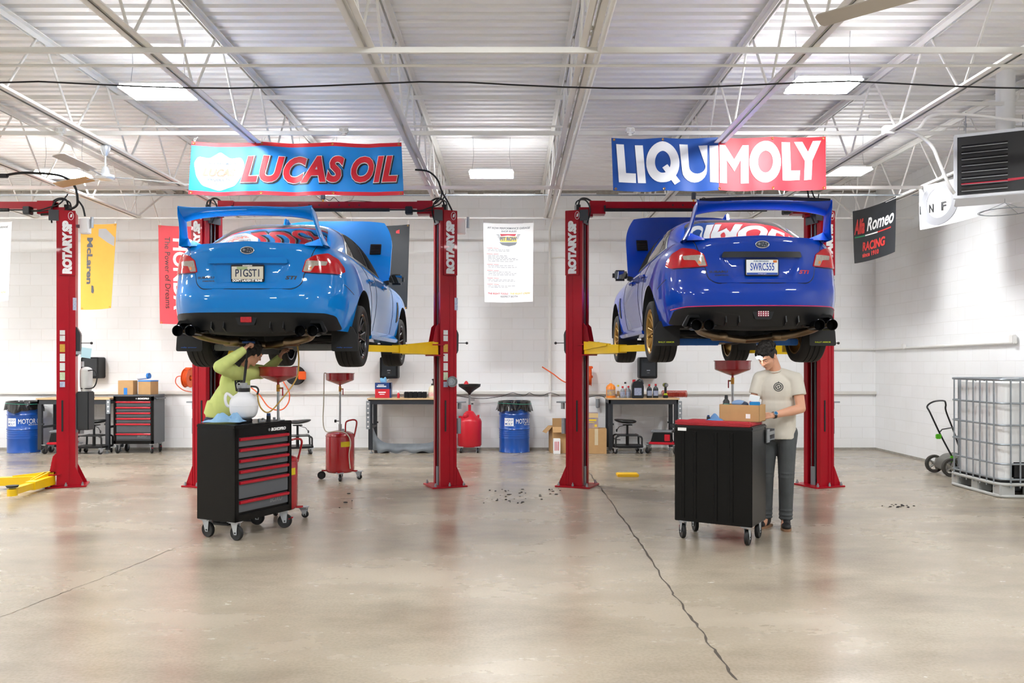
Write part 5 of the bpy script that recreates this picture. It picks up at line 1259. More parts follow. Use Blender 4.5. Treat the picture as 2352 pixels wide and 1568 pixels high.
def reel(px, py, rz, label, face=False):
    p = at(px, py, 15.0); o = thing('hose_reel', (p.x, 15.2, p.z), label, 'hose reel', 0, 'air hose reels')
    b = sub('bracket', o, (0, 0, 0)); MB().bb((-.06, -.05, -.12), (.06, 0, .12), bev=.006).build('wall_plate', ink, b)
    T = M.Translation((0, -.17, 0)) @ M.Rotation(rz, 4, 'Z')
    mb = MB(T); mb.lathe([(.05, -.05), (.17, -.055), (.175, -.05), (.17, -.045), (.06, -.04)], seg=32, axis='y'); mb.lathe([(.06, .04), (.17, .045), (.175, .05), (.17, .055), (.05, .05)], seg=32, axis='y'); mb.build('drum_flange', ink if face else orange, o)
    mb = MB(T)
    for k in range(3): 
        for j in range(2): mb.tube([((.145-.028*j)*cos(2*pi*i/28), -.027+.027*k, (.145-.028*j)*sin(2*pi*i/28)) for i in range(28)], .0135, 8, closed=True)
    mb.build('hose_coil', mat('orange_hose', 'e85a1c', .45), o)
    mb = MB(T); mb.box((.14, -.075, -.0), (.14, .05, .15), bev=.012) if face else mb.box((0, -.02, .17), (.1, .12, .05), bev=.01); mb.box((-.0, 0, -.0), (.05, .16, .05), bev=.008); mb.build('arm', orange, o)
    return o
reel(430, 868, R(86), 'orange hose reel seen edge-on by the red post at the yellow flag side'); reel(1352, 865, R(86), 'orange hose reel seen edge-on beside the middle red post'); reel(678, 862, 0, 'black round hose reel with an orange guide behind the raised drain pan', True)
ohose = mat('orange_hose', 'e85a1c', .45)
def hose(name, pts, r, m, label, cat='hose'):
    return tag(MB().tube(curve(pts, 8), r, 8).build(name, m), label, cat)
hose('air_hose', [at(440, 900, 15.1), at(420, 895, 15.0), at(404, 880, 15.0), at(406, 866, 15.0), at(418, 863, 15.0)], .008, ohose, 'thin orange air hose looping beside the edge-on reel near the red flag')
hose('air_hose', [at(668, 862, 14.98), at(650, 872, 14.9), at(664, 900, 14.8), at(662, 925, 14.8), at(645, 941, 14.8), at(618, 935, 14.8), at(595, 905, 14.8), at(577, 890, 14.8)], .011, ohose, 'orange air hose looping down from the round reel behind the white jug')
hose('air_hose', [at(1245, 842, 15.12), at(1270, 858, 15.1), at(1300, 878, 15.05), at(1340, 880, 15.0)], .011, ohose, 'orange air hose stretched along the wall to the edge-on reel')
mb = MB()
mb.tube(curve([at(x, y, 15.09) for x, y in ((1040, 905), (1070, 912), (1110, 915), (1150, 910), (1176, 902), (1190, 905), (1206, 907), (1216, 902), (1228, 907), (1246, 908), (1264, 902), (1285, 908))], 6), .006, 6)
tag(mb.build('extension_cord', rubber), 'thin dark cords draped along the wall ledge between the lifts', 'cord')
mb = MB(); mb.tube(curve([at(1305, 930, 15.1), at(1360, 910, 15.05), at(1390, 913, 15.0), at(1400, 935, 14.9), at(1406, 1000, 14.9), at(1425, 1010, 14.9)], 8), .006, 6); tag(mb.build('extension_cord', rubber), 'dark cord trailing down behind the bench with the oil bottles', 'cord')

# ---------------------------------------------------------------- boxes on the floor
def cbox(name, c, d, rz, label, m=card, open_=0, tape=True, cat='box'):
    o = thing(name, c, label, cat, rz); x, y, z = d[0]/2, d[1]/2, d[2]; mb = MB(); t = .005
    if not open_: mb.bb((-x, -y, 0), (x, y, z), bev=.004)
    else:
        mb.bb((-x, -y, 0), (x, y, t)); mb.bb((-x, -y, 0), (-x+t, y, z)); mb.bb((x-t, -y, 0), (x, y, z)); mb.bb((-x, -y, 0), (x, -y+t, z)); mb.bb((-x, y-t, 0), (x, y, z))
    mb.build('carton', m, o)
    if open_ == 1:
        mb = MB(); mb.box((-x-.06, 0, z-.055), (.16, d[1], t), M.Rotation(R(-45), 3, 'Y')); mb.box((x*.2, y+.0, z+.06), (d[0]*.8, t, .14)); mb.box((0, -y-.04, z-.05), (d[0], .12, t), M.Rotation(R(50), 3, 'X')); mb.build('flap', m, o, smooth=0)
    if tape: MB().bb((-.03, -y-.001, z*.35), (.03, -y+.001, z)).build('packing_tape', mat('tape_tan', 'd9c9a8', .25, alpha=1), o, smooth=0)
    return o
cbox('cardboard_box', (.86, 14.72, 0), (.34, .36, .47), R(8), 'open cardboard box on the floor behind the middle red post', open_=1, tape=False)
bx = cbox('cardboard_box', (1.50, 14.6, 0), (.36, .32, .44), R(-4), 'closed cardboard box standing left of the stool, under the blue carton')
o = cbox('carton', (1.44, 14.62, .44), (.185, .16, .28), R(-2), 'blue and tan carton standing on the closed cardboard box', mat('carton_blue', '2a5aa8', .5, c2='d8b070', vs_=7), tape=False)
mb = MB(); mb.bb((-.07, -.083, .13), (.06, -.08, .165)); mb.bb((-.07, -.083, .1), (.03, -.08, .112)); mb.bb((.03, -.083, .03), (.07, -.08, .07)); mb.build('yellow_print', mat('carton_yellow', 'f0d040', .5), o, smooth=0); MB().bb((-.0925, -.0815, .19), (.0925, -.08, .27)).build('print_panel', mat('carton_tan', 'd9bd8a', .5), o, smooth=0)
o = cbox('gift_bag', (.79, 14.46, 0), (.12, .1, .27), R(4), 'small white and red striped package in front of the open box', white, tape=False, cat='package'); mb = MB()
for k in range(3): mb.bb((-.04+.03*k, -.0515, .06), (-.028+.03*k, -.05, .22))
mb.build('red_stripe', redplas, o, smooth=0)
# things on the grey chest
o = cbox('cardboard_box', (-6.88, 14.66, 1.04), (.26, .22, .25), R(5), 'cardboard box with a blue tape strip, standing on the grey tool chest', tape=False); MB().bb((-.03, -.112, 0), (.03, -.1105, .12)).build('blue_tape', mat('tape_blue', '2a7fd0', .4), o, smooth=0)
o = cbox('cardboard_box', (-6.55, 14.74, 1.04), (.24, .24, .25), R(-8), 'second cardboard box on the grey tool chest, with a blue top edge', open_=2, tape=False); MB().bb((-.122, -.122, .23), (.122, .122, .252)).build('blue_edge', mat('tape_blue', '2a7fd0', .4), o, smooth=0)
o = thing('towel_roll', (-6.6, 14.72, 1.29), 'crumpled white and blue rolls lying on the boxes of the grey chest', 'roll'); mb = MB(); mb.cyl((-.12, 0, .06), (.06, -.03, .08), .055, seg=18); mb.build('paper', white, o); MB().cyl((.06, -.03, .08), (.1, -.04, .085), .05, seg=18).build('wrapper', mat('tape_blue', '2a7fd0', .4), o)
# spare bumper cover under the glove bench
o = thing('bumper_cover', (-1.9, 14.62, 0), 'dusty dark bumper cover lying under the glove box bench', 'bumper'); mb = MB()
def bf(u, v):
    x = -.62+1.24*u; e = abs(2*u-1)**5; z = .02+.14*v+.28*e*v*(1 if u < .5 else .4); return (x, .25*abs(2*u-1)**6-.12+.1*v-.05*sin(pi*v), z+.02*cos(8*pi*u)*(1-v))
mb.grid(bf, 40, 10); mb.grid(lambda u, v: tuple(V(bf(u, v))+V((0, .012, .004))), 40, 10); mb.build('shell', mat('dusty_grey_plastic', '3d4349', .6, var=.3, c2='83898e', vs_=5), o, weld=0)
mb = MB(); mb.bb((-.55, -.06, .0), (-.3, .1, .05)); mb.bb((.2, -.06, 0), (.45, .1, .05)); mb.build('lower_lip', ink, o, smooth=0)
# yellow pad on the floor
p = fl(1441, 1093); o = thing('foam_pad', (p.x, p.y, 0), 'flat yellow foam pad lying on the open floor', 'pad'); MB().box((0, 0, .02), (.30, .21, .04), bev=.008).build('pad_body', mat('foam_yellow', 'f5c211', .6, var=.05, bump=.1), o); MB().bb((-.14, -.02, .0395), (.14, .02, .0405)).build('grip_rib', mat('foam_yellow2', 'eab908', .6), o)

# ---------------------------------------------------------------- bottles and cans on the benches
def bottle(name, loc, prof, m, capm, label, cat='bottle', lab=None, group=None, cap=(.02, .03), rz=0, flat=1.0):
    o = thing(name, loc, label, cat, rz, group); ztop = prof[-1][1]
    mb = MB(M.Diagonal((1, flat, 1, 1))); mb.lathe([(0, 0)]+prof+[(0, ztop)], seg=24); mb.build('bottle_body', m, o, smooth=50)
    MB().cyl((0, 0, ztop), (0, 0, ztop+cap[1]), cap[0], cap[0]*.9, seg=16).build('cap', capm, o)
    if lab: r, z0, z1, lm = lab; mb = MB(M.Diagonal((1, flat, 1, 1))); mb.lathe([(r, z0), (r+.001, z0), (r+.001, z1), (r, z1)], seg=14, a0=R(-150), a1=R(-30)); mb.build('label', lm, o)
    return o
redcap = mat('red_cap', 'c8202c', .35); lab_m = mat('oil_label', 'c9ccd2', .4, c2='3a4f8c', vs_=45); lab_r = mat('red_label', 'd8453c', .4, c2='efe9df', vs_=40); lab_y = mat('yellow_label', 'e8c63a', .4, c2='5a4a9a', vs_=30); silver = mat('silver_bottle', '8d9196', .4, metal=.2); dark = mat('dark_bottle', '1f2226', .35)
BP = lambda r, h: [(r*.96, 0), (r, .008), (r, h*.68), (r*.8, h*.82), (r*.35, h*.92), (r*.33, h)]
Y0 = 14.66
bottle('cleaner_jug', (1.77, Y0, .98), [(.08, 0), (.085, .01), (.085, .19), (.06, .23), (.025, .25), (.025, .26)], mat('orange_soap', 'f08a2c', .25, coat=.3), mat('pump_clear', 'e6ddd0', .3), 'orange hand cleaner jug with a pump at the end of the bench', lab=(.086, .04, .15, lab_y), cap=(.02, .06))
bottle('spray_bottle', (1.905, Y0+.03, .98), BP(.025, .2), white, mat('yellow_cap', 'e8d23a', .4), 'slim white bottle with yellow cap beside the orange cleaner', lab=(.026, .03, .12, lab_y))
bottle('oil_bottle', (1.97, Y0-.08, .98), BP(.042, .18), silver, redcap, 'silver oil bottle with red cap, first of the pair by the big black jug', group='small oil bottles', lab=(.043, .03, .11, lab_m), flat=.7)
bottle('oil_bottle', (2.075, Y0-.07, .98), BP(.042, .185), silver, redcap, 'silver oil bottle with red cap, touching the big black jug', group='small oil bottles', lab=(.043, .03, .11, lab_m), flat=.7)
bottle('oil_bottle', (2.04, Y0+.08, .98), BP(.03, .25), white, ink, 'white bottle with black cap behind the two silver bottles', group='small oil bottles', lab=(.031, .05, .16, lab_r))
def jug(loc, label, m=dark, rz=0):
    o = thing('oil_jug', loc, label, 'oil jug', rz, 'black oil jugs'); mb = MB(); mb.prism(rpoly([(-.1, 0), (.1, 0), (.1, .2), (.075, .28), (.04, .3), (-.04, .3), (-.075, .29), (-.1, .22)], .02), -.065, .065, 'xz', bev=.015); mb.build('bottle_body', m, o)
    MB().cyl((-.06, 0, .28), (-.06, 0, .325), .024, seg=14).build('cap', redcap, o); mb = MB(); mb.tube(curve([(-.01, 0, .29), (.03, 0, .325), (.08, 0, .31), (.1, 0, .24)], 5), .013, 8); mb.build('handle', m, o); MB().bb((-.06, -.067, .05), (.07, -.065, .18)).build('label', lab_m, o, smooth=0); return o
jug((2.225, Y0-.1, .98), 'big black oil jug in front, in the middle of the oil bottles'); jug((2.27, Y0+.12, .98), 'black oil jug with red cap standing behind the front jug')
bottle('oil_bottle', (2.45, Y0-.06, .98), BP(.048, .215), dark, redcap, 'dark bottle with red cap next to the black jugs', group='dark oil bottles', lab=(.049, .04, .13, lab_m), flat=.7)
bottle('oil_bottle', (2.565, Y0-.05, .98), BP(.048, .22), dark, redcap, 'dark bottle with red cap beside the cordless driver', group='dark oil bottles', lab=(.049, .04, .13, lab_m), flat=.7)
o = thing('cordless_drill', (2.73, Y0-.1, .98), 'black and lime cordless driver standing on its battery on the bench', 'drill'); lime = mat('lime_plastic', 'b6c21e', .4)
mb = MB(); mb.bb((-.045, -.04, 0), (.045, .04, .05), bev=.01); mb.build('battery', ink, o); mb = MB(); mb.cyl((0, 0, .05), (0, 0, .2), .022, seg=12); mb.cyl((0, -.07, .23), (0, .09, .23), .036, seg=16); mb.build('drill_body', ink, o); mb = MB(); mb.cyl((0, -.13, .23), (0, -.07, .23), .02, .03, seg=14); mb.build('chuck', steel, o); mb = MB(); mb.bb((-.03, -.035, .045), (.03, .035, .085), bev=.008); mb.lathe([(.037, -.03), (.039, -.03), (.039, .02), (.037, .02)], (0, 0, .23), 18, 'y'); mb.build('grip', lime, o)
mb = MB(); mb.tube([(2.72+.0032*k+.0, Y0+.16+.06*cos(k*.9), 1.045+.06*sin(k*.9)) for k in range(140)], .007, 6); tag(mb.build('coil_hose', mat('red_coil_hose', 'c2402e', .4)), 'red recoil air hose lying coiled at the end of the bench', 'hose')
# mid bench
o = thing('glove_box', (-2.30, Y0, .98), 'red and blue box of gloves with a blue glove poking out', 'glove box'); mb = MB(); mb.bb((-.14, -.08, 0), (.14, .08, .27), bev=.004); mb.build('carton', mat('glove_red', 'd02a36', .4, var=.1, vs_=15), o)
mb = MB(); mb.bb((-.141, -.0815, .16), (.141, -.08, .272)); mb.bb((.12, -.0815, 0), (.142, .08, .272)); mb.build('blue_panel', mat('glove_blue', '22407a', .4, var=.1), o, smooth=0)
mb = MB(); mb.bb((-.11, -.083, .195), (.06, -.0815, .215)); mb.bb((-.09, -.083, .225), (.02, -.0815, .238)); mb.bb((-.08, -.082, .09), (.05, -.08, .11)); mb.bb((-.06, -.082, .06), (.03, -.08, .072)); mb.build('box_print', white, o, smooth=0)
mb = MB(); mb.ell((-.0, 0, .30), (.06, .03, .05)); mb.ell((-.04, .01, .32), (.03, .02, .04)); mb.ell((.03, -.01, .325), (.025, .02, .05)); g_ = mb.build('glove', mat('nitrile_blue', '74b6e0', .6), o); remesh(g_, .006, 3)
o = thing('tool_organizer', (-1.72, Y0-.04, .98), 'black row of five open tool holders on the bench', 'organizer'); mb = MB()
for k in range(5): mb.bb((-.2+.08*k, -.06, 0), (-.123+.08*k, .06, .11), bev=.008)
mb.build('tray', blkpl, o); mb = MB()
for k in range(5): mb.cyl((-.162+.08*k, -.0605, .05), (-.162+.08*k, -.063, .05), .028, seg=14)
mb.build('opening', pipein, o)
cbl = [bottle('spray_can', (-2.02, Y0-.1, .98), BP(.025, .1), redplas, white, 'small red can lying between glove box and tool holders', lab=None)]
o = bottle('sprayer_jug', (-1.40, Y0-.02, .98), [(.09, 0), (.098, .012), (.098, .12), (.085, .19), (.045, .215), (.045, .225)], mat('cream_plastic', 'e6dcc0', .4), ink, 'cream pump sprayer jug with a black head on the bench', 'sprayer', lab=(.0985, .03, .1, lab_r), cap=(.048, .03)); mb = MB(); mb.cyl((0, 0, .25), (0, 0, .31), .018, seg=10); mb.box((.02, 0, .325), (.11, .035, .03), bev=.008); mb.tube([(.07, 0, .325), (.085, 0, .27), (.06, 0, .24)], .006, 6); mb.build('pump_head', ink, o)
bottle('oil_bottle', (-1.255, Y0+.05, .98), BP(.055, .16), white, white, 'short white bottle between the sprayer jug and the post', lab=None)
bottle('oil_bottle', (-1.13, Y0, .98), [(.07, 0), (.075, .01), (.075, .2), (.06, .25), (.028, .28), (.028, .29)], dark, redcap, 'tall dark bottle with red cap partly behind the post on the glove bench', lab=(.0755, .03, .17, lab_r), cap=(.03, .05), flat=.7)
o = thing('paper_card', (-1.28, 15.05, 1.14), 'pale blue card leaning on the wall behind the sprayer jug', 'card'); MB().box((0, 0, -.03), (.12, .004, .26)).build('sheet', mat('card_blue', 'b9dbe6', .5), o)
# bench end bits on the far bench
o = thing('vise', (-7.55, 14.62, .98), 'small dark tool block on the bench behind the empty lift', 'tool'); mb = MB(); mb.bb((-.07, -.05, 0), (.07, .05, .015)); mb.bb((-.06, -.04, .015), (-.02, .04, .03)); mb.bb((.02, -.04, .015), (.06, .04, .03)); mb.build('block', ink, o, smooth=0)
o = thing('regulator', at(1373, 922, 15.12), 'small grey air filter bowl hanging on the wall beside the bench', 'air filter'); mb = MB(); mb.cyl((0, 0, 0), (0, 0, .05), .04, seg=16); mb.cyl((0, 0, -.1), (0, 0, 0), .036, .042, seg=16); mb.ell((0, 0, -.1), (.036, .036, .02)); mb.build('bowl', galv, o); MB().bb((-.02, 0, .0), (.02, .08, .04)).build('bracket', galv, o); MB().lathe([(0, .05), (.055, .055), (.05, .09), (0, .1)], seg=16).build('cup', mat('cup_white', 'e4e2dc', .4), o)

# ---------------------------------------------------------------- tote, lawn machine, heater, fans
o = thing('bulk_tote', (6.235, 10.24, 0), 'white liquid tote in a galvanised wire cage on a pallet', 'tote'); hx, hy, H_ = .46, .56, 1.41
mb = MB(); mb.prism(rpoly([(-hx+.05, -hy+.05), (hx-.05, -hy+.05), (hx-.05, hy-.05), (-hx+.05, hy-.05)], .14, 8), .2, H_-.05, 'xy', bev=.03); mb.cyl((0, 0, H_-.06), (0, 0, H_-.0), .09, seg=20); mb.build('tank', mat('tote_white', 'eeeeec', .4, var=.03), o)
cg = rpoly([(-hx, -hy), (hx, -hy), (hx, hy), (-hx, hy)], .13, 6)
mb = MB()
for z in (.22, .40, .63, .86, 1.12, H_-.01): mb.tube([(p[0], p[1], z) for p in cg], .012 if z < H_-.05 else .016, 8, closed=True)
for k in range(7):
    t = k/6
    for sx in (-1, 1): mb.tube([(sx*(hx+.006), lerp(-hy+.12, hy-.12, t), .12), (sx*(hx+.006), lerp(-hy+.12, hy-.12, t), H_)], .010, 8)
    for sy in (-1, 1): mb.tube([(lerp(-hx+.12, hx-.12, t), sy*(hy+.006), .12), (lerp(-hx+.12, hx-.12, t), sy*(hy+.006), H_)], .010, 8)
mb.build('cage', galv, o)
mb = MB(); mb.tube([(p[0], p[1], .16) for p in cg], .02, 8, closed=True); mb.tube([(p[0], p[1], .02) for p in cg], .02, 8, closed=True)
for sx in (-1, 0, 1):
    for sy in (-1, 0, 1): mb.bb((sx*(hx-.1)-.09, sy*(hy-.1)-.08, .01), (sx*(hx-.1)+.09, sy*(hy-.1)+.08, .16), bev=.01)
mb.build('pallet', mat('pallet_grey', 'c6c7c3', .5, metal=.2, var=.1), o); MB().bb((-hx+.04, -hy+.05, .165), (hx-.04, hy-.05, .2)).build('base_plate', ink, o, smooth=0)
MB().bb((-.30, -hy+.02, .22), (.3, -hy+.06, .42), bev=.02).build('valve_recess', ink, o)
o = thing('lawn_dethatcher', (6.25, 11.75, 0), 'small grey wheeled lawn machine with a black folding handle, behind the tote', 'lawn machine'); gm = mat('mower_grey', '77756f', .55, var=.12)
mb = MB(); mb.prism(rpoly([(-.08, .06), (.34, .06), (.34, .26), (.22, .30), (.05, .28), (-.06, .2)], .04), -.2, .2, 'xz', bev=.02); mb.build('deck', gm, o)
for x, y in ((-.07, -.23), (-.07, .23), (.3, -.22), (.3, .22)):
    w_ = sub('wheel', o, (x, y, .13)); MB().lathe([(.09, -.025), (.125, -.03), (.132, 0), (.125, .03), (.09, .025)], seg=24, axis='y').build('tire', mat('mower_tyre', '4a4843', .8, var=.15), w_); mb = MB(); mb.lathe([(.095, -.012), (.095, .012)], seg=22, axis='y'); mb.cyl((0, -.03, 0), (0, .03, 0), .025, seg=12)
    for k in range(5): mb.tube([(0, -.015, 0), (.095*cos(k*1.257), -.015, .095*sin(k*1.257))], .014, 6)
    mb.build('hub', mat('mower_hub', '9a9890', .5), w_)
mb = MB(); mb.tube(curve([(-.02, -.18, .26), (-.2, -.2, .58), (-.36, -.22, .9), (-.39, -.2, .99), (-.30, -.2, 1.055), (-.02, .06, 1.055), (.03, .1, 1.0), (.06, .15, .9), (.2, .2, .6), (.3, .2, .3)], 5), .012, 8); mb.tube([(-.22, -.2, .62), (-.16, -.16, .66), (.18, .18, .66)], .009, 8); mb.build('handle', ink, o)
mb = MB(); mb.bb((-.27, -.23, .53), (-.2, -.18, .6), bev=.01); mb.bb((-.06, -.22, .2), (0, -.17, .29), bev=.01); mb.build('green_latch', mat('mower_green', '5fc41f', .4), o)
# heater
o = thing('unit_heater', (5.19, 8.8, 0), 'black and white louvred unit heater hung from the roof by threaded rods', 'heater', R(-6)); o.location.z = 3.74; o.rotation_euler = (0, 0, R(-27))
mb = MB(); mb.bb((-.37, 0, -.335), (.40, .6, .335), bev=.008); mb.bb((-.39, -.03, -.35), (.42, .02, .35), bev=.006); mb.build('cabinet', mat('heater_white', 'dcdde0', .4), o)
mb = MB(); mb.bb((-.355, -.036, -.315), (.385, -.028, .315)); mb.build('front_grille', mat('heater_black', '1b1a1c', .4), o, smooth=0)
mb = MB()
for k in range(8):
    z = -.27+.068*k; mb.box((-.10, -.048, z), (.43, .06, .006), M.Rotation(R(-32), 3, 'X'))
mb.build('louver', mat('louver_black', '3a3a3c', .25), o, smooth=0); mb = MB()
for k in range(8): mb.box((-.10, -.072, -.282+.068*k), (.43, .003, .007))
mb.build('louver_edge', mat('louver_grey', '9b9a9c', .35), o, smooth=0)
mb = MB(); mb.box((-.1, -.078, -.205), (.44, .004, .012)); mb.prism([(.11, -.21), (.35, -.19), (.32, -.175), (.11, -.18)], -.042, -.037, 'xz'); mb.build('red_stripe', mat('heater_red', 'b81f38', .4), o, smooth=0)
mb = MB()
for x in (-.27, .3):
    for y in (.1, .5): mb.cyl((x, y, .335), (x, y, .62), .006, seg=6); mb.cyl((x, y, .45), (x, y, .49), .012, seg=6)
mb.build('hanger_rod', steel, o)
mb = MB(); mb.cyl((.12, .3, .33), (.12, .3, 1.15), .095, seg=24); mb.cyl((.12, .3, .72), (.12, .3, .74), .1, seg=24); mb.build('flue_pipe', white, o)
for yy, lb in ((8.95, 'near white support channel above the heater'), (9.4, 'far white support channel above the heater')): bar('support_channel', (4.1, yy, 4.43), (XR, yy, 4.43), .02, lb, 'bar', sq=True)
o = thing('junction_box', (3.98, 8.72, 4.06), 'white junction box on the joist with a hose drooping from it to the heater', 'junction box'); MB().box((0, -.06, 0), (.11, .09, .09), bev=.008).build('housing', white, o)
tag(MB().tube(curve([(4.03, 8.64, 4.05), (4.22, 8.63, 4.03), (4.42, 8.64, 3.9), (4.52, 8.66, 3.72), (4.65, 8.72, 3.5), (4.74, 8.78, 3.42)], 8), .018, 10).build('flexible_conduit', white), 'white flexible conduit drooping from the joist to the heater', 'conduit')
tag(MB().tube(curve([(4.03, 8.7, 4.06), (4.3, 8.7, 4.08), (4.45, 8.7, 4.22), (4.8, 8.7, 4.24), (5.6, 8.7, 4.16), (6.7, 8.7, 4.12)], 8), .016, 8).build('flexible_conduit', white), 'white pipe running from the junction box across above the heater', 'conduit')
o = thing('wire_hoop', (5.42, 9.0, 3.26), 'flat wire hoop hanging under the heater', 'hoop'); mb = MB()
for r in (.26, .245): mb.tube([(r*cos(2*pi*k/40), r*sin(2*pi*k/40), 0) for k in range(40)], .004, 6, closed=True)
for k in range(3): a = 2*pi*k/3+.5; mb.tube([(.25*cos(a), .25*sin(a), 0), (-.1*0, 0, .1)], .003, 5)
mb.build('ring', galv, o); MB().tube([(0, 0, .1), (0, 0, .2)], .003, 5).build('hanger', galv, o)
fanm = mat('fan_silver', 'd9dcdf', .25, metal=.5); bladem = mat('fan_blade', 'c9c2b8', .35, metal=.3); 
def fan(loc, angs, label, orangeb=None):
    o = thing('ceiling_fan', loc, label, 'ceiling fan', group='ceiling fans')
    mb = MB(); mb.lathe([(0, .34), (.05, .34), (.055, .3), (.03, .24), (.012, .22)], seg=20); mb.build('canopy', fanm, o); MB().cyl((0, 0, .05), (0, 0, .30), .010, seg=10).build('downrod', fanm, o)
    mb = MB(); mb.lathe([(0, .1), (.03, .1), (.045, .06), (.05, .02), (.095, .01), (.1, -.02), (.085, -.04), (0, -.045)], seg=28); mb.build('motor', fanm, o)
    for k, a in enumerate(angs):
        T = M.Rotation(a, 4, 'Z'); mb = MB(T @ M.Rotation(R(14), 4, 'X')); mb.prism([(.28, -.055), (.93, -.065), (.95, -.04), (.95, .045), (.93, .065), (.28, .06)], -.004, .004, 'xy', bev=.002); mb.build('blade', mat('fan_blade_tan', 'c79a5e', .4) if k == orangeb else bladem, o)
        mb = MB(T); mb.tube([(.08, 0, -.01), (.2, 0, -.005), (.34, 0, 0)], .014, 8, flat=.5); mb.build('blade_iron', fanm, o)
    return o
fan((-4.57, 9.2, 3.70), (R(29), R(149), R(269)), 'silver three-blade ceiling fan hanging past the joist beside the panel light', 1)
fan((2.6, 4.42, 3.70), (R(139), R(259), R(19)), 'ceiling fan of which only one grey blade tip shows at the top edge')

# ---------------------------------------------------------------- things on the two front chests
def on(ch, x, y, z): p = ch.matrix_basis @ V((x, y, z)); return (p.x, p.y, z)
for c in (chA, chB): c.matrix_basis
bpy.context.view_layer.update()
def onp(px, d, z): return ((px-1176)/F*d, d, z)
frost = mat('frosted_plastic', 'e9e9ec', .4, var=.04)
JUG = V(onp(560, 7.72, 1.04))
o = thing('fluid_extractor', JUG, 'white round fluid extractor jug with a pump handle, on the black tool chest', 'fluid extractor', R(20))
mb = MB(); mb.lathe([(0, 0), (.075, 0), (.08, .02), (.07, .035)], seg=28); mb.build('base_ring', ink, o)
mb = MB(); mb.lathe([(sitp([(.03, .062), (.05, .1), (.08, .119), (.11, .127), (.16, .131), (.2, .126), (.235, .107), (.258, .08), (.272, .06), (.29, .05)], .03+.26*k/36), .03+.26*k/36) for k in range(37)]+[(0, .29)], seg=56); mb.lathe([(.1315, .152), (.133, .155), (.1315, .158)], seg=56); mb.build('tank', frost, o)
mb = MB(); mb.tube(curve([(-.10, 0, .235), (-.15, 0, .27), (-.165, 0, .22), (-.15, 0, .16), (-.12, 0, .15)], 6), .014, 10); mb.build('handle', frost, o)
mb = MB(); mb.cyl((0, 0, .285), (0, 0, .32), .055, seg=24); mb.build('collar', ink, o)
mb = MB(); mb.cyl((0, 0, .32), (0, 0, .37), .035, seg=16); mb.box((0, 0, .335), (.12, .05, .03), bev=.006); mb.build('pump_head', mat('pump_grey', '9a9c9e', .4), o)
iv = o.matrix_basis; HAND_A = at(571, 786, 7.98)
lp = M.Rotation(R(-20), 4, 'Z') @ (HAND_A-JUG)
mb = MB(); mb.cyl((0, 0, .36), V((0, 0, .36)).lerp(lp, .55), .012, .014, seg=10); mb.cyl(V((0, 0, .36)).lerp(lp, .5), lp, .0095, .0095, seg=10); d_ = (lp-V((0, 0, .36))).normalized(); mb.build('pump_rod', ink, o)
mb = MB(); mb.cap(lp-V((.05, 0, 0)), .013, lp+V((.05, 0, 0)), .013); mb.build('pump_grip', mat('grip_blue', '1d3f73', .4), o)
mb = MB(); mb.tube(curve([(.06, 0, .335), (.11, -.02, .33), (.13, -.03, .3), (.12, -.02, .26)], 5), .009, 8); mb.build('elbow', ink, o)
tag(MB().tube(curve([JUG+V((.12, .022, .262)), JUG+V((.15, .02, .14)), JUG+V((.22, .05, .09)), JUG+V((.32, .1, .2)), JUG+V((.44, .2, .40)), JUG+V((.44, .3, .58)), JUG+V((.4, .4, .74))], 8), .007, 8).build('suction_hose', mat('amber_hose', 'b08a3a', .35)), 'amber tube rising from the white jug to the underside of the car', 'hose')
o = thing('paper_towel', onp(515, 7.55, 1.045), 'crumpled blue paper towel beside the white jug on the black chest', 'towel'); 
mb = MB(); random.seed(5)
mb.grid(lambda u, v: ((u-.5)*.36, (v-.5)*.2+.02*sin(12*u), .012+.05*max(0, sin(pi*u)*sin(pi*v))**.6*(1+.6*sin(13*u+6*v)+.5*sin(19*v-9*u))*(.45+u)), 26, 18); mb.build('sheet', bluerag, o, smooth=25)
o = thing('penlight', onp(617, 7.85, 1.04), 'small black and blue bottle standing on the black tool chest', 'bottle'); MB().cyl((0, 0, 0), (0, 0, .05), .02, seg=16).build('bottle_body', ink, o); MB().cyl((0, 0, .05), (0, 0, .075), .019, .017, seg=16).build('cap', mat('grip_blue', '1d3f73', .4), o)
for k, (px, d, l) in enumerate(((596, 7.75, 'first'), (604, 7.86, 'second'), (630, 7.95, 'third'), (640, 7.9, 'fourth'))):
    o = thing('socket', onp(px, d, 1.04), ('chrome socket nearest the white jug on the black chest', 'chrome socket just left of the small black bottle', 'chrome socket just past the small black bottle', 'chrome socket closest to the chest corner')[k], 'socket', group='loose sockets on the chest'); mb = MB(); mb.lathe([(.008, 0), (.014, 0), (.014, .03), (.008, .03), (.008, 0)], seg=16); mb.build('socket_body', steel, o); MB().cyl((.0, .0, .005), (.05, .03, .005), .005, seg=8).build('extension', steel, o)
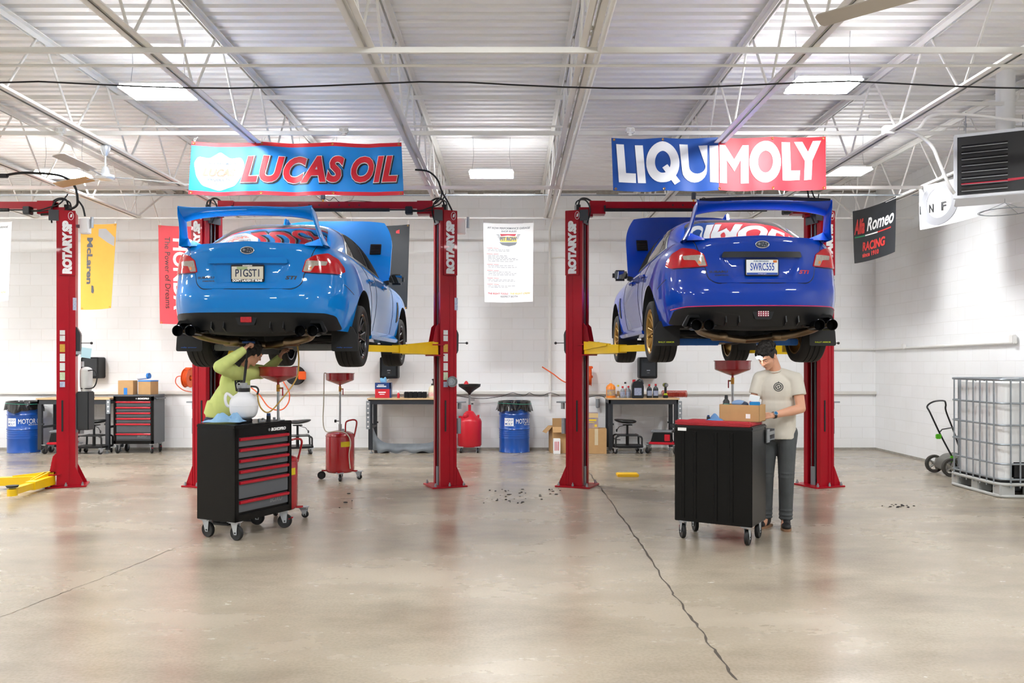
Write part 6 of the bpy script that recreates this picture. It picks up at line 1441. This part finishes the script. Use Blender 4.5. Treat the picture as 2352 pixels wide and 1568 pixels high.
# chest B
zB = 1.07
bx2 = cbox('cardboard_box', (2.10, 7.46, zB), (.36, .22, .15), R(149+180), 'open cardboard box on the red-topped black chest, in front of the man', open_=2, tape=False); MB().bb((.06, -.1115, .03), (.1, -.1105, .07)).build('label_sticker', white, bx2, smooth=0)
Bq = lambda px, d, z: onp(px, d, z)
bottle('spray_can', Bq(1668, 7.53, zB+.006), [(.028, 0), (.03, .01), (.03, .17), (.015, .19), (.015, .195)], ink, ink, 'black capped bottle standing in the cardboard box', lab=(.031, .1, .15, mat('label_green', '6a9a8a', .4)), cap=(.016, .03))
o = thing('parts_disc', Bq(1697, 7.47, zB+.13), 'blue-grey rounded packet lying in the cardboard box', 'packet'); MB().ell((0, 0, .03), (.065, .05, .03)).build('packet_body', mat('packet_blue', '7f9cc4', .5), o); MB().ell((.035, -.01, .015), (.05, .045, .035)).build('dark_end', mat('packet_dark', '28364d', .4), o); MB().bb((-.03, -.03, -.125), (.03, .03, .02)).build('packet_base', mat('packet_blue', '7f9cc4', .5), o)
o = cbox('parts_box', Bq(1722, 7.50, zB+.006), (.09, .05, .23), R(-22), 'white parts box with red print sticking out of the cardboard box', white, tape=False); o.rotation_euler = (0, R(12), R(-20)); MB().bb((-.035, -.0265, .15), (.03, -.0255, .17)).build('red_print', redplas, o, smooth=0)
cbox('parts_box', Bq(1734, 7.40, zB+.006), (.09, .07, .17), R(-20), 'bright blue parts box at the front of the cardboard box', mat('parts_blue', '1d87c8', .4), tape=False)
o = thing('shop_rag', Bq(1642, 7.35, zB+.03), 'crumpled blue shop rag on the red mat', 'rag'); mb = MB(); mb.grid(lambda u, v: ((u-.5)*.15, (v-.5)*.1, -.018+.04*sin(pi*u)*sin(pi*v)*(1+.6*sin(11*u+5*v))), 18, 14); mb.build('cloth', mat('rag_blue', '5b84b4', .85, bump=.3, bs=30), o, smooth=25)
o = thing('marker', Bq(1627, 7.36, zB), 'small dark bottle behind the crumpled rag', 'bottle'); MB().cyl((0, 0, 0), (0, 0, .045), .015, seg=12).build('bottle_body', ink, o); MB().cyl((0, 0, .045), (0, 0, .058), .011, seg=12).build('cap', mat('grip_blue', '1d3f73', .4), o)
# ================================================================ people
from mathutils.bvhtree import BVHTree
skin = mat('skin_tone', 'd9a183', .5, var=.05, vs_=12); hairm = mat('dark_brown_hair', '1e1815', .55, var=.15, bump=.9, bs=120)
shirtm = mat('cream_cotton', 'd3cdc0', .85, var=.04, bump=.15, bs=9); jeansm = mat('charcoal_denim', '585c5e', .85, var=.2, vs_=10, bump=.2, bs=14); shoem = mat('black_shoe', '17171a', .6); solem = mat('tan_sole', '9a7355', .6)
limem = mat('lime_fleece', 'd3de86', .85, var=.05, bump=.2, bs=10); navyj = mat('blue_denim', '2a3550', .85, var=.15)
def hand(mb, W, d, n, side, curl, spread=.25, k=1.0):
    """W wrist, d along the palm, n palm-facing normal, side=+1 thumb on d x n"""
    W, d, n = V(W), V(d).normalized(), V(n); n = (n-d*n.dot(d)).normalized(); s = d.cross(n)*side
    mb.cap(W-d*.03, .026*k, W+d*.02, .026*k)
    for q, r in ((.028, .0135), (.010, .015), (-.010, .015), (-.027, .0135)): mb.cap(W+d*.015+s*q*.6, r*k, W+d*.088*k+s*q, .0125*k)
    for i, (q, L_) in enumerate(((.031, .068), (.0105, .078), (-.0105, .072), (-.030, .056))):
        p = W+d*.09*k+s*q; a = 0; dd = (d+s*q*spread*3).normalized()
        for seg, (f, r) in enumerate(((.45, .0098), (.32, .0088), (.26, .0078))):
            a += curl*(.8 if seg == 0 else 1.0)*(1+.06*i); v = dd*cos(a)+n*sin(a); e = p+v*L_*f*k; mb.cap(p, r*k, e, r*.92*k); p = e
    p = W+d*.025+s*.026; v = (d*.62+s*.62+n*.45).normalized(); e = p+v*.042*k; mb.cap(p, .0145*k, e, .0115*k); v2 = (d*.8+s*.1+n*.6).normalized(); mb.cap(e, .0112*k, e+v2*.034*k, .009*k)
def head_shape(mb, T, female=False):
    old = mb.T; mb.T = T; k = .95 if female else 1
    mb.ell((0, -.012, .025), (.075*k, .094*k, .094*k)); mb.ell((0, .028, -.035), (.060*k, .062, .078*k)); mb.ell((0, .035, -.075), (.045*k, .05, .042)); mb.ell((0, .066, -.098), (.025, .022, .020))
    mb.cap((0, .086, .008), .009, (0, .108, -.028), .0125); mb.ell((0.011, .098, -.032), (.009, .010, .008)); mb.ell((-.011, .098, -.032), (.009, .010, .008))
    mb.ell((0, .078, .022), (.05, .016, .011)); mb.ell((.032, .062, -.028), (.026, .024, .024)); mb.ell((-.032, .062, -.028), (.026, .024, .024))
    mb.ell((0, .086, -.058), (.022, .011, .0065)); mb.ell((0, .084, -.069), (.019, .011, .0065))
    for sx in (-1, 1):
        mb.ell((sx*.076*k, -.008, -.012), (.011, .020, .031), M.Rotation(R(12), 3, 'X')); mb.ell((sx*.080*k, -.016, -.004), (.008, .014, .018))
    mb.T = old
def frame(o, fwd, up=(0, 0, 1)):
    f = V(fwd).normalized(); u = V(up); u = (u-f*u.dot(f)).normalized(); x = f.cross(u)
    m = M.Identity(4)
    for i in range(3): m[i][0] = x[i]; m[i][1] = f[i]; m[i][2] = u[i]; m[i][3] = o[i]
    return m
def eyes(parent, T, name='eye'):
    for sx in (-1, 1):
        mb = MB(T); mb.ell((sx*.031, .077, -.001), (.011, .0085, .006)); e = mb.build(name, mat('eye_white', 'e8e2da', .2), parent); mb = MB(T); mb.ell((sx*.031, .0835, -.003), (.005, .0028, .004)); mb.build('iris', mat('iris_brown', '2c1c12', .2), e)
        mb = MB(T); mb.ell((sx*.031, .079, .006), (.0155, .0085, .0075)); mb.build('eyelid', skin, parent)
        mb = MB(T); mb.tube([(sx*.014, .092, .022), (sx*.03, .091, .028), (sx*.05, .078, .022)], [.003, .004, .002], 6); mb.build('eyebrow', hairm, parent)
def decal(name, m, parent, target, centre, ax, ay, direction, shapes, off=.003):
    """flat shapes projected on to a mesh (root-local coordinates)"""
    me = target.data; bvh = BVHTree.FromPolygons([v.co.copy() for v in me.vertices], [tuple(p.vertices) for p in me.polygons]); ax, ay, dr = V(ax).normalized(), V(ay).normalized(), V(direction).normalized()
    def fn(u, v):
        p = V(centre)+ax*u+ay*v; h = bvh.ray_cast(p-dr*.5, dr); return h[0] if h[0] is not None else p
    mb = MB(); shapes(mb, fn, -dr); return mb.build(name, m, parent, smooth=60)

# ---- man in the cream shirt
o = thing('person', (2.58, 7.95, 0), 'man in a cream t-shirt and grey jeans with a headlamp, leaning over the red-topped chest', 'person'); man = o
Fm = V((-.5, -.866, 0)); Lm = V((.866, -.5, 0)); Zm = V((0, 0, 1))
p_ = lambda f, l, u: Fm*f+Lm*l+Zm*u
HT = frame(p_(.16, -.065, 1.665), Fm*.70+Lm*-.30+Zm*-.62, Zm)
sh = {1: p_(.055, .182, 1.445), -1: p_(.055, -.158, 1.45)}; el = {1: p_(.09, .235, 1.165), -1: p_(.09, -.215, 1.17)}; wr = {1: p_(.315, .02, 1.105), -1: p_(.31, -.17, 1.12)}
hip = {1: p_(0, .085, .92), -1: p_(0, -.09, .92)}; kn = {1: p_(.04, .09, .50), -1: p_(.05, -.1, .50)}; an = {1: p_(-.005, .075, .09), -1: p_(.02, -.11, .09)}
mb = MB()
head_shape(mb, HT)
mb.cap(p_(.04, 0, 1.48), .062, HT @ V((0, -.035, -.05)), .057)
mb.ell(p_(.035, 0, 1.32), (.15, .10, .19), frame((0, 0, 0), Fm).to_3x3()); mb.ell(p_(.01, 0, 1.08), (.14, .10, .2), frame((0, 0, 0), Fm).to_3x3()); mb.ell(p_(0, 0, .94), (.15, .1, .12), frame((0, 0, 0), Fm).to_3x3())
for s in (1, -1):
    mb.cap(sh[s], .055, el[s], .043); mb.cap(el[s], .044, el[s].lerp(wr[s], .35), .045); mb.cap(el[s].lerp(wr[s], .35), .045, wr[s], .028); mb.cap(p_(.03, s*.08, 1.45), .06, sh[s], .058)
    mb.cap(hip[s], .075, kn[s], .05); mb.cap(kn[s], .05, an[s], .036); mb.cap(an[s], .034, an[s]+Fm*.08+Zm*-.045, .03)
hand(mb, wr[1], p_(.62, -.72, -.05), p_(-.35, -.35, -.6), -1, .42); hand(mb, wr[-1], p_(.8, .35, -.12), p_(-.2, .5, -.6), 1, .45)
body = remesh(mb.build('body', skin, o), .0055, 3)
eyes(o, HT)
mb = MB(HT); mb.tube([(-.02, .096, -.063), (0, .099, -.0625), (.02, .096, -.063)], .0018, 5); mb.build('mouth', mat('lip_line', '8a4a40', .5), o)
mb = MB(HT); random.seed(2); mb.ell((0, -.022, .046), (.083, .098, .088)); mb.ell((0, -.06, -.005), (.07, .052, .06))
for s in (-1, 1): mb.ell((s*.068, .0, .02), (.016, .035, .045))
for k in range(90):
    a = random.uniform(0, 2*pi); b = random.uniform(.1, 1.45); q = V((.083*cos(a)*cos(b), -.022+.098*sin(a)*cos(b), .046+.088*sin(b)))
    if q.y > .05 and q.z < .08: continue
    mb.ell(q, random.uniform(.013, .021), seg=8, rings=6)
remesh(mb.build('hair', hairm, o), .006, 2)
R3 = frame((0, 0, 0), Fm).to_3x3()
mb = MB()
mb.ell(p_(.045, 0.01, 1.33), (.166, .118, .19), R3); mb.ell(p_(.035, 0.01, 1.16), (.164, .122, .22), R3); mb.ell(p_(.045, 0, 1.455), (.13, .08, .07), R3)
mb.T = M.Translation(p_(.015, .005, 0)) @ R3.to_4x4(); mb.prism([(.168*cos(2*pi*k/36), .128*sin(2*pi*k/36)) for k in range(36)], .868, 1.12, 'xy'); mb.T = M.Identity(4)
for s in (1, -1):
    mb.cap(p_(.045, s*.04, 1.495), .056, sh[s], .064, 20); mb.cap(sh[s], .066, sh[s].lerp(el[s], .52), .070, 20)
mb.cap(p_(.03, 0, 1.49), .066, p_(.06, -.02, 1.53), .058)
for q in ((.105, .05, 1.0, .16), (.11, -.06, 1.06, -.12), (.07, .11, .95, .12), (.115, .0, 1.18, .10)): mb.cap(p_(q[0], q[1], q[2]), .022, p_(q[0]-.01, q[1]+.05, q[2]+q[3]), .018)
shirt = mb.build('shirt', shirtm, o); remesh(shirt, .007, 6)
for v in shirt.data.vertices:      # trim the hem level and cut the sleeves square
    if v.co.z < .868: v.co.z = .868+.004*sin(30*v.co.x)
for s in (1, -1):
    d = (el[s]-sh[s]).normalized(); c = sh[s].lerp(el[s], .55)
    for v in shirt.data.vertices:
        q = v.co-c; t = q.dot(d)
        if t > 0 and (q-d*t).length < .1 and abs(v.co.dot(Lm)) > .16 and v.co.z > 1.2: v.co = v.co-d*t
mb = MB(); mb.tube([p_(.055, -.01, 1.538)+Lm*(.066*cos(2*pi*k/24))+Fm*(.06*sin(2*pi*k/24))+Zm*(-.03*max(0, sin(2*pi*k/24))) for k in range(24)], .009, 8, closed=True); mb.build('shirt_collar', shirtm, o)
def logo(m2, fn, out):
    n = 28
    for r0, r1 in ((.036, .044), (.020, .029)):
        for k in range(n):
            a, b = 2*pi*k/n, 2*pi*(k+1)/n; patch(m2, [(r0*cos(a), r0*sin(a)), (r1*cos(a), r1*sin(a)), (r1*cos(b), r1*sin(b)), (r0*cos(b), r0*sin(b))], fn, .002, .002, .1, out)
    for k in range(4):
        a = pi*k/2+.4; patch(m2, [(.004*cos(a+1.57), .004*sin(a+1.57)), (.04*cos(a), .04*sin(a)), (-.004*cos(a+1.57), -.004*sin(a+1.57))], fn, .002, .002, .1, out)
    patch(m2, [(-.006, .044), (.006, .044), (0, .056)], fn, .002, .002, .1, out)
decal('shirt_logo', mat('logo_dark', '3a3a3a', .7), o, shirt, p_(.16, .04, 1.37), Lm, Zm, -Fm*.98-Zm*.15, logo)
mb = MB(); mb.ell(p_(0, 0, .93), (.165, .12, .12), R3)
for s in (1, -1):
    mb.cap(hip[s], .098, kn[s], .074, 18); mb.cap(kn[s], .074, an[s]+Zm*.03, .062, 18); mb.cap(hip[s]+Fm*-.03, .1, hip[s]+Fm*-.02-Zm*.1, .09)
    for z in (.10, .135, .18, .5, .54): c = an[s].lerp(kn[s], (z-.09)/.41) if z < .5 else kn[s]; mb.lathe([(.058, -.012), (.069 if z < .5 else .079, 0), (.058, .012)], V((c.x, c.y, z)), 20)
remesh(mb.build('jeans', jeansm, o), .0075, 4)
for s in (1, -1):
    mb = MB(); a = an[s]; T = frame(V((a.x, a.y, 0)), Fm+Lm*.25*s); mb.T = T; mb.ell((0, .02, .055), (.045, .09, .05)); mb.ell((0, .115, .04), (.046, .07, .036)); mb.cap((0, -.03, .06), .04, (0, -.02, .1), .042); shoe = remesh(mb.build('shoe', shoem, o), .006, 3)
    mb = MB(T); mb.prism(rpoly([(-.042, -.09), (.042, -.09), (.05, .1), (.03, .19), (-.03, .19), (-.05, .1)], .03), 0, .022, 'xy', bev=.005); mb.build('sole', solem, shoe)
    mb = MB(T)
    for k in range(4): mb.cyl((-.02, .05+.022*k, .092-.008*k), (.02, .055+.022*k, .092-.008*k), .003, seg=6)
    mb.build('lace', ink, shoe)
# headlamp, watch
W0 = o.matrix_basis.translation if 0 else V((2.58, 7.95, 0)); TW = M.Translation(W0) @ HT
h = thing('headlamp', TW.translation, 'lit headlamp strapped on the forehead of the man in the cream shirt', 'headlamp'); TL_ = M.Translation(-TW.translation) @ TW
mb = MB(TL_); mb.tube([(.0885*cos(2*pi*k/40), -.016+.112*sin(2*pi*k/40), .056+.002*sin(2*pi*k/40)+.006) for k in range(40)], .010, 8, closed=True, flat=.35); mb.build('strap', ink, h)
mb = MB(TL_); mb.box((0, .094, .064), (.07, .03, .036), bev=.01); mb.build('lamp_housing', ink, h)
m_, nt_, b_ = node_mat('headlamp_beam'); b_.inputs['Emission Color'].default_value = (.95, .97, 1, 1); b_.inputs['Emission Strength'].default_value = 30
mb = MB(TL_); mb.box((0, .108, .063), (.064, .012, .028), bev=.005); mb.build('lens', m_, h)
wp = V((2.58, 7.95, 0))+wr[1].lerp(el[1], .06); d = (wr[1]-el[1]).normalized()
h = thing('wrist_watch', wp, 'black watch with a blue dial on the wrist of the man in the cream shirt', 'watch'); mb = MB(); mb.cyl(-d*.012, d*.012, .034, .033, 20); mb.build('strap', ink, h)
n = (V((-.35, -.9, .35))-d*V((-.35, -.9, .35)).dot(d)).normalized(); c = n*.032; mb = MB(); mb.cyl(c, c+n*.010, .021, seg=20); cs = mb.build('case', steel, h); mb = MB(); mb.cyl(c+n*.010, c+n*.0115, .016, seg=20); mb.build('dial', mat('dial_blue', '2a6a9a', .2), cs)

# ---- woman in the lime hoodie
o = thing('person', (-2.9, 8.2, 0), 'person in a lime hoodie reaching up under the light blue car', 'person'); O = V((-2.9, 8.2, 0))
q = lambda x, y, z: V((x, y, z))-O
Fw = V((.94, -.34, 0)).normalized(); Lw = V((.34, .94, 0)).normalized(); R3 = frame((0, 0, 0), Fw).to_3x3(); RL = frame((0, 0, 0), Fw, (.42, 0, .9)).to_3x3()
HT = frame(q(-2.575, 8.14, 1.70), (.50, .76, -.42), (.25, 0, 1))
pel, che, nek = q(-2.96, 8.22, .98), q(-2.775, 8.2, 1.38), q(-2.67, 8.19, 1.545)
shw = {1: q(-2.725, 8.05, 1.51), -1: q(-2.61, 8.36, 1.51)}; elw = {1: q(-2.785, 7.81, 1.56), -1: q(-2.60, 8.60, 1.50)}; wrw = {1: HAND_A-O+V((-.03, -.045, -.075)), -1: q(-2.45, 8.60, 1.645)}
hipw = {1: q(-2.93, 8.13, .95), -1: q(-2.93, 8.3, .95)}; knw = {1: q(-2.90, 8.12, .5), -1: q(-2.80, 8.33, .5)}; anw = {1: q(-2.93, 8.13, .09), -1: q(-2.76, 8.33, .09)}
mb = MB(); head_shape(mb, HT, True); mb.cap(nek-V((.03, 0, .03)), .05, HT @ V((0, -.03, -.06)), .045)
mb.ell(che, (.14, .09, .18), RL); mb.ell(pel.lerp(che, .4), (.125, .09, .18), RL); mb.ell(pel, (.15, .1, .12), R3)
for s in (1, -1):
    mb.cap(nek.lerp(che, .2), .06, shw[s], .05); mb.cap(shw[s], .048, elw[s], .04); mb.cap(elw[s], .04, wrw[s], .025)
    mb.cap(hipw[s], .075, knw[s], .05); mb.cap(knw[s], .05, anw[s], .035); mb.cap(anw[s], .033, anw[s]+Fw*.08-V((0, 0, .045)), .028)
hand(mb, wrw[1], (.05, .06, .08), (.5, .5, -.2), 1, 1.15, .1, .95); hand(mb, wrw[-1], (.5, -.2, .75), (.5, .3, -.3), 1, .5, .2, .95)
remesh(mb.build('body', skin, o), .0055, 3)
eyes(o, HT)
mb = MB(HT); mb.ell((0, -.025, .035), (.083, .098, .09)); mb.ell((0, -.075, -.02), (.07, .055, .08)); mb.ell((-.02, -.09, -.10), (.055, .045, .08)); mb.ell((0, -.1, -.17), (.04, .035, .06))
for s in (-1, 1): mb.ell((s*.066, -.01, .015), (.02, .05, .05))
for k in range(60):
    a = random.uniform(0, 2*pi); b = random.uniform(-.3, 1.45); p = V((.083*cos(a)*cos(b), -.025+.098*sin(a)*cos(b), .035+.09*sin(b)))
    if p.y > .04 and p.z < .08: continue
    mb.ell(p, random.uniform(.009, .014), seg=8, rings=6)
remesh(mb.build('hair', hairm, o), .006, 4)
mb = MB(); mb.ell(che, (.178, .125, .2), RL); mb.ell(pel.lerp(che, .55), (.168, .125, .2), RL); mb.cap(pel+V((.03, 0, .13)), .148, che-V((0, 0, .05)), .15, 22); mb.ell(nek.lerp(che, .3)-V((.01, 0, 0)), (.14, .1, .09), RL)
mb.ell(nek-Fw*.07-V((0, 0, .01)), (.10, .075, .06), RL); mb.cyl(pel+V((.01, 0, .075)), pel+V((.05, 0, .2)), .145, .15, 26)
for s in (1, -1):
    mb.cap(nek.lerp(che, .3), .085, shw[s], .075, 18); mb.cap(shw[s], .078, elw[s], .064, 18); mb.cap(elw[s], .065, elw[s].lerp(wrw[s], .86), .044, 18)
    for t, r in ((.2, .066), (.42, .062), (.62, .055)): c = elw[s].lerp(wrw[s], t); mb.ell(c, (r, r, r*.8))
    mb.ell(shw[s].lerp(elw[s], .5), .076)
hood = remesh(mb.build('hoodie', limem, o), .0075, 6)
for v in hood.data.vertices:
    if v.co.z < 1.055: v.co.z = 1.055
for s in (1, -1):
    mb = MB(); c = elw[s].lerp(wrw[s], .84); d = (wrw[s]-elw[s]).normalized(); mb.cyl(c, c+d*.05, .043, .038, 20); mb.build('cuff', limem, o)
mb = MB(); mb.ell(pel, (.16, .118, .13), R3)
for s in (1, -1): mb.cap(hipw[s], .098, knw[s], .072, 18); mb.cap(knw[s], .072, anw[s]+V((0, 0, .03)), .056, 18)
remesh(mb.build('jeans', navyj, o), .008, 4)
for s in (1, -1):
    mb = MB(); T = frame(V((anw[s].x, anw[s].y, 0)), Fw); mb.T = T; mb.ell((0, .02, .055), (.042, .085, .048)); mb.ell((0, .105, .04), (.043, .065, .035)); mb.cap((0, -.03, .06), .038, (0, -.02, .1), .04); shoe = remesh(mb.build('shoe', shoem, o), .006, 3)
    mb = MB(T); mb.prism(rpoly([(-.04, -.085), (.04, -.085), (.047, .1), (.03, .175), (-.03, .175), (-.047, .1)], .03), 0, .02, 'xy', bev=.005); mb.build('sole', ink, shoe)
def prt(m2, fn, out): patch(m2, rpoly([(-.04, -.055), (.04, -.055), (.04, .055), (-.04, .055)], .008), fn, .002, .003, .02, out)
cen = at(548, 886, 8.05)-O
pr = decal('chest_print', ink, o, hood, cen, (.95, -.3, 0), (-.1, 0, 1), (.30, .95, 0), prt)
def prw(m2, fn, out):
    for k in range(2):
        c = -.017+.034*k
        for j in range(9):
            a, b = pi*.3+1.4*pi*j/9, pi*.3+1.4*pi*(j+1)/9; patch(m2, [(c+.009*cos(a), .025*sin(a)), (c+.015*cos(a), .037*sin(a)), (c+.015*cos(b), .037*sin(b)), (c+.009*cos(b), .025*sin(b))], fn, .0045, .002, .1, out)
decal('chest_lettering', white, pr, hood, cen, (.95, -.3, 0), (-.1, 0, 1), (.30, .95, 0), prw)
